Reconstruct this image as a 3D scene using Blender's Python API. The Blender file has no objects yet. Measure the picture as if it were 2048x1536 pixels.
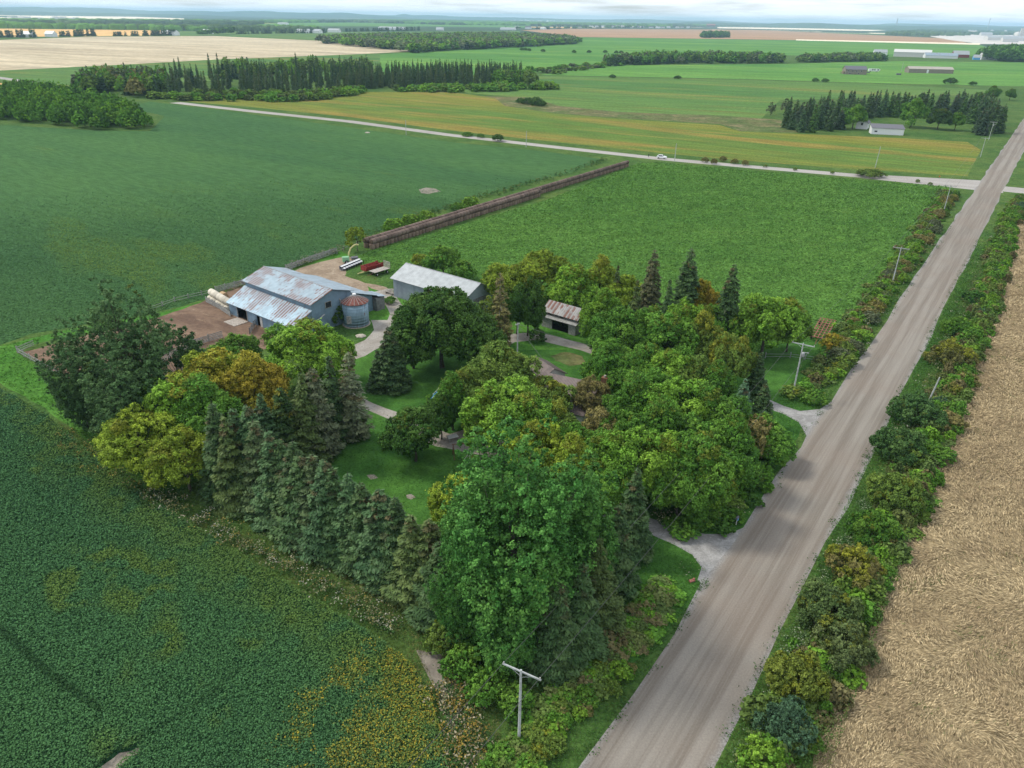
import bpy, math, random
import numpy as np
from mathutils import Vector
from mathutils.geometry import delaunay_2d_cdt
R = math.radians
scene = bpy.context.scene
COL = scene.collection
# ------------------------------------------------------------------ camera
F_PX, PITCH, ROLL, CAM_H = 1470.0, R(26.5), R(1.0), 60.0
cam_data = bpy.data.cameras.new('camera')
cam = bpy.data.objects.new('camera', cam_data); COL.objects.link(cam)
cam_data.sensor_width = 36.0
cam_data.lens = F_PX / 2048 * 36
cam_data.clip_start = 0.5; cam_data.clip_end = 200000
_c, _s, _cr, _sr = math.cos(PITCH), math.sin(PITCH), math.cos(ROLL), math.sin(ROLL)
from mathutils import Matrix
_right = Vector((1, 0, 0)); _up = Vector((0, _s, _c)); _back = Vector((0, -_c, _s))
_xa = _right * _cr + _up * _sr
_ya = -_right * _sr + _up * _cr
cam.matrix_world = Matrix(((_xa.x, _ya.x, _back.x, 0), (_xa.y, _ya.y, _back.y, 0), (_xa.z, _ya.z, _back.z, CAM_H), (0, 0, 0, 1)))
scene.camera = cam

def G(px, py, z=0.0):
    """survey helper: where the sight line through a photo point meets height z"""
    x = (px - 1024) / F_PX; y = -(py - 768) / F_PX
    xr = x * _cr - y * _sr; yr = x * _sr + y * _cr
    d = (xr, _c + yr * _s, -_s + yr * _c)
    t = (z - CAM_H) / d[2]
    return (d[0] * t, d[1] * t)

# ------------------------------------------------------------------ world, sun, exposure
SUN_EL, SUN_AZ = R(48), R(-70)      # azimuth measured from +Y, towards +X positive: sun from the left
world = bpy.data.worlds.new('World'); scene.world = world
world.use_nodes = True
wn = world.node_tree.nodes; wl = world.node_tree.links
wn.clear()
wo = wn.new('ShaderNodeOutputWorld'); bg = wn.new('ShaderNodeBackground')
sky = wn.new('ShaderNodeTexSky'); sky.sky_type = 'NISHITA'; sky.sun_disc = False
sky.sun_elevation = SUN_EL; sky.sun_rotation = SUN_AZ
sky.air_density = 1.0; sky.dust_density = 1.0; sky.ozone_density = 2.0
tc = wn.new('ShaderNodeTexCoord'); mp = wn.new('ShaderNodeMapping'); mp.inputs['Scale'].default_value = (2.6, 2.6, 34.0)
nz = wn.new('ShaderNodeTexNoise'); nz.inputs['Scale'].default_value = 2.6; nz.inputs['Detail'].default_value = 8; nz.inputs['Roughness'].default_value = 0.6
cr = wn.new('ShaderNodeValToRGB'); cr.color_ramp.elements[0].position = 0.28; cr.color_ramp.elements[1].position = 0.56
cr.color_ramp.elements[0].color = (0.22, 0.22, 0.22, 1); cr.color_ramp.elements[1].color = (1, 1, 1, 1)
mx = wn.new('ShaderNodeMix'); mx.data_type = 'RGBA'
mx.inputs['B'].default_value = (10.4, 10.9, 11.5, 1)
wl.new(tc.outputs['Generated'], mp.inputs['Vector']); wl.new(mp.outputs['Vector'], nz.inputs['Vector'])
wl.new(nz.outputs['Fac'], cr.inputs['Fac']); wl.new(cr.outputs['Color'], mx.inputs['Factor'])
wl.new(sky.outputs['Color'], mx.inputs['A']); wl.new(mx.outputs['Result'], bg.inputs['Color'])
bg.inputs['Strength'].default_value = 0.092
wl.new(bg.outputs['Background'], wo.inputs['Surface'])
sd = bpy.data.lights.new('sun', 'SUN'); sun = bpy.data.objects.new('sun', sd); COL.objects.link(sun)
sd.energy = 2.3; sd.angle = R(12); sd.color = (1.0, 0.94, 0.82)
_sdir = Vector((math.sin(SUN_AZ) * math.cos(SUN_EL), math.cos(SUN_AZ) * math.cos(SUN_EL), math.sin(SUN_EL)))
sun.rotation_euler = _sdir.to_track_quat('Z', 'Y').to_euler()
scene.view_settings.view_transform = 'Standard'; scene.view_settings.look = 'None'
scene.view_settings.exposure = 0.34; scene.view_settings.gamma = 1.0
scene.cycles.max_bounces = 6; scene.cycles.diffuse_bounces = 2; scene.cycles.transmission_bounces = 3
scene.cycles.volume_bounces = 1; scene.cycles.use_denoising = True

# ------------------------------------------------------------------ helpers
rng = np.random.default_rng(7)
random.seed(7)

def tag(o, label=None, cat=None, group=None, kind=None):
    if label: o['label'] = label
    if cat: o['category'] = cat
    if group: o['group'] = group
    if kind: o['kind'] = kind
    return o

def empty(name, loc, rz=0.0):
    o = bpy.data.objects.new(name, None); COL.objects.link(o)
    o.location = loc; o.rotation_euler = (0, 0, rz); o.empty_display_size = 0.3
    return o

def link(name, me, parent=None, loc=(0, 0, 0), rz=0.0):
    o = bpy.data.objects.new(name, me); COL.objects.link(o)
    o.location = loc; o.rotation_euler = (0, 0, rz)
    if parent: o.parent = parent
    return o

class NT:
    """small node-graph writer"""
    def __init__(s, name):
        s.m = bpy.data.materials.new(name); s.m.use_nodes = True
        s.n = s.m.node_tree.nodes; s.l = s.m.node_tree.links
        s.b = s.n['Principled BSDF']; s.out = s.n['Material Output']
        s.b.inputs['Specular IOR Level'].default_value = 0.2
    def new(s, t, **k):
        nd = s.n.new(t)
        for a, b in k.items(): setattr(nd, a, b)
        return nd
    def put(s, sock, v):
        if isinstance(v, bpy.types.NodeSocket): s.l.new(v, sock)
        elif isinstance(v, tuple) and len(v) == 3 and sock.type == 'RGBA': sock.default_value = (*v, 1)
        else: sock.default_value = v
    def coord(s, obj=True, scale=None, rot=0.0, loc=(0, 0, 0)):
        if obj: v = s.new('ShaderNodeTexCoord').outputs['Object']
        else: v = s.new('ShaderNodeNewGeometry').outputs['Position']
        if scale is not None or rot:
            m1 = s.new('ShaderNodeMapping'); s.l.new(v, m1.inputs['Vector']); m1.inputs['Rotation'].default_value = (0, 0, rot)
            m2 = s.new('ShaderNodeMapping'); s.l.new(m1.outputs['Vector'], m2.inputs['Vector'])
            m2.inputs['Scale'].default_value = scale or (1, 1, 1); m2.inputs['Location'].default_value = loc
            v = m2.outputs['Vector']
        return v
    def noise(s, vec, scale, detail=4, rough=0.55, dist=0.0):
        nd = s.new('ShaderNodeTexNoise'); s.l.new(vec, nd.inputs['Vector'])
        nd.inputs['Scale'].default_value = scale; nd.inputs['Detail'].default_value = detail
        nd.inputs['Roughness'].default_value = rough; nd.inputs['Distortion'].default_value = dist
        return nd.outputs['Fac']
    def ramp(s, fac, a, b, ca=0.0, cb=1.0):
        nd = s.new('ShaderNodeMapRange'); nd.interpolation_type = 'SMOOTHSTEP'
        s.put(nd.inputs['Value'], fac); nd.inputs['From Min'].default_value = a; nd.inputs['From Max'].default_value = b
        nd.inputs['To Min'].default_value = ca; nd.inputs['To Max'].default_value = cb
        return nd.outputs['Result']
    def mix(s, f, a, b, mode='MIX'):
        nd = s.new('ShaderNodeMix', data_type='RGBA', blend_type=mode)
        s.put(nd.inputs['Factor'], f); s.put(nd.inputs['A'], a); s.put(nd.inputs['B'], b)
        return nd.outputs['Result']
    def math(s, op, a, b=0.0):
        nd = s.new('ShaderNodeMath', operation=op); s.put(nd.inputs[0], a); s.put(nd.inputs[1], b)
        return nd.outputs[0]
    def grey(s, v):
        nd = s.new('ShaderNodeCombineColor'); 
        for i in range(3): s.put(nd.inputs[i], v)
        return nd.outputs[0]
    def bump(s, h, strength=0.5, dist=0.1):
        nd = s.new('ShaderNodeBump'); s.l.new(h, nd.inputs['Height'])
        nd.inputs['Strength'].default_value = strength; nd.inputs['Distance'].default_value = dist
        s.l.new(nd.outputs['Normal'], s.b.inputs['Normal'])
    def done(s, color, rough=0.85, metal=0.0):
        s.put(s.b.inputs['Base Color'], color); s.put(s.b.inputs['Roughness'], rough); s.put(s.b.inputs['Metallic'], metal)
        return s.m

def field_mat(name, c1, c2, c3=None, big=0.02, amt3=0.6, fine=1.2, rows=None, bumpd=0.25, lowhigh=(0.35, 0.65), stretch=None, rot=0.0, dark=0.55, seed=0.0):
    """crop / grass cover: two greens in large drifts, a third tint in patches, fine leaf-scale mottling"""
    t = NT(name)
    v = t.coord(scale=(1, 1, 1), rot=rot, loc=(seed, seed * 1.7, 0))
    vs = t.coord(scale=stretch, rot=rot, loc=(seed, seed, 0)) if stretch else v
    a = t.noise(vs, big, 5, 0.6)
    col = t.mix(t.ramp(a, *lowhigh), c1, c2)
    if c3:
        b = t.noise(vs, big * 2.7, 6, 0.65, 0.4)
        b = t.ramp(b, amt3, amt3 + 0.20)
        col = t.mix(b, col, c3)
    f = t.noise(v, fine, 5, 0.7)
    g = t.noise(vs, fine * 0.18, 4, 0.6)
    m = t.math('MULTIPLY', t.ramp(f, 0.3, 0.66, dark, 1.3), t.ramp(g, 0.3, 0.7, 0.80, 1.18))
    if rows:
        w = t.new('ShaderNodeTexWave', wave_type='BANDS'); vv = t.coord(scale=(1, 1, 1), rot=rows[0])
        t.l.new(vv, w.inputs['Vector']); w.inputs['Scale'].default_value = rows[1]; w.inputs['Distortion'].default_value = rows[2]
        w.inputs['Detail'].default_value = 3; w.inputs['Detail Scale'].default_value = 0.6
        m = t.math('MULTIPLY', m, t.ramp(w.outputs['Fac'], 0, 1, 1 - rows[3], 1 + rows[3] * 0.5))
    col = t.mix(1.0, col, t.grey(m), 'MULTIPLY')
    t.bump(f, 0.8, bumpd); t.b.inputs['Specular IOR Level'].default_value = 0.04
    return t.done(col, 0.95)

def flat_mat(name, c, rough=0.7, metal=0.0, var=0.15, scale=3.0, spec=None):
    t = NT(name)
    n = t.noise(t.coord(), scale, 5, 0.6)
    col = t.mix(1.0, c, t.grey(t.ramp(n, 0.3, 0.7, 1 - var, 1 + var)), 'MULTIPLY')
    return t.done(col, rough, metal)

def leaf_mat(name, autumn=(0.28, 0.29, 0.035), trans=0.20, spread=0.5, sheen=0.10):
    """leaves: tree colour from the object, leaf / bough variation from the mesh; object alpha = share of turned boughs"""
    t = NT(name)
    oi = t.new('ShaderNodeObjectInfo'); at = t.new('ShaderNodeAttribute', attribute_name='leafc')
    sp = t.new('ShaderNodeSeparateColor'); t.l.new(at.outputs['Color'], sp.inputs[0])
    r1, r2, r3 = sp.outputs[0], sp.outputs[1], sp.outputs[2]
    # share of turned boughs: bough random < alpha (weighted to the crown's outer top where colour starts)
    k = t.math('SUBTRACT', t.math('ADD', oi.outputs['Alpha'], t.math('MULTIPLY', t.math('SUBTRACT', r3, 0.5), 0.35)), r2)
    k = t.ramp(k, -0.06, 0.14)
    k = t.math('MULTIPLY', k, t.ramp(r1, 0.0, 0.6, 0.45, 1.0))
    col = t.mix(k, oi.outputs['Color'], autumn)
    hs = t.new('ShaderNodeHueSaturation'); t.put(hs.inputs['Color'], col)
    t.put(hs.inputs['Hue'], t.math('ADD', 0.5, t.math('MULTIPLY', t.math('SUBTRACT', r2, 0.5), -0.035)))
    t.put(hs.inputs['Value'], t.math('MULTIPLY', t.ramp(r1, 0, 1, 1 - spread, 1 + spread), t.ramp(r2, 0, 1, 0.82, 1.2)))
    t.b.inputs['Specular IOR Level'].default_value = sheen
    t.done(hs.outputs['Color'], 0.6)
    tr = t.new('ShaderNodeBsdfTranslucent'); t.l.new(hs.outputs['Color'], tr.inputs['Color'])
    ms = t.new('ShaderNodeMixShader'); ms.inputs[0].default_value = trans
    t.l.new(t.b.outputs[0], ms.inputs[1]); t.l.new(tr.outputs[0], ms.inputs[2]); t.l.new(ms.outputs[0], t.out.inputs['Surface'])
    return t.m

def tint_mat(name, rough=0.9, trans=0.0, sheen=0.05):
    """colour carried by each plant / leaf (face attribute 'tint')"""
    t = NT(name); at = t.new('ShaderNodeAttribute', attribute_name='tint')
    t.b.inputs['Specular IOR Level'].default_value = sheen
    t.done(at.outputs['Color'], rough)
    if trans:
        tr = t.new('ShaderNodeBsdfTranslucent'); t.l.new(at.outputs['Color'], tr.inputs['Color'])
        ms = t.new('ShaderNodeMixShader'); ms.inputs[0].default_value = trans
        t.l.new(t.b.outputs[0], ms.inputs[1]); t.l.new(tr.outputs[0], ms.inputs[2]); t.l.new(ms.outputs[0], t.out.inputs['Surface'])
    return t.m

def np_mesh(name, V, F, mats, attr=None, attr_name='leafc', midx=None, smooth=False):
    """V (n,3), F (m,k) all faces with k corners"""
    V = np.asarray(V, np.float32); F = np.asarray(F, np.int32)
    me = bpy.data.meshes.new(name); k = F.shape[1]; m = len(F)
    me.vertices.add(len(V)); me.vertices.foreach_set('co', V.ravel())
    me.loops.add(m * k); me.loops.foreach_set('vertex_index', F.ravel())
    me.polygons.add(m); me.polygons.foreach_set('loop_start', np.arange(0, m * k, k, dtype=np.int32))
    for mt in mats: me.materials.append(mt)
    if midx is not None: me.polygons.foreach_set('material_index', np.asarray(midx, np.int32))
    if smooth: me.polygons.foreach_set('use_smooth', np.ones(m, bool))
    if attr is not None:
        a = me.attributes.new(attr_name, 'FLOAT_COLOR', 'FACE')
        A = np.ones((m, 4), np.float32); A[:, :3] = attr
        a.data.foreach_set('color', A.ravel())
    me.update(calc_edges=True)
    return me

class MB:
    """collects plain shapes into one mesh"""
    def __init__(s): s.v = []; s.f = []; s.mi = []; s.cur = 0
    def add(s, vs, fs):
        o = len(s.v); s.v += [tuple(p) for p in vs]
        for f in fs: s.f.append([o + i for i in f]); s.mi.append(s.cur)
        return s
    def box(s, c, d, rz=0.0, ry=0.0, rx=0.0):
        hx, hy, hz = d[0] / 2, d[1] / 2, d[2] / 2
        P = [Vector((x, y, z)) for x in (-hx, hx) for y in (-hy, hy) for z in (-hz, hz)]
        from mathutils import Euler
        M = Euler((rx, ry, rz)).to_matrix(); P = [M @ p + Vector(c) for p in P]
        return s.add(P, [(0, 1, 3, 2), (4, 6, 7, 5), (0, 4, 5, 1), (2, 3, 7, 6), (0, 2, 6, 4), (1, 5, 7, 3)])
    def tube(s, pts, rad, n=8, caps=True):
        pts = [Vector(p) for p in pts]; rings = []
        if not hasattr(rad, '__len__'): rad = [rad] * len(pts)
        up = None
        for i, p in enumerate(pts):
            t = (pts[min(i + 1, len(pts) - 1)] - pts[max(i - 1, 0)]).normalized()
            if up is None: up = Vector((0, 0, 1)) if abs(t.z) < 0.9 else Vector((1, 0, 0))
            a = t.cross(up).normalized(); b = t.cross(a).normalized(); up = -b if up.dot(-b) > 0 else b
            a = t.cross(up).normalized(); b = a.cross(t).normalized()
            rings.append([p + (a * math.cos(2 * math.pi * k / n) + b * math.sin(2 * math.pi * k / n)) * rad[i] for k in range(n)])
        vs = [q for r in rings for q in r]; fs = []
        for i in range(len(pts) - 1):
            for k in range(n):
                k2 = (k + 1) % n
                fs.append((i * n + k, i * n + k2, (i + 1) * n + k2, (i + 1) * n + k))
        if caps: fs += [tuple(range(n))[::-1], tuple((len(pts) - 1) * n + k for k in range(n))]
        return s.add(vs, fs)
    def lathe(s, prof, n=24, c=(0, 0, 0), closed=True):
        vs = [(c[0] + r * math.cos(2 * math.pi * k / n), c[1] + r * math.sin(2 * math.pi * k / n), c[2] + z) for r, z in prof for k in range(n)]
        fs = [(i * n + k, i * n + (k + 1) % n, (i + 1) * n + (k + 1) % n, (i + 1) * n + k) for i in range(len(prof) - 1) for k in range(n)]
        if closed: fs += [tuple(range(n))[::-1], tuple((len(prof) - 1) * n + k for k in range(n))]
        return s.add(vs, fs)
    def prism(s, poly, x0, x1):
        """poly in (y,z), extruded along x"""
        n = len(poly); vs = [(x0, y, z) for y, z in poly] + [(x1, y, z) for y, z in poly]
        fs = [(i, (i + 1) % n, n + (i + 1) % n, n + i) for i in range(n)] + [tuple(range(n))[::-1], tuple(range(n, 2 * n))]
        return s.add(vs, fs)
    def build(s, name, mats, parent=None, smooth=False, loc=(0, 0, 0), rz=0.0):
        me = bpy.data.meshes.new(name); me.from_pydata(s.v, [], s.f)
        mats = mats if isinstance(mats, (list, tuple)) else [mats]
        for m in mats: me.materials.append(m)
        me.polygons.foreach_set('material_index', s.mi)
        if smooth: me.polygons.foreach_set('use_smooth', [True] * len(s.f))
        import bmesh
        bm = bmesh.new(); bm.from_mesh(me); bmesh.ops.recalc_face_normals(bm, faces=bm.faces); bm.to_mesh(me); bm.free()
        me.update()
        return link(name, me, parent, loc, rz)

def vnoise(x, y, scale, seed=0, octaves=3):
    """value noise 0..1 on arrays"""
    x = np.asarray(x, float) * scale; y = np.asarray(y, float) * scale
    tot = 0; amp = 1; s = 0
    r = np.random.default_rng(seed)
    for o in range(octaves):
        T = r.random((256, 256)); xi = np.floor(x).astype(int); yi = np.floor(y).astype(int)
        fx = x - xi; fy = y - yi; fx = fx * fx * (3 - 2 * fx); fy = fy * fy * (3 - 2 * fy)
        g = lambda a, b: T[a % 256, b % 256]
        v = (g(xi, yi) * (1 - fx) + g(xi + 1, yi) * fx) * (1 - fy) + (g(xi, yi + 1) * (1 - fx) + g(xi + 1, yi + 1) * fx) * fy
        tot = tot + v * amp; s += amp; amp *= 0.5; x = x * 2.03 + 17; y = y * 2.03 + 31
    return tot / s

def inside(x, y, poly):
    res = np.zeros(len(x), bool); n = len(poly)
    for i in range(n):
        x1, y1 = poly[i]; x2, y2 = poly[(i + 1) % n]
        if y1 == y2: continue
        c = ((y1 > y) != (y2 > y)) & (x < (x2 - x1) * (y - y1) / (y2 - y1) + x1)
        res ^= c
    return res

def GP(pts, z=0.0): return [G(p[0], p[1], z) for p in pts]

def sample_poly(poly, dens, seed=0, cap=400000):
    r = np.random.default_rng(seed); P = np.array(poly); lo = P.min(0); hi = P.max(0)
    n = int(min((hi - lo).prod() * dens, 4e6))
    x = r.uniform(lo[0], hi[0], n); y = r.uniform(lo[1], hi[1], n)
    k = inside(x, y, poly); x = x[k][:cap]; y = y[k][:cap]
    return x, y

def in_view(x, y, z=0.0, margin=60):
    x = np.asarray(x, float); y = np.asarray(y, float)
    f = y * _c - (z - CAM_H) * _s; u = y * _s + (z - CAM_H) * _c
    xr = x / np.maximum(f, .1); yr = u / np.maximum(f, .1)
    px = 1024 + F_PX * (xr * _cr + yr * _sr); py = 768 - F_PX * (-xr * _sr + yr * _cr)
    return (f > 1) & (px > -margin) & (px < 2048 + margin) & (py > -margin) & (py < 1536 + margin * 2)

def quads(P, N, size, r, aspect=0.7, ang=None, T=None):
    """leaf faces: P centres, N normals, size per leaf"""
    n = len(P); N = N / (np.linalg.norm(N, axis=1, keepdims=True) + 1e-9)
    A = np.tile((0., 0., 1.), (n, 1)); k = np.abs(N[:, 2]) > 0.9; A[k] = (1, 0, 0)
    if T is not None: U = T - N * np.sum(T * N, 1, keepdims=True)
    else: U = np.cross(A, N)
    U /= np.linalg.norm(U, axis=1, keepdims=True) + 1e-9; Wv = np.cross(N, U)
    if T is None:
        a = r.uniform(0, 2 * np.pi, n)[:, None]; U, Wv = U * np.cos(a) + Wv * np.sin(a), -U * np.sin(a) + Wv * np.cos(a)
    s = np.asarray(size).reshape(-1, 1) * 0.5 * np.ones((n, 1))
    V = np.stack([P - U * s, P - Wv * s * aspect - U * s * .1, P + U * s, P + Wv * s * aspect + U * s * .1], 1).reshape(-1, 3)
    return V, np.arange(4 * n).reshape(n, 4)

def unit(r, n):
    v = r.normal(size=(n, 3)); return v / np.linalg.norm(v, axis=1, keepdims=True)
# ------------------------------------------------------------------ ground, roads and fields
GREEN_A, GREEN_B = (0.030, 0.085, 0.022), (0.050, 0.120, 0.030)
M = {}
M['rough'] = field_mat('rough_grass', (0.050, 0.110, 0.026), (0.085, 0.140, 0.034), (0.14, 0.115, 0.05), big=0.05, amt3=0.60, fine=1.6, bumpd=0.3)
M['soy'] = field_mat('soybean_cover', (0.045, 0.114, 0.040), (0.062, 0.142, 0.044), (0.110, 0.160, 0.034), big=0.012, amt3=0.62, fine=2.2, bumpd=0.3, stretch=(0.35, 1.5, 1), rot=R(34), rows=(R(35.4), 0.22, 1.2, 0.10), dark=0.5)
M['soy_near'] = field_mat('soybean_under', (0.018, 0.060, 0.026), (0.026, 0.075, 0.028), None, big=0.03, fine=2.6, bumpd=0.3)
M['hay'] = field_mat('hay_cover', (0.072, 0.175, 0.036), (0.108, 0.228, 0.044), (0.150, 0.265, 0.060), big=0.020, amt3=0.56, fine=0.9, bumpd=0.5, stretch=(0.8, 1.25, 1), rot=R(-10), dark=0.62, seed=4)
M['lawn'] = field_mat('lawn_cover', (0.036, 0.105, 0.020), (0.058, 0.145, 0.026), (0.14, 0.15, 0.045), big=0.07, amt3=0.70, fine=2.8, bumpd=0.06, dark=0.75, seed=9)
M['bright'] = field_mat('mown_grass', (0.050, 0.150, 0.022), (0.075, 0.180, 0.030), (0.14, 0.16, 0.05), big=0.06, amt3=0.63, fine=2.0, bumpd=0.15, dark=0.65, seed=2)
M['yellow'] = field_mat('ripening_cover', (0.085, 0.150, 0.030), (0.150, 0.165, 0.030), (0.205, 0.165, 0.040), big=0.008, amt3=0.46, fine=0.8, bumpd=0.2, stretch=(0.22, 1.6, 1), rot=R(31), dark=0.7, seed=12, lowhigh=(0.4, 0.6))
M['green_far'] = field_mat('green_crop', (0.062, 0.165, 0.034), (0.100, 0.215, 0.042), (0.19, 0.28, 0.06), big=0.004, amt3=0.55, fine=0.25, bumpd=0.2, stretch=(0.3, 1.6, 1), rot=R(15), dark=0.85, seed=3)
M['green_mid'] = field_mat('mixed_crop', (0.062, 0.140, 0.036), (0.095, 0.165, 0.040), (0.17, 0.165, 0.045), big=0.006, amt3=0.52, fine=0.4, bumpd=0.2, stretch=(0.22, 1.8, 1), rot=R(20), dark=0.8, seed=6)
M['stubble'] = field_mat('stubble', (0.36, 0.30, 0.205), (0.45, 0.385, 0.27), (0.25, 0.22, 0.15), big=0.004, amt3=0.56, fine=0.1, bumpd=0.1, stretch=(0.25, 2.0, 1), rot=R(25), dark=0.9, seed=8)
M['orange'] = field_mat('ripe_grain_far', (0.52, 0.32, 0.12), (0.62, 0.40, 0.17), None, big=0.01, fine=0.1, dark=0.9)
M['brown'] = field_mat('tan_grain', (0.29, 0.175, 0.10), (0.34, 0.21, 0.125), (0.27, 0.20, 0.12), big=0.003, fine=0.08, dark=0.93, stretch=(0.3, 1.8, 1), rot=R(8))
M['pale'] = field_mat('pale_stubble', (0.66, 0.56, 0.42), (0.74, 0.66, 0.52), None, big=0.003, fine=0.1, dark=0.95)
M['forest'] = field_mat('forest_floor_far', (0.030, 0.065, 0.032), (0.050, 0.085, 0.038), (0.30, 0.30, 0.17), big=0.0007, amt3=0.60, fine=0.02, dark=0.7, stretch=(0.35, 2.2, 1))
M['wheat'] = field_mat('wheat_under', (0.28, 0.215, 0.12), (0.35, 0.275, 0.16), (0.24, 0.185, 0.11), big=0.05, amt3=0.58, fine=1.4, bumpd=0.4, stretch=(0.7, 1.4, 1), dark=0.6)

def dirt_mat(name, c1, c2, c3, big=0.12, fine=1.5, stretch=None, rot=0.0, bumpd=0.1, amt=0.55):
    t = NT(name); v = t.coord(scale=(1, 1, 1)); vs = t.coord(scale=stretch or (1, 1, 1), rot=rot)
    a = t.noise(vs, big, 7, 0.65, 0.6); b = t.noise(vs, big * 4, 6, 0.65, 0.8); f = t.noise(v, fine, 6, 0.7)
    col = t.mix(t.ramp(a, 0.38, 0.62), c1, c2); col = t.mix(t.ramp(b, amt, amt + 0.18), col, c3)
    col = t.mix(1.0, col, t.grey(t.ramp(f, 0.3, 0.7, 0.8, 1.15)), 'MULTIPLY')
    t.bump(f, 0.6, bumpd); return t.done(col, 0.93)
M['yard'] = dirt_mat('barnyard_soil', (0.115, 0.072, 0.050), (0.19, 0.125, 0.085), (0.30, 0.22, 0.15), big=0.10, fine=1.2, stretch=(0.6, 1.6, 1), rot=R(20))
M['yard2'] = dirt_mat('back_yard_soil', (0.22, 0.165, 0.115), (0.30, 0.235, 0.17), (0.36, 0.31, 0.235), big=0.2, fine=1.6)
M['gravel'] = dirt_mat('driveway_gravel', (0.26, 0.235, 0.205), (0.34, 0.32, 0.29), (0.20, 0.165, 0.12), big=0.25, fine=3.0, bumpd=0.05, amt=0.6)
M['gravel_grey'] = dirt_mat('entrance_gravel', (0.22, 0.215, 0.21), (0.32, 0.315, 0.31), (0.38, 0.37, 0.35), big=0.5, fine=4.0, bumpd=0.05)
M['patch'] = dirt_mat('bare_soil', (0.20, 0.175, 0.145), (0.27, 0.24, 0.20), (0.14, 0.13, 0.08), big=0.3, fine=3.0)
M['hub'] = dirt_mat('grain_depot_yard', (0.50, 0.46, 0.42), (0.62, 0.58, 0.54), (0.42, 0.38, 0.32), big=0.01, fine=0.2)

# main road: graded gravel, wheel tracks running along it
ROAD_ANG = math.atan2(1, 0.691)
def road_mat():
    t = NT('graded_gravel'); v = t.coord(scale=(1, 1, 1), rot=math.pi / 2 - ROAD_ANG)   # after this x = across, y = along
    across = t.new('ShaderNodeSeparateXYZ'); t.l.new(v, across.inputs[0])
    vs = t.coord(scale=(1.0, 0.018, 1), rot=math.pi / 2 - ROAD_ANG)
    a = t.noise(vs, 0.55, 4, 0.6); b = t.noise(vs, 3.2, 5, 0.7); c = t.noise(t.coord(scale=(1, 1, 1)), 0.05, 4, 0.6); f = t.noise(t.coord(scale=(1, 1, 1)), 5.0, 6, 0.75)
    col = t.mix(t.ramp(a, 0.40, 0.62), (0.170, 0.148, 0.125), (0.250, 0.228, 0.200))
    col = t.mix(t.ramp(c, 0.42, 0.66, 0.0, 0.45), col, (0.205, 0.165, 0.135))
    col = t.mix(t.ramp(b, 0.45, 0.62, 0, 0.32), col, (0.285, 0.257, 0.222))
    # loose grey stone thrown to both edges
    x = t.math('SUBTRACT', across.outputs[0], ROAD_MID); ax = t.math('ABSOLUTE', x)
    ax = t.math('ADD', ax, t.math('MULTIPLY', t.math('SUBTRACT', t.noise(t.coord(scale=(1, 1, 1)), 0.35, 4, 0.7), 0.5), 1.6))
    col = t.mix(t.ramp(ax, 4.0, 5.4), col, t.mix(t.ramp(f, .4, .6), (0.20, 0.195, 0.19), (0.32, 0.315, 0.31)))
    col = t.mix(1.0, col, t.grey(t.ramp(f, 0.3, 0.7, 0.86, 1.1)), 'MULTIPLY')
    t.bump(f, 0.5, 0.04); return t.done(col, 0.95)
ca, sa = math.cos(math.pi / 2 - ROAD_ANG), math.sin(math.pi / 2 - ROAD_ANG)
ROAD_MID = (-17.6) * ca        # x' of the centre line X = .691 Y - 17.6
M['road'] = road_mat()
M['side_road'] = dirt_mat('side_road_gravel', (0.30, 0.28, 0.26), (0.36, 0.34, 0.32), (0.26, 0.235, 0.21), big=0.08, fine=1.5, stretch=(0.3, 1.5, 1), rot=R(30), bumpd=0.03)
M['creek'] = field_mat('creek_grass', (0.13, 0.125, 0.055), (0.075, 0.115, 0.035), (0.22, 0.18, 0.10), big=0.03, amt3=0.5, fine=0.5, dark=0.6)

def jitter(poly, step=2.0, amp=0.35, seed=0, maxd=260):
    """break up straight field edges near the camera"""
    out = []; r = np.random.default_rng(seed)
    for i in range(len(poly)):
        a = np.array(poly[i]); b = np.array(poly[(i + 1) % len(poly)]); L = np.linalg.norm(b - a)
        out.append(tuple(a))
        if min(np.hypot(*a), np.hypot(*b)) > maxd: continue
        n = min(int(L / step), 120)
        nx, ny = (b - a)[1] / max(L, 1e-6), -(b - a)[0] / max(L, 1e-6)
        for k in range(1, n):
            p = a + (b - a) * k / n; d = (vnoise([p[0]], [p[1]], 0.35, seed, 3)[0] - 0.5) * 2 * amp
            out.append((p[0] + nx * d, p[1] + ny * d))
    return out

rl = lambda Y, off=0: (0.691 * Y - 23.6 + off, Y)
rr = lambda Y, off=0: (0.691 * Y - 11.7 + off, Y)
XR = [(-252.2, 576.0), (-182.3, 531.5), (-104.5, 485.5), (-37.5, 434.4), (17.7, 399.2), (70.0, 367.4), (108.8, 349.6), (147.9, 333.3), (178.0, 321.0), (215.0, 301.0), (290, 262), (420, 200)]
def strip(line, w):
    L, Rr = [], []
    for i, p in enumerate(line):
        a = line[max(i - 1, 0)]; b = line[min(i + 1, len(line) - 1)]; d = np.array(b) - np.array(a); d = d / np.linalg.norm(d)
        ww = w[i] if hasattr(w, '__len__') else w
        L.append((p[0] - d[1] * ww / 2, p[1] + d[0] * ww / 2)); Rr.append((p[0] + d[1] * ww / 2, p[1] - d[0] * ww / 2))
    return L + Rr[::-1]
MAINROAD = [rl(-60), rl(900), (0.691 * 2600 - 23.6, 2600), (0.691 * 2600 - 11.7, 2600), rr(900), rr(-60)]
SOY_NEAR = GP([(-900, 700), (0, 776), (95, 832), (200, 925), (290, 995), (400, 1062), (520, 1135), (650, 1215), (760, 1285), (825, 1335), (862, 1400), (885, 1480), (905, 1600), (900, 2300), (-1200, 2300)])
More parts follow.
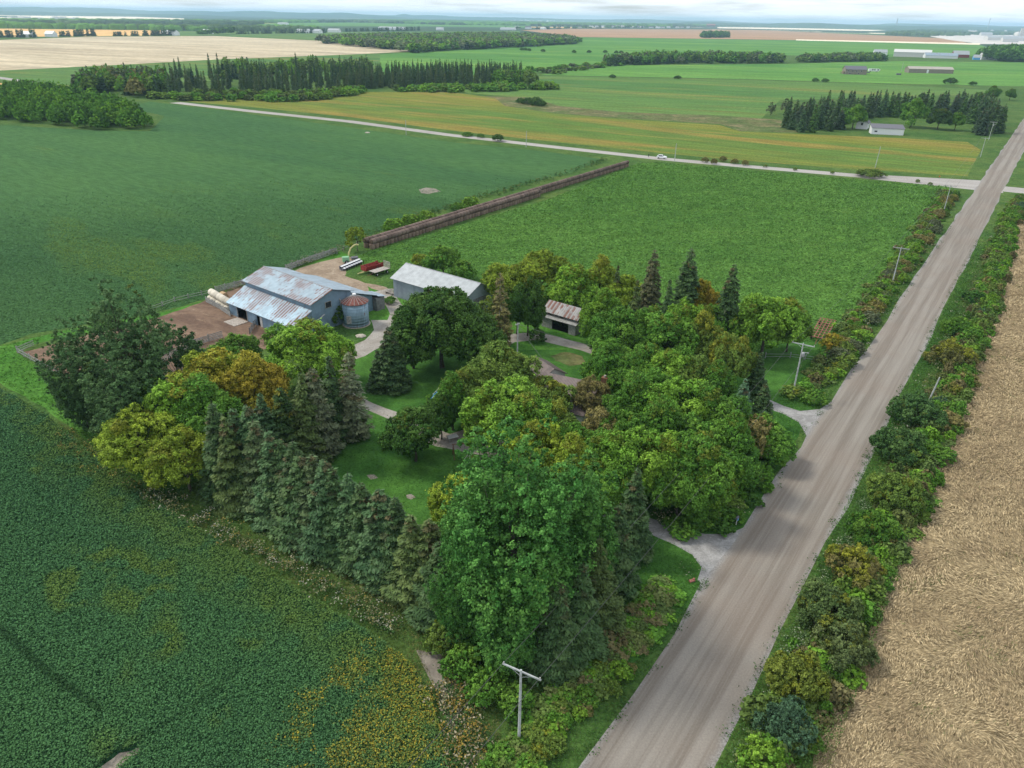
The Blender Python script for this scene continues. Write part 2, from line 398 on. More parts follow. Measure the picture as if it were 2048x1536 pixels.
SOY_MID = GP([(-900, 255), (0, 250), (210, 262), (300, 262), (330, 232), (250, 215), (300, 203), (420, 218), (520, 231), (700, 255), (900, 284), (1080, 302), (1205, 318), (1150, 343), (940, 398), (730, 474), (680, 496), (540, 556), (430, 592), (300, 628), (140, 655), (60, 668), (0, 690), (-900, 900)])
HAY = GP([(700, 520), (735, 505), (1100, 398), (1275, 327), (1320, 325), (1500, 341), (1700, 358), (1905, 374), (1880, 425), (1800, 515), (1720, 610), (1660, 680), (1540, 690), (1500, 740), (1200, 680), (960, 600), (900, 560), (760, 545)])
WHEAT = GP([(2120, 395), (2046, 420), (1992, 500), (1965, 600), (1940, 720), (1912, 830), (1895, 890), (1838, 985), (1800, 1060), (1765, 1150), (1745, 1240), (1720, 1330), (1655, 1440), (1625, 1536), (1560, 1800), (3600, 1800), (3000, 395)])
FARM = GP([(700, 690), (780, 700), (1160, 640), (1540, 690), (1690, 660), (1640, 800), (1600, 860), (1500, 1040), (1400, 1200), (1200, 1380), (1120, 1340), (1000, 1230), (880, 1150), (700, 1050), (520, 960), (560, 860), (690, 740)])
polys = [   # later entries lie on top
 ('forest_land', 'forest', [(-60000, 2600), (60000, 2600), (60000, 60000), (-60000, 60000)]),
 ('stubble_field', 'pale', GP([(40, 31), (270, 33.5), (368, 37), (368, 40), (240, 39), (60, 36.5)])),
 ('stubble_field', 'pale', GP([(310, 25.2), (380, 26.6), (380, 27.6), (310, 26.6)])),
 ('stubble_field', 'pale', GP([(560, 30), (900, 34.6), (900, 36), (760, 35.2), (560, 31.6)])),
 ('stubble_field', 'pale', GP([(-400, 40), (50, 38.5), (50, 40.5), (-400, 44)])),
 ('stubble_field', 'pale', GP([(1200, 48), (1420, 51), (1420, 53), (1210, 51)])),
 ('green_field', 'green_far', GP([(1040, 42), (1400, 45), (1400, 47), (1040, 44.5)])),
 ('stubble_field', 'pale', GP([(1435, 54), (1665, 56.5), (1720, 54), (1829, 54.5), (1829, 57), (1745, 62), (1640, 60), (1435, 56.5)])),
 ('green_field', 'green_far', GP([(500, 47), (700, 45), (1060, 52), (1060, 55.5), (870, 53), (500, 52)])),
 ('green_field', 'green_mid', GP([(300, 62), (640, 64), (1040, 62), (1040, 68), (640, 80), (330, 72)])),
 ('grain_field', 'orange', GP([(-500, 54), (0, 57), (330, 61), (330, 71), (0, 74), (-500, 76)])),
 ('grain_field', 'brown', GP([(1041, 60), (1147, 57.5), (1504, 59.5), (1903, 77), (1939, 87), (1592, 80), (1300, 76), (1150, 74)])),
 ('depot_yard', 'hub', GP([(1850, 71), (1960, 66), (2300, 70), (2300, 92), (1960, 88), (1900, 80)])),
 ('stubble_field', 'pale', GP([(1592, 78.6), (1960, 86.5), (1960, 89.5), (1592, 80.6)])),
 ('green_field', 'green_far', GP([(690, 113), (820, 105), (900, 100), (1150, 88), (1147, 74.5), (1300, 76.3), (1592, 80.8), (1960, 89.7), (1990, 100), (1950, 112), (1700, 114), (1565, 110), (1300, 112), (1230, 122), (1100, 142), (1040, 150), (700, 150)])),
 ('stubble_field', 'stubble', GP([(-500, 86), (0, 80), (171, 73.5), (427, 72), (650, 82), (822, 93), (822, 103), (700, 109), (430, 119), (250, 129), (0, 141), (-500, 165)])),
 ('green_field', 'green_mid', GP([(-500, 165), (0, 141), (250, 129), (430, 119), (700, 109), (760, 108), (760, 150), (330, 165), (170, 185), (75, 172), (0, 160), (-500, 175)])),
 ('grain_field', 'orange', GP([(-500, 182), (0, 166), (62, 171), (52, 186), (0, 190), (-500, 210)])),
 ('road', 'side_road', GP([(-500, 150), (0, 153.5), (75, 164), (75, 167.5), (0, 158), (-500, 158)])),
 ('green_field', 'green_far', GP([(1080, 150), (1200, 131), (1560, 128), (1790, 122), (2300, 128), (2300, 178), (1750, 166), (1450, 157)])),
 ('green_field', 'green_mid', GP([(880, 182), (1040, 167), (1080, 152), (1450, 159), (1750, 168), (2000, 181), (1930, 190), (1560, 200), (1520, 240), (1440, 237), (1200, 224), (1110, 216), (1060, 198), (1010, 192)])),
 ('creek_bank', 'creek', GP([(960, 192), (1060, 195), (1120, 212), (1240, 224), (1440, 231), (1560, 240), (1600, 266), (1480, 262), (1440, 248), (1240, 236), (1110, 226), (1010, 212)])),
 ('ripening_field', 'yellow', GP([(370, 203), (440, 193), (600, 197), (720, 184), (900, 184), (990, 196), (1010, 212), (1110, 227), (1240, 238), (1440, 250), (1480, 263), (1600, 268), (1800, 276), (1935, 284), (1962, 300), (1935, 352), (1700, 338), (1500, 322), (1320, 306), (1100, 283), (900, 261), (700, 234), (500, 214)])),
 ('soybean_field', 'soy', SOY_MID),
 ('soybean_field', 'soy_near', SOY_NEAR),
 ('hay_field', 'hay', HAY),
 ('wheat_field', 'wheat', WHEAT),
 ('mown_strip', 'bright', GP([(-300, 760), (0, 692), (140, 658), (300, 631), (430, 596), (540, 560), (680, 502), (700, 512), (550, 575), (420, 612), (300, 640), (60, 690), (30, 705), (130, 765), (320, 850), (400, 960), (330, 990), (200, 900), (90, 815), (0, 765), (-300, 860)])),
 ('barnyard', 'yard', GP([(45, 704), (130, 683), (330, 630), (400, 606), (430, 590), (520, 540), (560, 640), (560, 690), (470, 710), (400, 745), (330, 800), (240, 780), (130, 755)])),
 ('back_yard', 'yard2', GP([(560, 560), (600, 536), (640, 524), (690, 513), (712, 516), (690, 535), (690, 552), (730, 566), (772, 574), (800, 590), (812, 608), (790, 622), (740, 604), (700, 600), (600, 600)])),
 ('lawn', 'lawn', FARM),
 ('lawn', 'bright', GP([(735, 572), (780, 590), (820, 570), (960, 640), (1100, 610), (1180, 660), (1160, 700), (1030, 700), (820, 690), (800, 640), (740, 650)])),
 ('driveway', 'gravel', GP([(742, 585), (772, 578), (792, 592), (806, 612), (812, 640), (806, 662), (770, 690), (730, 712), (700, 722), (640, 740), (640, 715), (690, 700), (730, 680), (748, 660), (742, 640), (775, 640), (780, 628), (765, 604)])),
 ('driveway', 'gravel', GP([(705, 765), (712, 790), (745, 806), (800, 826), (850, 850), (900, 868), (960, 850), (1010, 860), (1010, 920), (960, 910), (870, 892), (800, 850), (740, 822), (700, 805), (690, 775)])),
 ('driveway', 'gravel', GP([(960, 700), (1020, 668), (1075, 664), (1160, 685), (1240, 712), (1240, 728), (1160, 700), (1075, 680), (1030, 684), (975, 715)])),
 ('driveway', 'gravel_grey', GP([(1530, 795), (1568, 812), (1600, 822), (1640, 818), (1668, 800), (1690, 830), (1630, 900), (1612, 870), (1598, 845), (1568, 828), (1520, 812)])),
 ('driveway', 'gravel_grey', GP([(1150, 990), (1230, 1015), (1300, 1036), (1360, 1056), (1410, 1068), (1455, 1068), (1500, 1050), (1530, 1060), (1430, 1190), (1395, 1160), (1403, 1135), (1385, 1110), (1350, 1090), (1300, 1068), (1220, 1040), (1140, 1010)])),
 ('side_road', 'side_road', strip(XR, [9, 9, 8.5, 8, 8, 8, 8, 8.5, 12, 13, 9, 9])),
 ('side_road', 'side_road', [(150, 327), (196, 300), (204, 316), (214, 330), (240, 345), (226, 300), (214, 276), (236, 284), (262, 270), (270, 280), (230, 305), (206, 325), (160, 335)]),
 ('road', 'road', MAINROAD),
 ('bare_patch', 'patch', jitter(GP([(838, 379), (852, 375), (870, 377), (882, 383), (868, 385), (858, 388), (842, 386)]), 1.2, 1.0, 8)),
 ('bare_patch', 'patch', jitter(GP([(812, 990), (822, 988), (832, 994), (822, 999), (814, 996)]), .5, .2, 3)),
 ('bare_patch', 'patch', jitter(GP([(733, 950), (748, 949), (756, 956), (742, 959)]), .5, .2, 4)),
 ('bare_patch', 'patch', jitter(GP([(1268, 1212), (1280, 1200), (1290, 1190), (1286, 1206), (1272, 1222)]), .5, .2, 4)),
 ('worn_grass', 'creek', jitter(GP([(1100, 712), (1130, 704), (1165, 712), (1172, 726), (1140, 732), (1110, 722)]), .8, .5, 5)),
 ('bare_patch', 'patch', GP([(832, 1300), (880, 1305), (912, 1360), (925, 1440), (905, 1470), (880, 1400), (850, 1340)])),
 ('bare_patch', 'patch', jitter(GP([(190, 1545), (238, 1506), (262, 1502), (282, 1492), (274, 1508), (250, 1522), (230, 1550)]), .5, .5, 9)),
]
rs = random.Random(77)      # far patchwork of small strips between the woods
far = []
for k in range(46):
    cx = rs.uniform(-80, 2100); yh = 17.6 + cx * 0.01746; y0 = yh + rs.uniform(5.0, 20); w = rs.uniform(50, 260); th = (y0 - yh) * rs.uniform(.04, .10); sl = 0.01746
    mt = rs.choice(['pale', 'green_far', 'pale', 'stubble', 'green_mid', 'orange'])
    far.append(('far_field', mt, GP([(cx - w / 2, y0 - sl * w / 2), (cx + w / 2, y0 + sl * w / 2), (cx + w / 2 - 8, y0 + th + sl * w / 2), (cx - w / 2 + 12, y0 + th - sl * w / 2)])))
polys = polys[:1] + far + polys[1:]
B = 90000
verts = [(-B, -400), (B, -400), (B, B), (-B, B)]
faces = [[0, 1, 2, 3]]
for i, (nm, mt, P) in enumerate(polys):
    if nm in ('hay_field', 'soybean_field', 'lawn', 'driveway', 'barnyard', 'back_yard', 'mown_strip', 'bare_patch', 'wheat_field'):
        P = jitter(P, 2.2, 0.7 if nm != 'driveway' else 0.45, i)
    elif nm == 'road' and mt == 'road': P = jitter(P, 1.3, 0.75, i, 1500)
    if sum(P[k - 1][0] * P[k][1] - P[k][0] * P[k - 1][1] for k in range(len(P))) < 0: P = P[::-1]   # counter-clockwise, or the inside is taken for the outside
    o = len(verts); verts += [tuple(p) for p in P]; faces.append(list(range(o, len(verts))))
rv, re_, rf, ov, oe, of = delaunay_2d_cdt([Vector(p) for p in verts], [], faces, 1, 1e-4, True)
rv = [(p[0], p[1], 0.0) for p in rv]
groups = {}
for f, src in zip(rf, of):
    if not src: continue
    groups.setdefault(max(src), []).append(f)
for gi, fl in groups.items():
    used = sorted({v for f in fl for v in f}); ix = {v: k for k, v in enumerate(used)}
    me = bpy.data.meshes.new('ground' if gi == 0 else polys[gi - 1][0])
    fl = [[ix[v] for v in f] for f in fl]
    me.from_pydata([rv[v] for v in used], [], fl)
    me.materials.append(M['rough'] if gi == 0 else M[polys[gi - 1][1]])
    nrm = me.polygons[0].normal.z if len(me.polygons) else 1
    if nrm < 0: me.flip_normals()
    tag(link('ground' if gi == 0 else polys[gi - 1][0], me), kind='structure')

# ------------------------------------------------------------------ far hills
def ridge(name, px0, px1, dist, h, seed, mat, depth=2500, n=160, peaks=()):
    """a long low hill range at a distance, real width and height"""
    r = np.random.default_rng(seed); V = []; rows = 9
    a0 = math.atan((px0 - 1024) / F_PX / 0.9); a1 = math.atan((px1 - 1024) / F_PX / 0.9)
    for j in range(rows):
        t = j / (rows - 1); prof = math.sin(math.pi * t) ** 0.8
        for i in range(n):
            u = i / (n - 1); a = a0 + (a1 - a0) * u; D = dist + depth * t + 500 * math.sin(u * 9 + seed)
            e = min(1, 6 * u, 6 * (1 - u)); e = e * e * (3 - 2 * e)
            hh = h * (0.35 + 0.65 * vnoise([u * 14], [t * 1.5 + seed], 1.0, seed, 4)[0] * 1.3) * e
            for (pu, ph, pw) in peaks: hh += ph * math.exp(-((u - pu) / pw) ** 2)
            V.append((D * math.sin(a), D * math.cos(a), hh * prof - 2))
    Fc = [(j * n + i, j * n + i + 1, (j + 1) * n + i + 1, (j + 1) * n + i) for j in range(rows - 1) for i in range(n - 1)]
    me = bpy.data.meshes.new(name); me.from_pydata(V, [], Fc); me.materials.append(mat)
    for p in me.polygons: p.use_smooth = True
    return tag(link(name, me), kind='structure')
HM = field_mat('hill_forest', (0.035, 0.075, 0.035), (0.060, 0.105, 0.040), (0.16, 0.20, 0.09), big=0.0016, amt3=0.62, fine=0.012, bumpd=6, dark=0.6, stretch=(0.6, 2.0, 1))
ridge('hills', -500, 900, 15500, 108, 3, HM, 4000)
ridge('hills', -300, 620, 11500, 40, 5, HM, 2500)
ridge('hills', 500, 1500, 19000, 78, 11, HM, 4000, peaks=((0.33, 45, 0.012), (0.37, 28, 0.03)))
ridge('hills', 900, 1750, 9600, 26, 14, HM, 2600)
ridge('hills', 1200, 2500, 11500, 62, 21, HM, 3000)
ridge('hills', 1500, 2700, 16500, 80, 25, HM, 3000)
# ------------------------------------------------------------------ plants
M['leaf'] = leaf_mat('broad_leaves')
M['leaf_rust'] = leaf_mat('browning_leaves', autumn=(0.29, 0.24, 0.095))
M['leaf_gold'] = leaf_mat('golden_leaves', autumn=(0.37, 0.325, 0.04))
M['needle'] = leaf_mat('needles', autumn=(0.13, 0.105, 0.05), trans=0.08, spread=0.5, sheen=0.2)
M['tint'] = tint_mat('plant_cover', trans=0.15)
M['straw'] = tint_mat('straw', trans=0.1)
M['bark'] = flat_mat('bark', (0.075, 0.065, 0.052), 0.9, var=0.35, scale=4)
M['bark_pale'] = flat_mat('pale_bark', (0.26, 0.25, 0.22), 0.9, var=0.3, scale=4)

def limbs(h, tips, r0, seed, lean=(0, 0), fork=0.25):
    m = MB(); r = random.Random(seed)
    top = h * 0.72
    pts = [(0, 0, -0.2)] + [(lean[0] * t * t + r.uniform(-.02, .02) * h, lean[1] * t * t + r.uniform(-.02, .02) * h, top * t) for t in (0.15, 0.35, 0.55, 0.8, 1.0)]
    m.tube(pts, [r0 * 1.35, r0, r0 * .85, r0 * .65, r0 * .4, r0 * .15], 8)
    for (x, y, z) in tips:
        s = max(fork * h, z * r.uniform(0.35, 0.55)); k = min(s / top, 0.95)
        b = Vector((lean[0] * k * k, lean[1] * k * k, s)); e = Vector((x, y, z)); mid = (b + e) / 2 + Vector((0, 0, -0.06 * h * r.random()))
        m.tube([b, mid, e], [r0 * 0.42, r0 * 0.26, r0 * 0.07], 5, False)
    return m

def crown_cloud(seed, h, rad, cb, nl, n, ls, *, leaders=0, up=0.35, lobe=(0.26, 0.42), shape=1.0, gap=0.0, ragged=0.0, tall=1.0, inner=0.12):
    """broadleaf crown: boughs -> leafy sprays -> leaf faces. returns P, N, size, attr, bough centres"""
    r = np.random.default_rng(seed)
    cz = (h + cb) / 2; rz = (h - cb) / 2
    L = []
    tries = 0
    if leaders:
        for q in range(leaders):
            a = 2 * math.pi * q / (leaders - 1) + r.uniform(-.3, .3); ro = 0 if q == 0 else rad * r.uniform(.42, .82); zt = h * (1.0 if q == 0 else r.uniform(.62, .93)); zb = cb + h * (.12 if q == 0 else r.uniform(.02, .22))
            tip = np.array((ro * math.cos(a), ro * math.sin(a), zt)); m_ = max(4, int((zt - zb) / (0.06 * h)))
            for k_ in range(m_):
                f_ = (k_ + r.uniform(.2, .8)) / m_; out_ = min(1, (f_ * 1.5) ** .7); wv = r.normal(size=2) * rad * .10
                L.append(np.array([tip[0] * out_ + wv[0], tip[1] * out_ + wv[1], zb + (zt - zb) * f_ - 0.02 * h, rad * max(lobe[1] * (1 - f_) ** .5 * .85 + lobe[0] * .5, .125), r.random()]))
        for q in range(24):
            d = unit(r, 1)[0] * r.uniform(.25, .62); L.append(np.array([d[0] * rad, d[1] * rad, (h + cb) / 2 + d[2] * (h - cb) / 2 - .04 * h, rad * .24, r.random()]))
        nl = len(L)
    while len(L) < nl and tries < 4000:
        tries += 1
        d = unit(r, 1)[0]
        if d[2] < -0.55: continue
        q = r.uniform(0.45, 0.80) * (1 + ragged * r.uniform(-1, 1))
        zz = d[2] * q; wid = (1 - max(0, zz) ** 2 * 0.35) * (1 + 0.25 * shape * (-zz)) if shape > 0 else (1 - 0.55 * max(0, zz))
        c = np.array([d[0] * q * rad * wid, d[1] * q * rad * wid, cz + zz * rz])
        lr = r.uniform(*lobe) * rad
        if all(np.linalg.norm((c - o[:3]) / (1, 1, 1.0)) > 0.55 * (lr + o[3]) * (1 - gap * 0) for o in L): L.append(np.array([*c, lr, r.random()]))
        elif tries > 1500 and r.random() < 0.2: L.append(np.array([*c, lr * .7, r.random()]))
    L = np.array(L); nl = len(L)
    w = L[:, 3] ** 2; w /= w.sum()
    # sprays on each bough
    ns = max(60, n // 34)
    li = r.choice(nl, ns, p=w); d = unit(r, ns)
    out = L[li, :3] - (0, 0, cz); out /= np.linalg.norm(out, axis=1, keepdims=True)
    flip = (np.sum(d * out, 1) < -0.35); d[flip] = -d[flip]
    d[:, 2] += up * 0.5; d /= np.linalg.norm(d, axis=1, keepdims=True)
    sc = L[li, :3] + d * (1, 1, tall) * (L[li, 3] * r.uniform(0.72, 1.08, ns))[:, None]
    # leaves on each spray
    k = r.integers(0, ns, n); sr = (L[li[k], 3] * 0.20)
    off = r.normal(size=(n, 3)) * (0.55, 0.55, 0.42)
    P = sc[k] + off * sr[:, None]
    N = d[k] * 0.55 + np.array([0, 0, up]) + r.normal(size=(n, 3)) * 0.55 + off * 0.25
    S = ls * r.uniform(0.65, 1.35, n)
    ni = int(n * inner)
    P[:ni] = L[li[k[:ni]], :3] + r.normal(size=(ni, 3)) * (L[li[k[:ni]], 3] * 0.45)[:, None]
    hz = np.clip((P[:, 2] - cb) / (h - cb), 0, 1)
    vl = r.random(ns)
    A = np.stack([np.clip(0.42 * r.random(n) + 0.58 * vl[k], 0, 1), np.clip(L[li[k], 4] * 0.75 + 0.25 * vl[k], 0, 1), hz], 1)
    return P, N, S, A, L[:, :3]

def make_broad(name, seed, h, rad, cb, nl, n, ls, r0=0.28, bark='bark', asp=0.75, **kw):
    r = np.random.default_rng(seed + 1)
    P, N, S, A, L = crown_cloud(seed, h, rad, cb, nl, n, ls, **kw)
    V, Fq = quads(P, N, S, r, asp)
    crown = np_mesh(name + '_crown', V, Fq, [M['leaf']], A)
    tr = limbs(h, [tuple(p) for p in L[:: max(1, len(L) // 14)]], r0, seed)
    o = tr.build('tmp', M[bark]); tm = o.data; bpy.data.objects.remove(o)
    return dict(kind=name, h=h, r=rad, crown=crown, trunk=tm)

def make_spruce(name, seed, h, rad, cb, n, ls, droop=0.35, gaps=0.0, r0=0.18, taper=0.85, bare=0, nb=9, top_sparse=0.0):
    r = np.random.default_rng(seed); rr_ = random.Random(seed)
    P, N, S, A, T = [], [], [], [], []
    lv = int((h - cb) / 0.42); tr = MB()
    tr.tube([(0, 0, -0.2), (0.05, 0, h * .4), (0, 0.05, h * .75), (0, 0, h)], [r0 * 1.2, r0 * .8, r0 * .4, 0.02], 7)
    branches = []
    for i in range(lv):
        t = (i + r.uniform(-.3, .3)) / lv; z = cb + (h - cb) * max(t, 0)
        R0 = rad * (1 - t) ** taper * (1 if t > 0.12 else 0.8 + t * 1.6)
        k = max(4, int(nb * (1 - t * 0.45)))
        a0 = r.uniform(0, 6.28)
        for b in range(k):
            if r.random() < gaps: continue
            branches.append((z, a0 + 6.283 * b / k + r.uniform(-.25, .25), max(R0 * r.uniform(0.72, 1.15), 0.25), t, r.random()))
    w = np.array([b[2] ** 1.35 + 0.05 for b in branches]); w /= w.sum()
    bi = r.choice(len(branches), n, p=w); Bn = np.array(branches)[bi]
    f = r.random(n) ** 0.55; f = 0.12 + 0.93 * f
    rad_ = Bn[:, 2] * f; az = Bn[:, 1] + r.normal(size=n) * 0.10 / (0.3 + f)
    lat = r.normal(size=n) * (0.10 + 0.16 * Bn[:, 2] * (1 - f * 0.6))
    x = rad_ * np.cos(az) - lat * np.sin(az); y = rad_ * np.sin(az) + lat * np.cos(az)
    z = Bn[:, 0] - droop * Bn[:, 2] * f ** 1.3 + 0.10 * Bn[:, 2] * f ** 4 - np.abs(lat) * 0.25 + r.normal(size=n) * 0.07
    P = np.stack([x, y, np.maximum(z, .1)], 1)
    radial = np.stack([np.cos(az), np.sin(az), -droop * np.ones(n) * 0.9], 1)
    N = np.array([0, 0, 1.0]) + radial * 0.45 + r.normal(size=(n, 3)) * 0.42
    Tn = radial + r.normal(size=(n, 3)) * 0.5
    S = ls * r.uniform(0.6, 1.4, n)
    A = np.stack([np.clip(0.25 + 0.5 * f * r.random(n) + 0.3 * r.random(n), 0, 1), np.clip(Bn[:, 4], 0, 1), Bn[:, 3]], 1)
    V, Fq = quads(P, N, S, r, 0.42, T=Tn)
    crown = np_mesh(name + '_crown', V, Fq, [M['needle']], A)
    for i in range(bare):
        zz = rr_.uniform(cb, h * 0.6); a = rr_.uniform(0, 6.28); q = rad * rr_.uniform(.6, 1.05)
        tr.tube([(0, 0, zz), (q * .5 * math.cos(a), q * .5 * math.sin(a), zz - .1), (q * math.cos(a + .1), q * math.sin(a + .1), zz - .5)], [.05, .035, .01], 4, False)
    o = tr.build('tmp', M['bark_pale'] if bare else M['bark']); tm = o.data; bpy.data.objects.remove(o)
    return dict(kind=name, h=h, r=rad, crown=crown, trunk=tm)

PT = {}
for i, sd_ in enumerate((11, 12, 13, 14)):
    PT['maple%d' % i] = make_broad('maple_tree', sd_, 12.5, 6.2, 1.4, 32, 42000, 0.285, 0.26, up=0.42, lobe=(0.17, 0.38), ragged=0.22, inner=0.06)
PT['round0'] = make_broad('round_tree', 21, 15, 9.5, 2.2, 60, 80000, 0.33, 0.38, up=0.4, lobe=(0.14, 0.28), shape=0.8, ragged=0.12, inner=0.06)
PT['round1'] = make_broad('round_tree', 22, 9, 4.8, 0.8, 28, 24000, 0.28, 0.2, up=0.5, lobe=(0.18, 0.38), ragged=0.2)
PT['poplar0'] = make_broad('poplar_tree', 31, 26, 9.6, 0.8, 150, 120000, 0.29, 0.30, 'bark', up=0.25, lobe=(0.12, 0.27), shape=-1, asp=0.8, inner=0.05, leaders=13, tall=1.7)
PT['poplar1'] = make_broad('poplar_tree', 32, 27, 9.0, 2.0, 74, 74000, 0.32, 0.45, 'bark', up=0.15, lobe=(0.12, 0.27), shape=1.0, asp=0.7, inner=0.05, leaders=14, tall=1.3)
PT['sparse'] = make_broad('slender_tree', 41, 13, 4.2, 3.5, 18, 7500, 0.34, 0.16, 'bark_pale', up=0.3, lobe=(0.22, 0.36))
PT['sapling'] = make_broad('sapling', 43, 6, 2.6, 0.4, 14, 5500, 0.30, 0.09, up=0.3, lobe=(0.28, 0.42))
PT['bush0'] = make_broad('bush', 51, 3.0, 2.2, 0.0, 18, 7000, 0.24, 0.07, up=0.45, lobe=(0.26, 0.42))
PT['bush1'] = make_broad('bush', 52, 2.5, 2.5, 0.0, 22, 7000, 0.22, 0.06, up=0.5, lobe=(0.22, 0.36))
PT['bush3'] = make_broad('bush', 54, 4.2, 4.0, 0.0, 34, 30000, 0.21, 0.09, up=0.45, lobe=(0.16, 0.34), ragged=0.2)
PT['bush4'] = make_broad('bush', 55, 4.0, 3.8, 0.0, 44, 26000, 0.19, 0.09, up=0.35, lobe=(0.12, 0.28), ragged=0.3)
PT['bush2'] = make_broad('bush', 53, 3.2, 1.8, 0.1, 14, 6000, 0.20, 0.06, up=0.2, lobe=(0.26, 0.42))
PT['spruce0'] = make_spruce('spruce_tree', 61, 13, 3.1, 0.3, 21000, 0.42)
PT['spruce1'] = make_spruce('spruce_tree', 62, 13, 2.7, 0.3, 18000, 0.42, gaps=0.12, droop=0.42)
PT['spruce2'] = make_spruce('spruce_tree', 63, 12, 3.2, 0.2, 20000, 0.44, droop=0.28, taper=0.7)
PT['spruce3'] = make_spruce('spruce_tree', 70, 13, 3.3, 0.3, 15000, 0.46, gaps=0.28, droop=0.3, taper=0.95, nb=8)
PT['pine'] = make_spruce('old_spruce_tree', 64, 15, 3.3, 1.0, 15000, 0.46, gaps=0.3, droop=0.22, taper=0.6, bare=26)
PT['spire'] = make_spruce('old_spruce_tree', 65, 18, 2.8, 2.0, 17000, 0.46, gaps=0.15, droop=0.55, taper=0.55, nb=8, bare=14)
PT['snag'] = make_spruce('thin_spruce_tree', 66, 15, 1.9, 1.0, 5500, 0.42, gaps=0.4, droop=0.45, taper=0.55, bare=40)
PT['far_spruce'] = make_spruce('far_spruce_tree', 67, 18, 2.9, 0.5, 1500, 1.15, nb=6)
PT['far_spruce2'] = make_spruce('far_spruce_tree', 68, 18, 3.6, 0.5, 1500, 1.25, nb=6, taper=0.65)
PT['far_broad'] = make_broad('far_tree', 69, 12, 5.0, 1.0, 14, 1500, 1.05, 0.25, lobe=(0.3, 0.45))

GREENS = dict(deep=(0.062, 0.142, 0.026), leaf=(0.103, 0.233, 0.032), bright=(0.159, 0.311, 0.036), lime=(0.223, 0.315, 0.034), gold=(0.317, 0.261, 0.032),
              olive=(0.131, 0.214, 0.040), poplar=(0.076, 0.204, 0.042), popdark=(0.080, 0.155, 0.056), blue=(0.075, 0.150, 0.078), spruce=(0.051, 0.100, 0.032),
              spruce2=(0.073, 0.114, 0.032), spruceb=(0.059, 0.122, 0.046), brown=(0.200, 0.190, 0.062), dark=(0.037, 0.072, 0.034), grey=(0.116, 0.145, 0.074))

def plant(proto, x, y, h, rad, col, autumn, label, cat, name=None, group=None, rz=None, z=0.0, rust=False, single=False):
    p = PT[proto]; root = empty(name or p['kind'], (x, y, z), random.uniform(0, 6.28) if rz is None else rz)
    sx = rad / p['r']; sz = h / p['h']; root.scale = (sx, sx, sz)
    root.rotation_euler.x = random.gauss(0, .018); root.rotation_euler.y = random.gauss(0, .018)
    tag(root, label, cat, group)
    c = link('crown' if 'tree' in root.name or 'sapling' in root.name else 'foliage', p['crown'], root); t = link('trunk' if 'tree' in root.name or 'sapling' in root.name else 'stem', p['trunk'], root)
    col = GREENS[col] if isinstance(col, str) else col
    j = random.uniform(0.88, 1.12)
    c.color = (col[0] * j, col[1] * j, col[2] * j, autumn)
    if rust:
        c.material_slots[0].link = 'OBJECT'; c.material_slots[0].material = M['leaf_rust']
    return root

def at_top(px, py, h): return G(px, py, h)
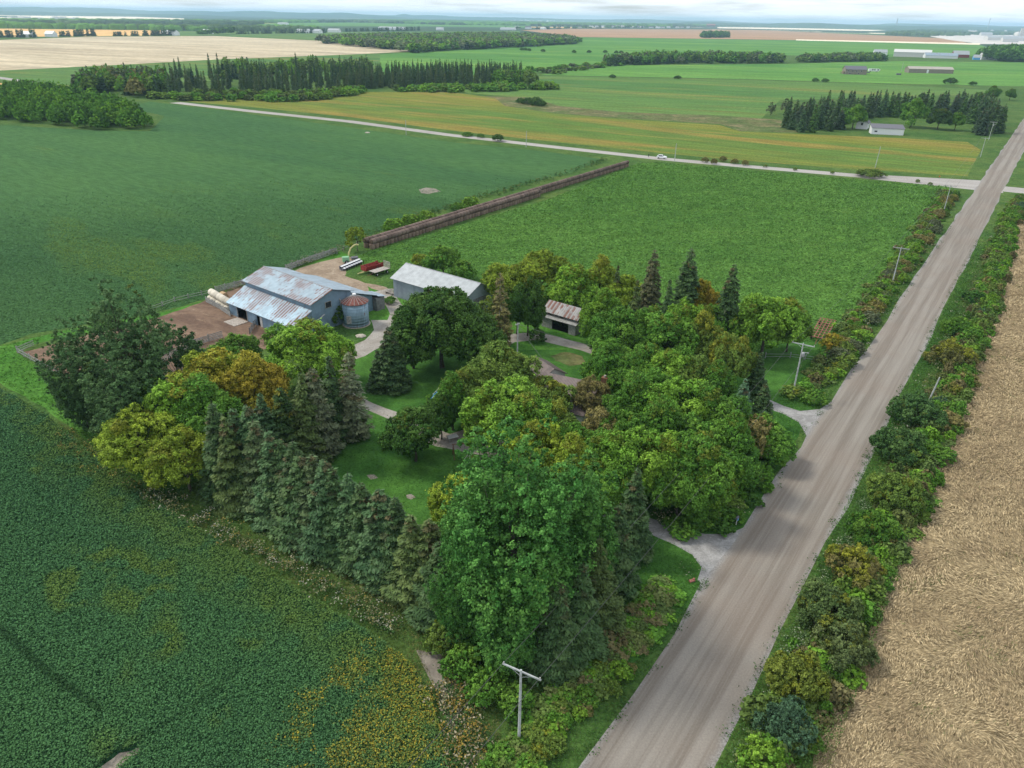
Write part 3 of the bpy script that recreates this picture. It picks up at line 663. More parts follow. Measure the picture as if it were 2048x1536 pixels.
# ------------------------------------------------------------------ farmstead trees: (proto, top px, top py, height, radius, colour, turned share, label)
T = [
 ('poplar1', 215, 552, 26, 8.6, 'popdark', .03, 'tall dark shaggy poplar at the left corner of the barnyard fence'),
 ('poplar1', 120, 640, 19, 5.6, 'popdark', .0, 'dark poplar on the outer left flank of the tall shaggy poplar'),
 ('poplar1', 215, 690, 18, 7.0, 'popdark', .0, 'lower dark green poplar standing in front of the tall shaggy poplar'),
 ('sparse', 335, 640, 15, 4.6, 'popdark', .0, 'thin dark poplar reaching right over the brown barnyard'),
 ('maple0', 425, 702, 13, 6.8, 'lime', .62, 'golden orange maple, the most autumn coloured crown near the barnyard fence'),
 ('maple1', 345, 752, 13, 6.4, 'bright', .18, 'yellow green maple just left of the golden orange maple'),
 ('maple2', 500, 722, 12, 5.5, 'gold', .45, 'golden edged maple between the orange maple and the dark spruces'),
 ('maple3', 262, 820, 11, 5.4, 'lime', .35, 'yellow green maple at the left end of the maple clump beside the soybeans'),
 ('maple0', 355, 862, 10, 4.8, 'lime', .30, 'yellowish maple lowest in the clump, touching the first spruces of the row'),
 ('maple2', 400, 775, 12, 6.0, 'leaf', .06, 'mid green maple in the middle of the maple clump'),
 ('maple1', 600, 645, 12.5, 7.2, 'bright', .16, 'broad bright green maple in front of the grey barn'),
 ('maple3', 660, 672, 11, 4.6, 'bright', .20, 'smaller bright green maple by the bend of the gravel driveway'),
 ('round1', 468, 668, 8.5, 4.8, 'leaf', .04, 'low green round tree against the barnyard board fence'),
 ('round1', 430, 690, 7.5, 4.4, 'leaf', .04, 'small green tree leaning over the barnyard board fence behind the orange maple'),
 ('round0', 880, 585, 15.5, 9.6, 'deep', .03, 'huge round dark green maple beside the driveway loop in front of the machine shed'),
 ('round1', 822, 622, 12, 5.2, 'deep', .02, 'dark green tree on the left flank of the huge round maple'),
 ('round1', 958, 640, 12, 5.0, 'deep', .04, 'dark green tree on the right flank of the huge round maple'),
 ('round1', 885, 490, 9, 5.0, 'leaf', .05, 'round dark green tree behind the pale roof of the machine shed'),
 ('sapling', 842, 508, 5, 2.8, 'lime', .3, 'small yellowish bush tree beside the machine shed roof ridge'),
 ('round1', 925, 520, 6, 3.4, 'leaf', .1, 'low green tree hugging the far side of the machine shed'),
 ('maple3', 1005, 526, 11, 5.6, 'lime', .10, 'yellow green tree at the left end of the back tree line'),
 ('maple0', 1080, 503, 12.5, 6.8, 'lime', .14, 'broad yellow green tree topping the back tree line beside the hay field'),
 ('maple1', 1150, 530, 12, 5.6, 'bright', .14, 'light green tree in the back tree line left of the small pointed spruce'),
 ('maple2', 1202, 525, 12, 4.8, 'lime', .35, 'yellow topped tree in the back tree line next to the small pointed spruce'),
 ('maple0', 1255, 550, 11, 4.8, 'lime', .15, 'light green tree between two tall spires of the back tree line'),
 ('maple1', 1058, 557, 13, 3.9, 'deep', .06, 'dark green maple left of the rusty roofed old shed'),
 ('maple3', 1035, 572, 11, 3.6, 'deep', .08, 'dark leafy maple behind the farmyard utility pole'),
 ('sparse', 985, 590, 11, 3.4, 'olive', .15, 'thin airy tree at the corner of the machine shed'),
 ('maple2', 1206, 592, 12, 4.7, 'bright', .08, 'bright green maple right of the rusty roofed old shed'),
 ('maple0', 1253, 620, 13, 6.2, 'leaf', .05, 'rounded green maple at the edge of the back lawn'),
 ('maple1', 1335, 628, 13, 6.2, 'leaf', .06, 'tall green maple in the centre of the right hand grove'),
 ('maple2', 1408, 640, 12, 4.4, 'olive', .45, 'thinning maple with tan turned top in the right hand grove'),
 ('maple3', 1465, 665, 12, 4.2, 'olive', .60, 'browning maple near the dark spruces at the field gate'),
 ('maple3', 1545, 590, 13, 7.0, 'bright', .12, 'wide light green tree at the right end of the back tree line'),
 ('maple2', 1590, 618, 9.5, 4.0, 'olive', .35, 'dull tan green tree tucked behind the wide light green tree'),
 ('maple0', 1410, 560, 12, 4.0, 'gold', .35, 'yellow tree with a pale bare trunk between two dark spires'),
 ('maple1', 1300, 690, 10, 4.2, 'leaf', .04, 'lower green tree below the tall green maple of the right hand grove'),
 ('maple0', 1006, 690, 12, 6.0, 'olive', .15, 'olive green maple beside the brown roofed farmhouse'),
 ('maple1', 935, 740, 10, 4.4, 'olive', .12, 'smaller olive tree left of the farmhouse over the turning circle'),
 ('maple2', 903, 758, 9.5, 3.7, 'leaf', .06, 'green tree beside the blue slide'),
 ('maple3', 1015, 765, 13, 7.4, 'bright', .10, 'large weeping bright green maple in front of the farmhouse'),
 ('maple0', 968, 790, 10.5, 3.7, 'lime', .10, 'yellow green drooping tree on the left side of the weeping maple'),
 ('round1', 826, 814, 9.5, 4.7, 'deep', .03, 'dark round tree standing alone at the lawn edge by the driveway'),
 ('round1', 880, 786, 8.5, 2.6, 'deep', .02, 'dark tree shading the backboard at the turning circle'),
 ('maple1', 1080, 848, 11, 4.8, 'lime', .20, 'bright yellow green tree directly behind the tall front poplar'),
 ('maple2', 1148, 885, 10.5, 4.2, 'lime', .22, 'yellow green tree right behind the tall front poplar, second of the pair'),
 ('maple3', 1184, 756, 7.5, 3.2, 'brown', .55, 'rusty brown leaved tree in front of the farmhouse roof'),
 ('maple0', 1100, 757, 7.5, 4.0, 'olive', .40, 'tan leaved small tree at the left end of the farmhouse roof'),
 ('maple2', 1120, 815, 8.5, 3.8, 'olive', .30, 'olive and tan tree below the rusty brown tree'),
 ('maple1', 1205, 822, 9, 3.8, 'brown', .35, 'orange brown tree in the middle of the grove below the farmhouse'),
 ('maple0', 1160, 850, 8.5, 3.8, 'leaf', .10, 'low green tree between the yellow pair and the orange brown tree'),
 ('maple2', 1275, 765, 11.5, 5.0, 'leaf', .05, 'green maple right of the farmhouse chimney'),
 ('maple3', 1250, 815, 10, 4.0, 'leaf', .05, 'green tree just below the maple at the farmhouse chimney'),
 ('maple0', 1365, 762, 13, 6.4, 'bright', .06, 'broad bright green crown in the middle of the roadside grove'),
 ('maple1', 1420, 775, 12, 5.6, 'leaf', .06, 'green maple crown nearest the upper roadside entrance'),
 ('maple2', 1330, 815, 12, 5.2, 'leaf', .08, 'green maple crown in the left middle of the roadside grove'),
 ('maple3', 1400, 838, 12, 5.8, 'leaf', .05, 'dense green maple crown in the centre of the roadside grove'),
 ('maple0', 1290, 862, 12.5, 5.8, 'bright', .14, 'light green maple crown at the front left of the roadside grove'),
 ('maple2', 1338, 893, 10.5, 4.2, 'bright', .22, 'yellow flecked low maple crown at the front of the roadside grove'),
 ('maple1', 1415, 885, 12, 5.2, 'leaf', .06, 'green maple crown beside the gravel road, right side of the grove'),
 ('maple3', 1430, 908, 10, 4.3, 'bright', .30, 'orange flecked maple at the lower right tip of the roadside grove'),
 ('maple0', 1368, 918, 10, 3.9, 'leaf', .05, 'low green maple at the bottom of the roadside grove above the entrance'),
 ('round1', 1530, 830, 7.5, 4.0, 'leaf', .15, 'leafy green tree beside the upper roadside entrance'),
 ('round1', 1552, 862, 6, 3.0, 'leaf', .06, 'low bushy tree at the road edge below the upper entrance'),
 ('sapling', 1512, 835, 8, 2.6, 'brown', .45, 'small rusty tree between the blue spruce and the roadside'),
 ('round1', 1482, 905, 6.5, 3.0, 'leaf', .05, 'low green roadside tree at the right edge of the grove'),
 ('poplar0', 1045, 878, 25.5, 9.2, 'poplar', .0, 'tallest bright green poplar in the foreground'),
 ('poplar0', 975, 965, 18, 5.4, 'poplar', .0, 'left stem of the foreground poplar clump, shorter and rounder'),
 ('poplar0', 1140, 930, 19, 6.6, 'poplar', .0, 'right stem of the foreground poplar clump beside the dark spruces'),
 ('round1', 915, 955, 8.0, 3.8, 'lime', .18, 'small yellow green tree half behind the foreground poplar at the lawn'),
 ('poplar0', 1020, 1185, 10, 4.6, 'poplar', .0, 'lowest leafy poplar growth right above the nearest utility pole'),
 ('poplar0', 925, 1120, 11, 3.8, 'poplar', .0, 'small leafy poplar filling the left foot of the foreground clump'),
 ('poplar0', 985, 1100, 12, 5.0, 'poplar', .0, 'low leafy poplar at the foot of the foreground clump above the bare patch'),
 ('bush0', 925, 1300, 3.0, 2.2, 'leaf', .05, 'leafy undergrowth bush at the left foot of the foreground poplar'),
 ('bush1', 975, 1352, 2.8, 2.3, 'leaf', 0, 'green undergrowth bush directly under the foreground poplar'),
 ('bush0', 1030, 1385, 2.4, 2.0, 'leaf', .1, 'green bush between the foreground poplar and the nearest utility pole'),
 ('bush1', 890, 1250, 3.0, 2.4, 'olive', .1, 'olive bush at the corner where the spruce row meets the bare patch'),
 ('maple1', 1215, 585, 11, 4.4, 'bright', .10, 'light green tree behind the bright maple at the old shed, hay field beyond'),
 ('maple3', 1290, 612, 12.5, 5.0, 'leaf', .06, 'green maple filling the space between the two rounded lawn edge maples'),
 ('maple0', 1225, 680, 11, 4.6, 'leaf', .05, 'green maple beside the end of the two track lane'),
 ('maple2', 1262, 720, 9.5, 4.2, 'leaf', .06, 'low green maple between the farmhouse chimney and the right hand grove'),
 ('maple1', 1345, 705, 11, 4.8, 'bright', .08, 'light green maple in the heart of the right hand grove'),
 ('maple0', 1395, 715, 10.5, 4.4, 'olive', .12, 'olive green maple with dead grey twigs in the right hand grove'),
 ('maple2', 1440, 735, 10, 4.2, 'leaf', .10, 'green maple just below the browning maple'),
 ('maple3', 1375, 600, 12, 4.4, 'bright', .08, 'light green crown below the tallest dark spire'),
 ('maple1', 1425, 612, 11, 4.0, 'leaf', .08, 'green crown between the tallest spire and the right spire, low down'),
 ('maple3', 1490, 615, 11, 4.4, 'bright', .12, 'light green crown left of the wide light green tree'),
 ('maple0', 1310, 740, 11, 4.6, 'leaf', .05, 'green maple above the broad bright roadside crown'),
 ('maple2', 1135, 568, 8, 3.2, 'bright', .10, 'light green treetop showing behind the old shed roof'),
 ('maple1', 1210, 870, 10, 4.4, 'leaf', .08, 'shaded green tree between the orange brown tree and the roadside grove'),
 ('maple3', 1225, 930, 9, 4.0, 'leaf', .06, 'dark shaded low tree behind the spruce right of the foreground poplar'),
 ('maple0', 1085, 800, 9.5, 4.2, 'leaf', .08, 'green crown between the weeping maple and the tan small tree'),
 ('maple2', 1468, 842, 11, 4.1, 'leaf', .08, 'green roadside crown right of the dense centre of the grove'),
 ('spruce0', 595, 748, 15, 3.8, 'spruce2', .06, 'broad olive spruce at the top corner of the lawn'),
 ('pine', 622, 738, 15, 3.6, 'grey', .10, 'ragged spruce with bare grey side branches at the lawn corner'),
 ('spruce1', 652, 712, 15, 3.2, 'spruce', .04, 'dark spruce behind the ragged grey branched spruce'),
 ('snag', 690, 708, 15, 3.0, 'grey', .15, 'half bare grey spruce nearest the gravel driveway'),
 ('spruce2', 560, 775, 13, 3.6, 'spruce', .03, 'dark spruce between the golden maple and the lawn corner'),
 ('spruce0', 520, 788, 13, 3.4, 'spruceb', .02, 'bluish spruce just right of the golden maples'),
 ('spruce2', 778, 655, 12, 3.8, 'spruce', .03, 'dark spruce at the front left of the huge round maple'),
 ('spruce1', 752, 700, 8, 2.4, 'spruce', .02, 'short dark spruce on the outer side of the driveway loop'),
 ('snag', 1003, 548, 16, 2.6, 'brown', .25, 'tall thin dying spruce beside the machine shed'),
 ('spruce1', 1237, 532, 13.5, 2.4, 'spruce2', .10, 'small pointed spruce in the back tree line'),
 ('spire', 1310, 503, 18, 2.9, (.095, .105, .048), .12, 'tall brownish spire of a spruce in the back tree line'),
 ('spire', 1386, 500, 19, 3.6, 'spruce', .06, 'tallest dark spruce spire in the back tree line'),
 ('spire', 1466, 533, 19, 3.2, 'spruce', .05, 'dark spruce spire at the right of the back tree line'),
 ('spruce1', 1275, 560, 14, 2.6, 'spruce2', .08, 'dull slim spruce left of the brownish spire'),
 ('spruce1', 1345, 560, 14, 2.6, 'spruce', .05, 'slim dark spruce between the brownish spire and the tallest spire'),
 ('spruce1', 1522, 706, 9, 2.6, 'spruce', .02, 'very dark spruce beside the gate to the hay field'),
 ('spruce0', 1490, 755, 11, 2.8, 'blue', .02, 'blue green spruce on the road side of the grove'),
 ('spruce2', 1532, 768, 8, 2.4, 'spruce', .02, 'dark spruce at the mouth of the upper roadside entrance'),
 ('spruce0', 1380, 868, 9.5, 2.6, 'blue', .02, 'blue spruce buried in the lower roadside grove'),
 ('spruce0', 1275, 940, 13, 3.2, 'spruce', .03, 'dark spruce left of the lower roadside entrance'),
 ('spruce2', 1235, 1010, 12.5, 3.4, 'spruce', .03, 'dark spruce to the right of the foreground poplar'),
 ('spruce0', 1205, 1075, 12, 3.4, 'spruce2', .05, 'olive dark spruce lower right of the foreground poplar'),
 ('spruce1', 1165, 1130, 12, 3.4, 'spruce', .04, 'dark spruce near the bottom right of the foreground poplar'),
 ('spruce2', 1115, 1165, 11.5, 3.6, 'spruce', .03, 'dark spreading spruce lowest by the road verge'),
]
row = [(430, 803, 15), (452, 832, 14), (462, 818, 14), (493, 812, 14.5), (505, 843, 13.5), (532, 865, 13.5), (560, 880, 12.5), (578, 882, 13.5), (614, 911, 13), (643, 928, 13), (668, 938, 12.5), (697, 946, 12.5), (724, 964, 12), (758, 980, 12), (788, 998, 12), (826, 1032, 11.5), (856, 1040, 11), (598, 915, 12), (880, 1085, 10)]
rowdesc = ['topmost and leftmost spruce of the front row, against the golden maples', 'spruce close under the topmost one of the front row', 'bluish spruce leaning on the topmost pair of the front row', 'tall bluish spruce, fourth in the front row below the maples', 'brown flecked spruce squeezed behind the fifth crown of the front row', 'bluish spruce in the upper part of the front row beside the lawn corner', 'low dark spruce on the field side of the front row, upper part', 'full dark spruce where the front row meets the lawn', 'brown topped spruce of the front row', 'green spruce right below the brown topped spruce', 'slim dark spruce in the middle of the front row', 'full spruce in the middle of the front row, lawn behind', 'dark spruce just past the middle of the front row', 'spruce with pale green tips towards the poplar end of the front row', 'narrow topped spruce, fourth from the poplar end of the front row', 'dull spruce, third from the poplar end of the front row', 'spruce half behind the poplar leaves, second from that end', 'dark spruce on the field side of the brown topped spruce', 'small dark spruce at the foot of the foreground poplar on the field side']
rp = ['spruce0', 'spruce3', 'spruce0', 'spruce2', 'spruce1', 'spruce3', 'spruce2', 'spruce0', 'spruce1', 'spruce2', 'spruce1', 'spruce0', 'spruce0', 'spruce2', 'spruce0', 'spruce1', 'spruce2', 'spruce2', 'spruce1']
rc = ['spruce', 'spruce2', 'spruceb', 'spruceb', 'brown', 'spruceb', 'spruce', 'spruce', 'brown', 'spruceb', 'spruce', 'spruceb', 'spruce', 'spruceb', 'spruce', 'spruce2', 'spruce2', 'spruce', 'spruce']
for i, (a, b, h) in enumerate(row):
    T.append((rp[i], a, b, h, random.uniform(3.9, 4.7), rc[i] if rc[i] != 'brown' else (0.072, 0.112, 0.042), 0.10 if rc[i] == 'brown' else 0.04, rowdesc[i]))
NAMES = dict(poplar='poplar_tree', maple='maple_tree', round='broadleaf_tree', sparse='slender_tree', sapling='young_tree', spruce='spruce_tree', pine='spruce_tree', spire='spruce_tree', snag='spruce_tree')
for (pr, a, b, h, rd, c, au, lab) in T:
    x, y = at_top(a, b, h * 0.97); au *= 0.7 if pr[0] == 'm' else 1
    key = pr.rstrip('0123456789')
    rt = plant(pr, x, y, h, rd, c, au, lab, 'tree' if key != 'bush' else 'bush', name=NAMES.get(key, key), group='spruce row along the soybean field' if lab in rowdesc else None)
    mt_ = 'leaf_gold' if 'golden' in lab and 'olden maples' not in lab else ('leaf_rust' if c == 'brown' and 'spruce' not in pr and pr not in ('spire', 'snag', 'pine') else None)
    if mt_:
        for cc_ in rt.children:
            if cc_.name.startswith('crown'): cc_.material_slots[0].link = 'OBJECT'; cc_.material_slots[0].material = M[mt_]

def proto_faces(key, nface):
    me = PT[key]['crown']; n = len(me.polygons); v = np.empty(len(me.vertices) * 3, np.float32); me.vertices.foreach_get('co', v); v = v.reshape(n, 4, 3)
    a = np.empty(n * 4, np.float32); me.attributes['leafc'].data.foreach_get('color', a); a = a.reshape(n, 4)
    k = np.random.default_rng(1).permutation(n)[:nface]; s = math.sqrt(n / nface) ** 0.85
    q = v[k]; c = q.mean(1, keepdims=True); q = c + (q - c) * s
    return q, a[k, 0]
def woods(name, kinds, poly, dens, hr, rr2, cols, label, seed, nface=170, cap=6000, z=0.0, pts=None, kind='stuff', cat='wood'):
    rg = np.random.default_rng(seed)
    x, y = pts if pts is not None else sample_poly(poly, dens, seed, cap)
    VV, TT = [], []
    for j, key in enumerate(kinds):
        q, a = proto_faces(key, nface); p = PT[key]; m = (np.arange(len(x)) % len(kinds)) == j; n = m.sum()
        if n == 0: continue
        h = rg.uniform(*hr, n); w = rg.uniform(*rr2, n) * (0.65 if 'spruce' in key else 1); an = rg.uniform(0, 6.28, n)
        b = q.reshape(-1, 3)
        X = b[:, 0] / p['r']; Y = b[:, 1] / p['r']; Z = b[:, 2] / p['h']
        vx = (np.outer(np.cos(an) * w, X) - np.outer(np.sin(an) * w, Y)) + x[m][:, None]
        vy = (np.outer(np.sin(an) * w, X) + np.outer(np.cos(an) * w, Y)) + y[m][:, None]
        vz = np.outer(h, Z) + z
        VV.append(np.stack([vx, vy, vz], 2).reshape(-1, 3))
        cc = np.array([GREENS[c] if isinstance(c, str) else c for c in (cols if 'spruce' not in key else ['spruce', 'dark', 'spruce2'])]); ci = cc[rg.integers(0, len(cc), n)] * rg.uniform(.8, 1.2, (n, 1))
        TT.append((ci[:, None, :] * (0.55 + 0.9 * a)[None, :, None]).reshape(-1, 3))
    V = np.concatenate(VV); TT = np.concatenate(TT)
    me = np_mesh(name, V, np.arange(len(V)).reshape(-1, 4), [M['tint']], TT, 'tint')
    return tag(link(name, me), label, cat, kind=kind)
# ------------------------------------------------------------------ hedgerow bushes
bush_col = ['olive', 'leaf', 'brown', 'bright', 'blue', 'deep', 'grey', 'lime']
def hedge(line, n, spread, size, label, group, cols, seed, hgt=1.0, ywt=None):
    r = random.Random(seed); cum = [0]
    for i in range(1, len(line)): cum.append(cum[-1] + math.dist(line[i - 1], line[i]))
    for k in range(n):
        t = (k + r.uniform(.1, .9)) / n
        if ywt: t = t ** ywt
        d = t * cum[-1]; i = max(j for j in range(len(cum)) if cum[j] <= d + 1e-9); i = min(i, len(line) - 2)
        f = (d - cum[i]) / (cum[i + 1] - cum[i]); a, b = line[i], line[i + 1]
        x = a[0] + (b[0] - a[0]) * f + r.uniform(-spread, spread); y = a[1] + (b[1] - a[1]) * f
        s = size * r.uniform(0.6, 1.25); c = r.choice(cols)
        wd = dict(olive='olive green', leaf='green', brown='reddish brown', bright='bright green', blue='blue green', deep='dark green', grey='greyish', lime='yellowish')[c]
        plant(r.choice(['bush0', 'bush1', 'bush2', 'bush1']), x, y, s * r.uniform(0.95, 1.3) * hgt, s * 1.05, c, r.choice([0, .05, .2, .35]) if c in ('olive', 'brown', 'lime') else 0.03, label % wd, 'bush', name='bush', group=group + ', ' + wd, rust=r.random() < 0.5)
hedge(GP([(1900, 392), (1880, 425), (1815, 530), (1740, 620), (1690, 700), (1640, 775)]), 64, 2.4, 1.9, '%s bush in the hedge between the hay field and the gravel road', 'hedge along the hay field', ['olive', 'olive', 'leaf', 'brown', 'grey', 'bright', 'brown'], 1)
hedge(GP([(2035, 408), (2010, 470), (1975, 600), (1940, 700), (1905, 800), (1870, 880), (1830, 950)]), 66, 2.2, 2.1, '%s bush between the gravel road and the wheat field, upper half', 'upper hedge along the wheat field', ['olive', 'leaf', 'bright', 'olive', 'brown', 'leaf', 'blue', 'leaf'], 2)
hedge(GP([(1845, 960), (1790, 1060), (1725, 1180), (1650, 1330), (1575, 1500)]), 40, 1.3, 1.6, '%s low bush filling the hedge beside the wheat field, lower half', 'lower hedge along the wheat field', ['olive', 'leaf', 'bright', 'leaf', 'brown'], 3)
hedge(GP([(1230, 1330), (1150, 1420), (1060, 1500), (1010, 1560)]), 30, 2.0, 1.05, '%s bush crowding the verge around the nearest utility pole', 'bushes round the nearest utility pole', ['leaf', 'olive', 'bright', 'leaf', 'brown', 'olive'], 4)
hedge(GP([(1345, 1180), (1285, 1260), (1200, 1340)]), 11, 0.6, 0.7, '%s low bush on the roadside grass strip below the spruces', 'low roadside bushes', ['leaf', 'bright', 'olive'], 5, 0.6)
def undergrowth(name, line, n, spread, hr, wr, cols, label, seed):
    rg = np.random.default_rng(seed); L = np.array(line); seg = np.linalg.norm(np.diff(L, axis=0), axis=1); cum = np.concatenate([[0], np.cumsum(seg)])
    t = rg.random(n) * cum[-1]; i = np.clip(np.searchsorted(cum, t) - 1, 0, len(seg) - 1); f = (t - cum[i]) / seg[i]
    c = L[i] + (L[i + 1] - L[i]) * f[:, None] + np.clip(rg.normal(size=(n, 2)), -1.5, 1.5) * spread
    woods(name, ['bush0', 'bush1', 'bush2'], None, 0, hr, wr, cols, label, seed, 420, pts=(c[:, 0], c[:, 1]), cat='brush')
UC = ['olive', 'leaf', 'bright', (.15, .19, .06), (.11, .17, .05), (.17, .155, .07), 'leaf', (.13, .20, .05)]
undergrowth('hedge_brush', GP([(1897, 385), (1868, 430), (1803, 530), (1728, 620), (1678, 700), (1612, 785)]), 420, 1.6, (.5, 1.9), (.7, 1.7), UC, 'tangled low brush filling the hedge between the hay field and the road', 111)
undergrowth('hedge_brush', GP([(2040, 400), (2010, 470), (1975, 590), (1940, 690), (1905, 780), (1865, 870), (1830, 950), (1790, 1050), (1725, 1170), (1645, 1330), (1560, 1500), (1540, 1560)]), 1150, 1.5, (.5, 2.5), (.6, 1.6), UC, 'tangled low brush filling the hedge between the road and the wheat', 112)
undergrowth('verge_brush', GP([(1335, 1168), (1275, 1268), (1195, 1335), (1120, 1410), (1050, 1490), (1000, 1560)]), 190, 1.0, (.3, 1.1), (.6, 1.5), UC, 'low brush and tall weeds along the left verge near the nearest pole', 113)
undergrowth('grove_brush', GP([(1530, 870), (1500, 960), (1450, 1030), (1390, 1050)]), 110, 1.6, (.6, 1.8), (.8, 1.8), ['leaf', 'olive', 'deep'], 'low growth at the foot of the roadside grove', 114)
BU = [('bush0', 1606, 1328, 4.4, 3.1, (0.17, 0.225, 0.04), .20, 'rounded yellow green bush at the roadside near the bottom right'),
 ('bush1', 1580, 1425, 3.8, 2.8, 'blue', 0, 'blue green willow bush just below the rounded yellow green bush'),
 ('bush2', 1532, 1500, 3.0, 2.2, 'bright', 0, 'bright green bush at the bottom edge beside the road'),
 ('bush0', 1672, 1195, 4.8, 3.5, (0.10, 0.16, 0.05), .12, 'largest dull green bush beside the wheat, above the yellow green bush'),
 ('bush1', 1694, 1265, 4.2, 3.2, (0.12, 0.165, 0.06), .15, 'greyish green bush between the largest dull bush and the wheat'),
 ('bush1', 1715, 1110, 4.2, 3.4, 'brown', .45, 'rusty orange bush in the lower wheat hedge'),
 ('bush0', 1745, 1035, 4.2, 3.0, 'leaf', .05, 'mid green bush just above the rusty orange bush'),
 ('bush0', 1805, 965, 4.8, 3.8, 'olive', .12, 'olive bush spilling onto the wheat above the rusty one'),
 ('bush1', 1840, 800, 5.0, 4.4, (0.075, 0.155, 0.045), .0, 'wide dark green bush below the leaning old post'),
 ('bush0', 1800, 870, 4.6, 4.0, (0.08, 0.165, 0.045), .0, 'dark green bush left below the wide dark green bush'),
 ('bush1', 1905, 690, 4.6, 4.2, (0.14, 0.15, 0.05), .35, 'wide brownish green bush above the leaning old post'),
 ('bush0', 1918, 640, 4.0, 3.2, 'leaf', 0, 'round green bush above the wide brownish bush'),
 ('bush0', 1950, 585, 3.4, 2.4, (0.06, .16, .03), 0, 'fresh green bush at the wheat edge halfway up the road'),
 ('bush1', 1742, 340, 3.2, 6.0, 'olive', .08, 'broad flat bush on the field side of the cross road'),
 ('sapling', 712, 455, 7.5, 3.0, 'lime', .06, 'upright yellow green tree at the near end of the bale rows'),
 ('bush0', 785, 440, 4.0, 3.4, 'bright', .05, 'bright bush beside the bales, nearest the upright tree'),
 ('bush0', 818, 432, 4.2, 3.2, 'bright', .05, 'bright bush beside the bales, second from the upright tree'),
 ('bush0', 852, 424, 4.2, 3.2, 'bright', .15, 'bright bush beside the bales, third from the upright tree'),
 ('bush0', 940, 397, 4.5, 3.6, 'bright', .05, 'bushy green clump beside the middle of the bale rows'),
 ('bush2', 912, 408, 2.6, 2.4, 'leaf', .05, 'small green bush left of the clump at the middle bales'),
 ('bush2', 995, 270, 3.6, 3.6, 'deep', 0, 'round dark bush standing at the edge of the cross road'),
 ('bush1', 935, 265, 2.2, 3.6, 'leaf', 0, 'low wide bush along the cross road left of the round dark bush'),
 ('bush2', 962, 268, 2.2, 2.2, 'leaf', 0, 'small bush between the low wide bush and the round dark bush'),
 ('bush2', 1668, 672, 3.4, 2.2, 'gold', .6, 'golden bush beside the rusty wagon frame'),
 ('bush2', 962, 628, 3, 2.0, 'deep', 0, 'dark shrub beside the huge round maple towards the shed'),
 ('bush2', 1074, 660, 3.0, 1.8, 'deep', 0, 'small dark shrub beside the two track lane behind the farmhouse'),
 ('bush1', 1365, 1045, 1.6, 2.6, 'leaf', 0, 'low weedy bush by the mailbox'),
 ('bush1', 1410, 1020, 2.0, 2.8, 'leaf', 0, 'weedy bush at the foot of the orange flecked maple'),
 ('bush2', 678, 615, 4.2, 2.3, 'deep', 0, 'dark bush growing against the barn wall beside the grain bin'),
 ('bush2', 1590, 775, 2, 2.2, 'olive', .2, 'brownish green bush at the foot of the transformer pole'),
 ('bush1', 1630, 785, 2, 2.6, 'leaf', .1, 'green bush at the corner of the upper roadside entrance'),
 ('bush1', 780, 595, 1.6, 1.5, 'leaf', .0, 'small weedy bush at the near corner of the machine shed')]
for (pr, a, b, h, rd, c, au, lab) in BU:
    x, y = at_top(a, b, h * 0.9)
    if pr in ('bush0', 'bush1') and rd >= 2.7 and y < 200: pr = 'bush3' if pr == 'bush0' else 'bush4'
    plant(pr, x, y, h, rd, c, au, lab, 'bush' if 'tree' not in lab.split()[:4] else 'tree', name='bush' if pr != 'sapling' else 'young_tree')
for i, (a, b) in enumerate([(1410, 322), (1428, 325), (1446, 320), (1468, 325), (1490, 328), (1590, 338), (1835, 362), (1860, 368), (1664, 345), (1530, 332)]):
    x, y = G(a, b + 3)
    plant('bush2', x, y, 2.4 if i < 5 else 1.3, 1.8 if i < 5 else 1.0, 'brown' if i < 5 else 'olive', .2, 'scrubby brown bush on the hay field side of the cross road' if i < 5 else 'tiny dull bush dotting the hay field edge of the cross road', 'bush', name='bush', group='scrubby bushes by the cross road' if i < 5 else 'tiny bushes by the cross road')
for i, (a, b, s) in enumerate([(1055, 208, 5), (1072, 210, 6), (1042, 206, 4), (1082, 212, 4), (1630, 163, 4), (1650, 164, 4), (1900, 168, 7), (1945, 170, 4), (1225, 156, 4), (1355, 158, 4), (1845, 196, 4)]):
    x, y = G(a, b); plant('bush1', x, y, s * .9, s * 1.1, 'deep', 0, 'dark bush in the grassy creek hollow' if i < 4 else 'lone dark bush out in the far green fields', 'bush', name='bush', group='creek bushes' if i < 4 else 'lone far bushes')
for i in range(9):
    x, y = G([1044, 1051, 1058, 1086, 1148, 1178, 1210, 1232, 1242][i], [101, 101, 102, 104, 106, 106, 106, 107, 107][i]); plant('bush1', x, y, 5, 5, 'deep', 0, 'dark dot of a shrub out in the far bright green field', 'bush', name='bush', group='shrub dots in the far field')

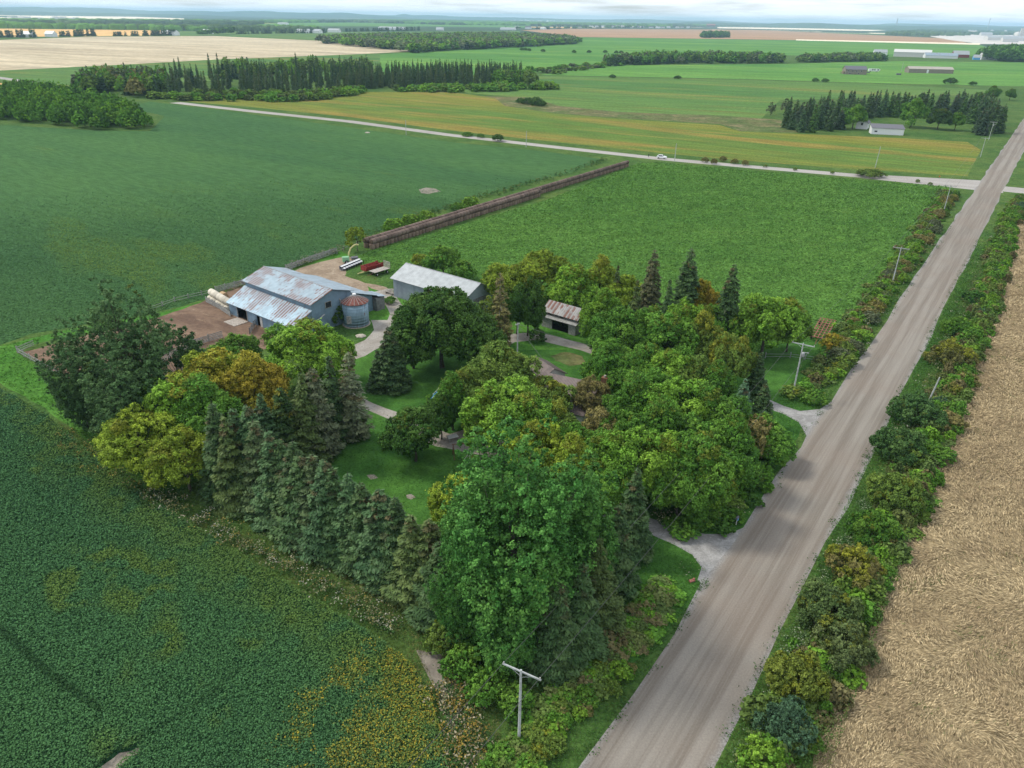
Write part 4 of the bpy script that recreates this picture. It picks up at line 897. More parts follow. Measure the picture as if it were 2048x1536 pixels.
# ------------------------------------------------------------------ far side farmstead: spruce shelter belt and yard trees
r = random.Random(5); k = 0
SB = GP([(1555, 262), (1640, 268), (1690, 260), (1705, 240), (1800, 236), (1930, 238), (1955, 275), (2005, 268), (1990, 226), (1900, 222), (1750, 222), (1640, 226), (1580, 234)])
sx, sy = sample_poly(SB, 0.12, 3)
sel = []
for x, y in zip(sx, sy):
    if all((x - a) ** 2 + (y - b) ** 2 > 22 for a, b in sel): sel.append((x, y))
for x, y in sel[:122]:
    plant(r.choice(['far_spruce', 'far_spruce2']), x, y, r.uniform(12, 18), r.uniform(2.8, 4.0), r.choice(['spruce', 'spruce', 'dark', 'deep', 'spruceb']), .02, 'dark spruce in the dense shelter belt around the white farmhouse across the cross road', 'tree', name='spruce_tree', group='shelter belt spruces')
for (a, b, h, rd, c, lab) in [(1714, 210, 15, 7.6, 'leaf', 'round bright crowned tree left of the small white farmhouse'), (1835, 198, 18, 8.0, 'leaf', 'tallest leafy tree in front of the far shelter belt'), (1885, 218, 13, 7.0, (.05, .11, .025), 'light leafy tree right of the tallest one at the far farmhouse'), (1918, 226, 11, 4.8, 'leaf', 'small leafy tree at the right end of the far farm lawn'), (1825, 232, 8, 3.0, 'leaf', 'slim leafy tree close to the white shed'), (1610, 205, 12, 4, (.09, .11, .035), 'pale tree at the left end of the far shelter belt'), (1575, 198, 11, 4, 'grey', 'greyish half bare tree at the very left of the far shelter belt'), (1545, 205, 9, 3.2, 'grey', 'smallest greyish tree left of the far shelter belt'),
  (1990, 172, 13, 6, 'leaf', 'leafy tree beside the gravel road beyond the far farm'), (2025, 178, 10, 5, 'leaf', 'roadside tree at the right edge beyond the far farm'), (1960, 185, 12, 5, 'deep', 'dark leafy tree behind the right end of the shelter belt')]:
    x, y = at_top(a, b, h * .95); plant('far_broad' if rd < 4.5 else 'maple1', x, y, h, rd, c, .05, lab, 'tree', name='broadleaf_tree')

# ------------------------------------------------------------------ conifer belt beyond the cross road
belts = [([(340, 196), (600, 196), (700, 180), (740, 150), (560, 150), (330, 165)], 0.009, (14, 23), 60, 170, 7, 'spruce standing in the loose left part of the distant conifer belt'),
         ([(740, 178), (900, 178), (1040, 172), (1045, 150), (870, 150), (740, 158)], 0.033, (15, 20), 44, 330, 8, 'spruce packed into the dense dark part of the distant conifer belt'),
         ([(690, 178), (745, 178), (745, 158), (690, 160)], 0.06, (16, 21), 14, 60, 9, 'spruce at the middle gap of the distant conifer belt')]
belt_rest = []
for P, dn, hh, cap, tot, sdd, lab in belts:
    sx, sy = sample_poly(GP(P), dn, sdd); sel = []
    for x, y in zip(sx, sy):
        if len(sel) < tot and all((x - a) ** 2 + (y - b) ** 2 > 18 for a, b in sel): sel.append((x, y))
    sel.sort(key=lambda p: p[1] + 0.1 * abs(p[0]))
    for x, y in sel[:cap]:
        plant(r.choice(['far_spruce', 'far_spruce', 'far_spruce2']), x, y, r.uniform(*hh) * 0.9, r.uniform(2.2, 3.2), r.choice(['spruce', 'spruce', 'spruce', 'spruce2']), .03, lab, 'tree', name='spruce_tree', group=lab.replace('spruce ', 'spruces '))
    belt_rest += sel[cap:]
for (a, b, h) in [(414, 104, 24), (432, 103, 25), (355, 112, 20), (347, 116, 18), (590, 103, 20)]:
    x, y = at_top(a, b, h); plant('far_spruce', x, y, h, 3.0, 'spruce', .02, 'spruce spire rising clear above the left part of the conifer belt', 'tree', name='spruce_tree', group='tall spires above the conifer belt')

# ------------------------------------------------------------------ woods and wind-breaks that read as masses
_b = np.array(belt_rest)
woods('spruce_stand', ['far_spruce', 'far_spruce2', 'far_spruce'], None, 0, (13, 19), (2.6, 3.6), ['spruce', 'spruce2'], 'dark spruces filling the back of the distant conifer belt', 30, 420, pts=(_b[:, 0], _b[:, 1]))
YG = ['leaf', 'bright', 'olive', 'leaf']
woods('woodland', ['far_broad'], GP([(-200, 150), (0, 190), (60, 182), (170, 200), (250, 222), (298, 246), (300, 260), (200, 260), (0, 240), (-200, 235)]), 0.045, (6, 11), (2.4, 4.2), ['leaf', 'leaf', 'bright', 'leaf', 'deep'], 'dense young green wood at the left edge beyond the soybean field', 31, 330)
woods('woodland', ['far_broad', 'far_spruce'], GP([(160, 185), (330, 200), (340, 190), (330, 165), (250, 160), (170, 172)]), 0.018, (10, 17), (4, 6.5), ['leaf', 'bright', 'grey', 'olive', 'brown'], 'mixed taller wood joining the young wood to the conifer belt', 32, 300)
woods('scrub', ['bush0'], GP([(300, 196), (440, 192), (620, 190), (720, 180), (740, 186), (620, 204), (560, 204), (330, 202)]), 0.02, (3, 6), (3, 5), ['bright', 'leaf', 'olive', (.10, .14, .04)], 'light green scrub fringing the near side of the conifer belt', 33, 120)
woods('scrub', ['bush0'], GP([(790, 180), (1100, 172), (1120, 180), (900, 186), (800, 185)]), 0.02, (3, 6), (3, 5), ['bright', 'leaf', 'olive'], 'green scrub along the near foot of the dense conifers', 34, 120)
woods('woodland', ['far_broad'], GP([(980, 165), (1050, 160), (1070, 172), (1000, 178)]), 0.012, (11, 15), (5, 7), ['leaf', 'deep', 'olive'], 'round leafy clump closing the right end of the conifer belt', 35, 260)
woods('scrub', ['far_broad', 'far_spruce'], GP([(440, 140), (740, 132), (740, 150), (560, 156), (440, 160)]), 0.006, (7, 15), (4, 6), [(.10, .15, .05), 'bright', 'olive'], 'scattered pale birches and spruces behind the conifer belt', 36, 150)
woods('woodland', ['far_broad', 'far_broad', 'far_broad', 'far_spruce2'], GP([(640, 86), (720, 78), (1000, 74), (1130, 79), (1158, 88), (1000, 97), (900, 101), (830, 107), (780, 100), (690, 92)]), 0.0045, (14, 20), (8, 12), [(.13, .18, .07), 'bright', 'grey', 'leaf', (.15, .18, .09), 'olive'], 'large mixed wood beyond the pale stubble field', 37, 110)
woods('woodland', ['far_broad', 'far_spruce2'], GP([(1210, 126), (1330, 117), (1560, 119), (1566, 127), (1330, 128), (1215, 133)]), 0.009, (11, 16), (5, 7.5), ['leaf', 'grey', 'leaf', 'olive'], 'long narrow tree line between the far green fields', 38, 130)
woods('woodland', ['far_broad'], GP([(1598, 121), (1690, 116), (1760, 116), (1765, 123), (1600, 126)]), 0.009, (9, 13), (5, 8), ['olive', 'deep', 'grey'], 'short olive tree line left of the long white barn', 39, 130)
woods('scrub', ['bush0'], GP([(1050, 143), (1150, 132), (1240, 128), (1240, 132), (1100, 150)]), 0.004, (3, 6), (4, 7), ['olive', 'grey', 'leaf'], 'rough scrub strip joining the conifer belt to the narrow tree line', 40, 100)
woods('woodland', ['far_broad'], GP([(1948, 118), (2000, 112), (2200, 112), (2200, 124), (2010, 124)]), 0.006, (18, 26), (9, 13), ['leaf', 'deep'], 'big dark trees behind the far right farm buildings', 41, 200)
woods('woodland', ['far_spruce', 'far_broad'], GP([(1405, 73.5), (1455, 73), (1458, 75.5), (1405, 76)]), 0.004, (16, 26), (9, 13), ['deep', 'leaf'], 'isolated dark grove in the middle of the tan grain field', 42, 130)
def wb(a, b, n, h, cols, label, seed, kinds=('far_spruce2',), w=(5, 8), sp=6):
    rg = np.random.default_rng(seed); p0 = np.array(G(*a)); p1 = np.array(G(*b)); t = rg.random(n)
    x = p0[0] + (p1[0] - p0[0]) * t; y = p0[1] + (p1[1] - p0[1]) * t + rg.uniform(-sp, sp, n)
    woods('windbreak', kinds, None, 0, h, w, cols, label, seed, 60, pts=(x, y), cat='tree row')
wb((-60, 75), (72, 75), 34, (14, 22), ['deep'], 'row of dark pines at the far left around the pale buildings', 51)
wb((122, 73), (192, 72), 26, (14, 24), ['deep'], 'second row of dark pines at the far left past the gap', 52)
wb((228, 72), (352, 71), 50, (12, 20), ['deep'], 'third long row of dark pines beyond the stubble field', 53)
wb((398, 71), (470, 69), 26, (14, 26), ['leaf', 'deep'], 'taller leafy trees in the row beyond the stubble field', 54, ('far_broad',), (8, 13))
wb((470, 68), (650, 66), 70, (13, 19), ['deep'], 'long straight pine wind-break in the far middle left', 55)
wb((650, 64), (840, 61), 74, (13, 20), ['deep'], 'dark pine wind-break above the large mixed wood', 56)
wb((1000, 59), (1330, 55.5), 60, (12, 20), ['deep', 'leaf'], 'broken row of trees behind the village houses', 57, ('far_broad', 'far_spruce2'), (10, 18))
def domes(name, poly, dens, hr, wr, cols, label, seed, cap=5000):
    """distant closed forest: many overlapping tree-group crowns"""
    rg = np.random.default_rng(seed); x, y = sample_poly(poly, dens, seed, cap); n = len(x)
    w = rg.uniform(*wr, n); h = rg.uniform(*hr, n); k = 7
    th = np.arange(k) * 2 * np.pi / k; V = np.zeros((n, 3 * k + 1, 3)); 
    for j, (q, zz) in enumerate(((1.0, 0), (0.9, .68), (0.5, .93))):
        jr = rg.uniform(.8, 1.2, (n, k))
        V[:, j * k:(j + 1) * k, 0] = x[:, None] + w[:, None] * q * jr * np.cos(th); V[:, j * k:(j + 1) * k, 1] = y[:, None] + w[:, None] * q * jr * np.sin(th)
        V[:, j * k:(j + 1) * k, 2] = h[:, None] * zz * rg.uniform(.85, 1.1, (n, k))
    V[:, -1] = np.stack([x, y, h], 1)
    fs = [(j * k + i, j * k + (i + 1) % k, (j + 1) * k + (i + 1) % k, (j + 1) * k + i) for j in range(2) for i in range(k)] + [(2 * k + i, 2 * k + (i + 1) % k, 3 * k, 3 * k) for i in range(k)]
    tri = []
    for f in fs: tri += [(f[0], f[1], f[2])] + ([(f[0], f[2], f[3])] if f[2] != f[3] else [])
    tri = np.array(tri); Fx = (np.arange(n)[:, None, None] * (3 * k + 1) + tri[None]).reshape(-1, 3)
    cc = np.array([GREENS[c] if isinstance(c, str) else c for c in cols]); big = vnoise(x, y, 0.0016, seed, 2); ci = np.clip((big * len(cc) * 1.1 - .05 * len(cc)).astype(int), 0, len(cc) - 1)
    cl = cc[ci] * rg.uniform(.75, 1.25, (n, 1)); TT = np.repeat(cl, len(tri), 0) * rg.uniform(.85, 1.15, (n * len(tri), 1))
    me = np_mesh(name, V.reshape(-1, 3), Fx, [M['tint']], TT, 'tint')
    return tag(link(name, me), label, 'forest', kind='stuff')
FC = ['deep', 'leaf', (.05, .09, .03), (.09, .14, .05)]
domes('forest', GP([(-200, 56), (0, 53), (330, 57), (640, 60), (640, 63.5), (330, 61), (0, 57), (-200, 60)]), 0.0012, (12, 20), (11, 22), [(.07, .12, .04), 'leaf', (.09, .14, .05)], 'lighter green woods behind the far orange grain fields', 61)
domes('forest', GP([(-300, 46), (0, 44), (300, 43.5), (520, 46), (520, 52), (250, 49), (0, 50), (-300, 52)]), 0.0006, (13, 20), (18, 34), FC, 'dark blue green forest band at the far left', 62)
domes('forest', GP([(520, 44), (800, 41.5), (1040, 44), (1200, 50), (1250, 55), (1060, 51.5), (880, 49.6), (700, 44.5), (520, 46.5)]), 0.0006, (13, 20), (18, 34), FC, 'dark forest band behind the pale centre fields', 63)
domes('forest', GP([(1040, 47), (1440, 50), (1800, 52), (1700, 55.5), (1660, 54.5), (1430, 53.5), (1300, 56), (1200, 52), (1040, 49)]), 0.0006, (14, 24), (18, 34), FC, 'forest behind the village and the pale strips', 64)
domes('forest', GP([(1760, 71), (1800, 66), (1860, 60), (2300, 62), (2300, 74), (1950, 70), (1890, 73)]), 0.0012, (14, 20), (12, 24), [(.045, .09, .03), (.08, .13, .045)], 'green woods left of the grain depot', 65)
domes('forest', GP([(1820, 58), (2300, 58), (2300, 63), (1850, 62)]), 0.0005, (14, 20), (20, 34), [(.08, .13, .05), (.05, .09, .03)], 'pale green woods above the grain depot', 66)

rg = np.random.default_rng(12); TP = []
for (xa, xb, ya, yb, n) in ((600, 980, 30.5, 34.5, 150), (180, 420, 23.0, 27.5, 70), (1010, 1200, 40, 43, 40), (20, 160, 38, 41, 30)):
    for k in range(n):
        a = rg.uniform(xa, xb); TP.append((*G(a, rg.uniform(ya, yb) + 0.004 * (a - xa)), rg.uniform(25, 70), rg.uniform(15, 30), rg.uniform(9, 20), rg.uniform(0, 3)))
tm = MB()
for x, y, l, w, h, a in TP: tm.box((x, y, h / 2), (l, w, h), rz=a)
tag(tm.build('far_town', flat_mat('distant_walls', (0.75, 0.74, 0.72), 0.8)), 'white specks of the distant town and farm roofs below the hills', 'town', kind='stuff')
# ------------------------------------------------------------------ crop cover near the camera (uncountable plants)
def cover(name, poly, dens, size, zr, tint_fn, label, cat, seed, aspect=0.7, tilt=0.5, Tfn=None, maxd=150, cap=260000, fall=1.0, excl=None, matn='tint', grow=0.6):
    rg = np.random.default_rng(seed); P = np.array(poly); P = np.clip(P, -400, 400)
    P = [tuple(p) for p in P]; x, y = sample_poly(P, 60000 / max(1.0, np.ptp([p[0] for p in P]) * np.ptp([p[1] for p in P])), seed)
    k = in_view(x, y, 0.0, 420) & (np.hypot(np.hypot(x, y), CAM_H) < maxd); lo = (x[k].min() - 6, y[k].min() - 6); hi = (x[k].max() + 6, y[k].max() + 6)
    nn = int(min((hi[0] - lo[0]) * (hi[1] - lo[1]) * dens, 5e6)); x = rg.uniform(lo[0], hi[0], nn); y = rg.uniform(lo[1], hi[1], nn)
    d = np.hypot(np.hypot(x, y), CAM_H); k = (rg.random(nn) < np.minimum(1, (70.0 / d) ** fall)) & (d < maxd); x, y = x[k], y[k]; k = inside(x, y, P); x, y = x[k], y[k]
    d = np.hypot(np.hypot(x, y), CAM_H); k = in_view(x, y, 0.0, 420)
    k &= rg.random(len(x)) < ss(maxd - d, 0, maxd * .35)
    if excl: 
        for e in excl: k &= ~inside(x, y, e)
    k = np.nonzero(k)[0]; k = k[:cap]; x, y, d = x[k], y[k], d[k]; n = len(x)
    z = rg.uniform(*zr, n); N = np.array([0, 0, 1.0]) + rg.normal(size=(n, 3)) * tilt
    S = size * rg.uniform(.6, 1.4, n) * np.maximum(1, d / 75) ** grow
    T = Tfn(x, y, rg) if Tfn else None
    V, Fq = quads(np.stack([x, y, z], 1), N, S, rg, aspect, T=T)
    me = np_mesh(name, V, Fq, [M[matn]], tint_fn(x, y, z, rg), 'tint')
    print(name, n, flush=True)
    return tag(link(name, me), label, cat, kind='stuff')

lerp = lambda a, b, t: np.asarray(a)[None] * (1 - t[:, None]) + np.asarray(b)[None] * t[:, None]
ss = lambda x, a, b: (lambda t: t * t * (3 - 2 * t))(np.clip((x - a) / (b - a), 0, 1))
def dist_line(x, y, line):
    best = np.full(len(x), 1e9)
    for (a, b) in zip(line[:-1], line[1:]):
        a = np.array(a); b = np.array(b); dd = b - a; L = (dd ** 2).sum()
        t = np.clip(((x - a[0]) * dd[0] + (y - a[1]) * dd[1]) / L, 0, 1)
        best = np.minimum(best, np.hypot(x - a[0] - t * dd[0], y - a[1] - t * dd[1]))
    return best
EDGE = GP([(-300, 640), (0, 776), (95, 832), (200, 925), (290, 995), (400, 1062), (520, 1135), (650, 1215), (760, 1285), (825, 1335), (862, 1400), (885, 1480), (905, 1600)])
YP = GP([(655, 1640), (650, 1400), (690, 1325), (770, 1320), (840, 1380), (880, 1470), (890, 1640)])
YC = [G(735, 1430), G(785, 1370), G(770, 1500), G(840, 1450), G(740, 1570), G(700, 1530)]
TRK = GP([(-40, 1235), (30, 1290), (105, 1360), (200, 1425)]); TRK2 = GP([(180, 1560), (240, 1500), (330, 1460), (420, 1400), (480, 1350)])
def soy_tint(x, y, z, rg):
    n = len(x); big = vnoise(x, y, 0.05, 3, 4); med = vnoise(x, y, 0.35, 4, 3); a = vnoise(x * 1.0 + y * .4, y * .5, 0.12, 6, 3)
    c = lerp((0.052, 0.134, 0.056), (0.072, 0.170, 0.060), np.clip(big * 1.6 - .3 + rg.normal(size=n) * .2, 0, 1))
    yel = ss(a, .60, .72) * ss(med, .45, .6) * .55
    e = dist_line(x, y, EDGE); yel = np.maximum(yel, ss(-e, -9, -1) * ss(med + a * .5, .55, .85) * .5)
    py = np.zeros(n)
    for cx, cy in YC: py = np.maximum(py, ss(-np.hypot(x - cx, y - cy), -8.5, -2.5))
    py = py * ss(vnoise(x, y, .30, 9, 4) + py * .22, .40, .74)
    py = np.clip(py * 1.7, 0, 1)
    green2 = lerp(c, (0.075, 0.120, 0.016), np.clip(yel, 0, 1)) if False else c * (1 - yel[:, None]) + np.array((0.13, 0.19, 0.03)) * yel[:, None]
    gold = np.where((rg.random(n) < .45)[:, None], (0.32, 0.26, 0.035), (0.24, 0.24, 0.04))
    c = green2 * (1 - .35 * py[:, None]) + np.array((.16, .19, .03)) * .35 * py[:, None]
    pk = (rg.random(n) < py * .42)[:, None]; c = np.where(pk, gold, c)
    t = dist_line(x, y, TRK); t2 = dist_line(x, y, TRK2)
    dk = np.minimum(1, .55 + ss(t, .2, 1.0)) * np.minimum(1, .75 + ss(t2, .2, .8))
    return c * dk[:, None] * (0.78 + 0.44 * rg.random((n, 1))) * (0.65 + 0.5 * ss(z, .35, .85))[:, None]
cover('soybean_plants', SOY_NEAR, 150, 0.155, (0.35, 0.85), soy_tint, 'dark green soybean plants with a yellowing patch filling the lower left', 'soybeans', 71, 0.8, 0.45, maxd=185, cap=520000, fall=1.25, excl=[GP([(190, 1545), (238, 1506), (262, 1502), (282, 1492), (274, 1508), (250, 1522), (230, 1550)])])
def mid_tint(x, y, z, rg):
    n = len(x); big = vnoise(x, y, 0.03, 13, 4); a = vnoise(x * .8 + y * .5, y * .45, 0.07, 16, 3)
    c = lerp((0.052, 0.130, 0.052), (0.072, 0.162, 0.056), np.clip(big * 1.6 - .3, 0, 1)); yel = ss(a, .60, .75) * .55
    return (c * (1 - yel[:, None]) + np.array((0.13, 0.20, 0.03)) * yel[:, None]) * (0.75 + 0.5 * rg.random((n, 1)))
cover('soybean_plants', SOY_MID, 60, 0.22, (0.05, 0.22), mid_tint, 'green soybean plants of the wide field left of the hay bales', 'soybeans', 72, 0.9, 0.28, maxd=340, cap=300000, fall=1.5, grow=0.35)

# wheat: lodged stalks swirl with a wind-laid direction
WSW = [(G(1900, 1120), 5.0, 1), (G(1840, 1250), 4.0, -1), (G(2000, 1180), 6.0, 1), (G(1960, 1490), 5.0, -1), (G(1900, 1020), 5.0, 1)]
def wheat_dir(x, y):
    a = 1.0 + (vnoise(x, y, 0.05, 21, 2) - .5) * 2.6 + (vnoise(x, y, 0.30, 22, 2) - .5) * 2.0
    for (c, r0, s) in WSW:
        dx, dy = x - c[0], y - c[1]; q = np.exp(-(dx ** 2 + dy ** 2) / (r0 ** 2)); a = a * (1 - q) + (np.arctan2(dy, dx) + s * 1.5) * q
    return a
def wheat_T(x, y, rg):
    a = wheat_dir(x, y) + rg.normal(size=len(x)) * .38; return np.stack([np.cos(a), np.sin(a), rg.uniform(.0, .45, len(x))], 1)
def wheat_tint(x, y, z, rg):
    n = len(x); lod = vnoise(x, y, 0.16, 23, 3); big = vnoise(x, y, .035, 24, 3)
    c = lerp((0.36, 0.275, 0.16), (0.53, 0.42, 0.25), np.clip(big * 1.2 - .35 + ss(lod, .35, .7) * .7, 0, 1))
    f = ss(-np.abs(lod - .36), -.05, 0) * .30; c = c * (1 - f[:, None]) + np.array((.40, .29, .18)) * f[:, None]
    g = (rg.random(n) < .01 + .25 * ss(vnoise(x, y, .22, 44, 3), .70, .80)); c[g] = (.14, .16, .06)
    sw = wheat_dir(x, y); pat = vnoise(x * np.cos(sw) * .25 + y * np.sin(sw) * .25, -x * np.sin(sw) * .25 + y * np.cos(sw), .8, 25, 3) * .5 + vnoise(x, y, 1.1, 26, 2) * .5
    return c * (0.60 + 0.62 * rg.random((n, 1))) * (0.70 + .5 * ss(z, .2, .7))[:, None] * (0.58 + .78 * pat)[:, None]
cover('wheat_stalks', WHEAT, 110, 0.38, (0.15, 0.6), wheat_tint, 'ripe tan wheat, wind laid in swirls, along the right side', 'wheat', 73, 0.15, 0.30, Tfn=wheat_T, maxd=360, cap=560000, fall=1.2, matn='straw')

def hay_tint(x, y, z, rg):
    n = len(x); b = vnoise(x, y * 1.3, 0.10, 26, 3); m = vnoise(x * .7, y * 1.2, .45, 27, 2)
    c = lerp((0.078, 0.190, 0.038), (0.138, 0.280, 0.056), np.clip(b * .7 + m * .8 - .25 + rg.normal(size=n) * .15, 0, 1))
    return c * (0.55 + 0.66 * rg.random((n, 1))) * (0.72 + .56 * vnoise(x * .6 + y * .35, y - x * .2, .9, 29, 2))[:, None]
def hay_T(x, y, rg):
    a = R(20) + (vnoise(x, y, .12, 28, 2) - .5) * 3 + rg.normal(size=len(x)) * .5; return np.stack([np.cos(a), np.sin(a), rg.uniform(.1, .6, len(x))], 1)
cover('hay_grass', HAY, 40, 0.31, (0.05, 0.30), hay_tint, 'lush bright green regrowth covering the hay field', 'grass', 74, 0.32, 0.55, Tfn=hay_T, maxd=520, cap=400000, fall=1.2)

def verge_tint(x, y, z, rg):
    n = len(x); b = vnoise(x, y, 0.12, 31, 4); m = vnoise(x, y, .5, 32, 2)
    c = lerp((0.055, 0.135, 0.030), (0.105, 0.175, 0.040), np.clip(b * 1.6 - .3, 0, 1)); t = ss(m * .6 + b * .4, .56, .68) * .7
    e = dist_line(x, y, GP([(640, 1090), (760, 1200), (860, 1270), (950, 1420), (1000, 1540)])); t = np.maximum(t, ss(-e, -5, -1) * .75 * (0.5 + .5 * (m > .45)))
    return (c * (1 - t[:, None]) + np.array((.17, .15, .06)) * t[:, None]) * (0.55 + 0.8 * rg.random((n, 1)))
STRIP_L = GP([(0, 800), (200, 880), (420, 960), (600, 1080), (760, 1190), (860, 1255), (930, 1330), (1000, 1440), (1010, 1600), (905, 1600), (885, 1480), (862, 1400), (825, 1335), (760, 1285), (650, 1215), (520, 1135), (400, 1062), (290, 995), (200, 925), (95, 832), (0, 776)])
bare = [GP([(838, 1310), (875, 1315), (905, 1365), (915, 1440), (900, 1455), (880, 1400), (856, 1340)])]
cover('verge_grass', STRIP_L, 70, 0.24, (0.05, 0.6), verge_tint, 'rough grass and brown weeds between the soybeans and the spruce row', 'grass', 75, 0.22, 0.9, maxd=170, cap=120000, excl=bare)
def side_strip(o0, o1, y0, y1): return [(0.691 * y0 - 23.6 + o0, y0), (0.691 * y1 - 23.6 + o0, y1), (0.691 * y1 - 23.6 + o1, y1), (0.691 * y0 - 23.6 + o1, y0)]
ENT = [p for p in GP([(1300, 1036), (1360, 1056), (1410, 1068), (1455, 1068), (1500, 1050), (1530, 1060), (1430, 1190), (1395, 1160), (1403, 1135), (1385, 1110), (1350, 1090), (1300, 1068)])]
ENT2 = GP([(1530, 795), (1568, 812), (1600, 822), (1640, 818), (1668, 800), (1690, 830), (1630, 900), (1612, 870), (1598, 845), (1568, 828), (1520, 812)])
def lush_tint(x, y, z, rg):
    n = len(x); b = vnoise(x, y, 0.2, 36, 3); c = lerp((0.045, 0.135, 0.026), (0.085, 0.195, 0.034), np.clip(b * 1.6 - .3, 0, 1)); return c * (0.5 + 0.85 * rg.random((n, 1)))
cover('roadside_grass', side_strip(-9.5, -0.2, 40, 290), 50, 0.22, (0.03, 0.35), lush_tint, 'green roadside grass between the road and the trees on the left', 'grass', 76, 0.22, 0.9, maxd=300, cap=110000, excl=[ENT, ENT2])
cover('roadside_grass', side_strip(12.1, 15.3, 40, 300), 80, 0.26, (0.05, 0.7), lush_tint, 'tall green roadside grass along the right edge of the road', 'grass', 77, 0.2, 0.9, maxd=310, cap=80000)
cover('hedge_weeds', side_strip(15.0, 22.5, 40, 290), 60, 0.24, (0.1, 1.4), verge_tint, 'tangled weeds between the roadside grass and the wheat', 'weeds', 78, 0.3, 0.9, maxd=300, cap=110000)
cover('mown_grass', GP([(0, 692), (140, 658), (60, 690), (30, 705), (130, 765), (320, 850), (400, 960), (330, 990), (200, 900), (90, 815), (0, 765)]), 12, 0.34, (0.02, 0.2), lambda x, y, z, rg: lerp((0.050, 0.150, 0.024), (0.085, 0.20, 0.035), np.clip(vnoise(x, y, .3, 41, 3) * 1.5 - .25, 0, 1)) * (0.6 + .7 * rg.random((len(x), 1))), 'bright green grass lane outside the left barnyard fence', 'grass', 79, 0.25, 0.8, maxd=240, cap=60000)
LAWN1 = GP([(600, 940), (720, 830), (800, 860), (900, 920), (960, 960), (950, 1060), (880, 1100), (760, 1000), (650, 930)])
cover('lawn_grass', GP([(560, 960), (700, 810), (800, 850), (900, 900), (970, 930), (1200, 1060), (1300, 1075), (1395, 1130), (1380, 1190), (1200, 1380), (1100, 1400), (860, 1180), (700, 1040)]), 16, 0.22, (0.0, 0.10), lambda x, y, z, rg: lerp((0.038, 0.115, 0.020), (0.062, 0.155, 0.028), np.clip(vnoise(x, y, .25, 43, 4) * 1.6 - .3, 0, 1)) * (0.65 + .6 * rg.random((len(x), 1))), 'short green lawn grass inside the spruce row', 'grass', 80, 0.25, 0.6, maxd=180, cap=90000)

def weeds(name, line, n, spread, h, cols, label, seed, size=0.24, per=26):
    """flowering weeds in clumps: stems and pale flower heads"""
    rg = np.random.default_rng(seed); L = np.array(line); seg = np.linalg.norm(np.diff(L, axis=0), axis=1); cum = np.concatenate([[0], np.cumsum(seg)])
    t = rg.random(n) * cum[-1]; i = np.clip(np.searchsorted(cum, t) - 1, 0, len(seg) - 1); f = (t - cum[i]) / seg[i]
    c = L[i] + (L[i + 1] - L[i]) * f[:, None] + rg.normal(size=(n, 2)) * spread
    k = np.repeat(np.arange(n), per); m = len(k); hh = h * rg.uniform(.6, 1.3, n)
    zz = rg.random(m) ** .6; x = c[k, 0] + rg.normal(size=m) * .32; y = c[k, 1] + rg.normal(size=m) * .32; z = zz * hh[k]
    N = np.array([0, 0, 1.0]) + rg.normal(size=(m, 3)) * .7
    V, Fq = quads(np.stack([x, y, z], 1), N, size * rg.uniform(.5, 1.3, m), rg, .7)
    cc = np.array(cols)[rg.integers(0, len(cols), n)]; fl = (zz > .80)[:, None]
    TT = np.where(fl, cc[k], np.array((.06, .13, .035))) * rg.uniform(.6, 1.3, (m, 1))
    return tag(link(name, np_mesh(name, V, Fq, [M['tint']], TT, 'tint')), label, 'weeds', kind='stuff')
W_ = [(.32, .31, .21), (.38, .38, .30), (.24, .24, .12), (.16, .20, .08)]; Y_ = [(.26, .22, .06), (.2, .19, .07)]
weeds('flowering_weeds', GP([(290, 985), (370, 1030), (430, 1062), (520, 1110), (600, 1150), (700, 1210), (800, 1275)]), 330, 0.9, 1.2, W_ + Y_ + [(.2, .19, .1)], 'cream and tan flower heads along the edge of the dark soybeans', 82)
weeds('flowering_weeds', GP([(120, 870), (220, 945), (300, 1000)]), 90, 1.0, .8, Y_, 'yellow weeds at the upper soybean corner', 83)
weeds('flowering_weeds', GP([(1480, 1536), (1560, 1370), (1625, 1230), (1700, 1080), (1745, 1000)]), 260, 0.7, 1.3, [(.30, .34, .23), (.16, .22, .11), (.09, .17, .06)], 'white flowered weeds on the right verge of the road', 84, .2)
weeds('flowering_weeds', GP([(1770, 960), (1850, 780), (1930, 620), (1990, 480)]), 200, 1.0, 1.2, W_ + [(.10, .12, .04)], 'pale weeds in the upper wheat hedge', 85)
weeds('flowering_weeds', GP([(1640, 760), (1700, 690), (1780, 590), (1860, 490)]), 160, 1.4, 1.1, W_ + Y_, 'pale weeds in the hedge along the hay field', 86)
weeds('flowering_weeds', GP([(590, 535), (640, 515), (690, 498)]), 120, 1.0, 1.1, [(.30, .26, .2), (.2, .2, .1)], 'greyish weeds between the soybean field and the board fence', 87)
weeds('flowering_weeds', GP([(1200, 1300), (1270, 1230), (1340, 1160), (1390, 1130)]), 90, 0.8, .5, W_ + [(.1, .16, .05)] * 4, 'pale weeds on the roadside strip below the spruces', 88, .15, 14)
weeds('flowering_weeds', GP([(900, 1380), (920, 1440), (940, 1536)]), 220, 1.2, .8, [(.30, .22, .05), (.20, .17, .07), (.34, .3, .2)], 'yellowing weeds around the bare patch at the field corner', 89)
weeds('flowering_weeds', GP([(1320, 1045), (1400, 1030), (1470, 1020)]), 70, 0.9, 1.1, [(.34, .34, .2), (.1, .14, .04)], 'weeds around the mailbox', 90)
weeds('roadside_weeds', [rl(45, -.1), rl(62, -.1), rl(68, 0)], 60, 0.35, .3, [(.05, .12, .025)], 'weed tufts creeping onto the gravel at the left edge of the road', 93, .2, 14)
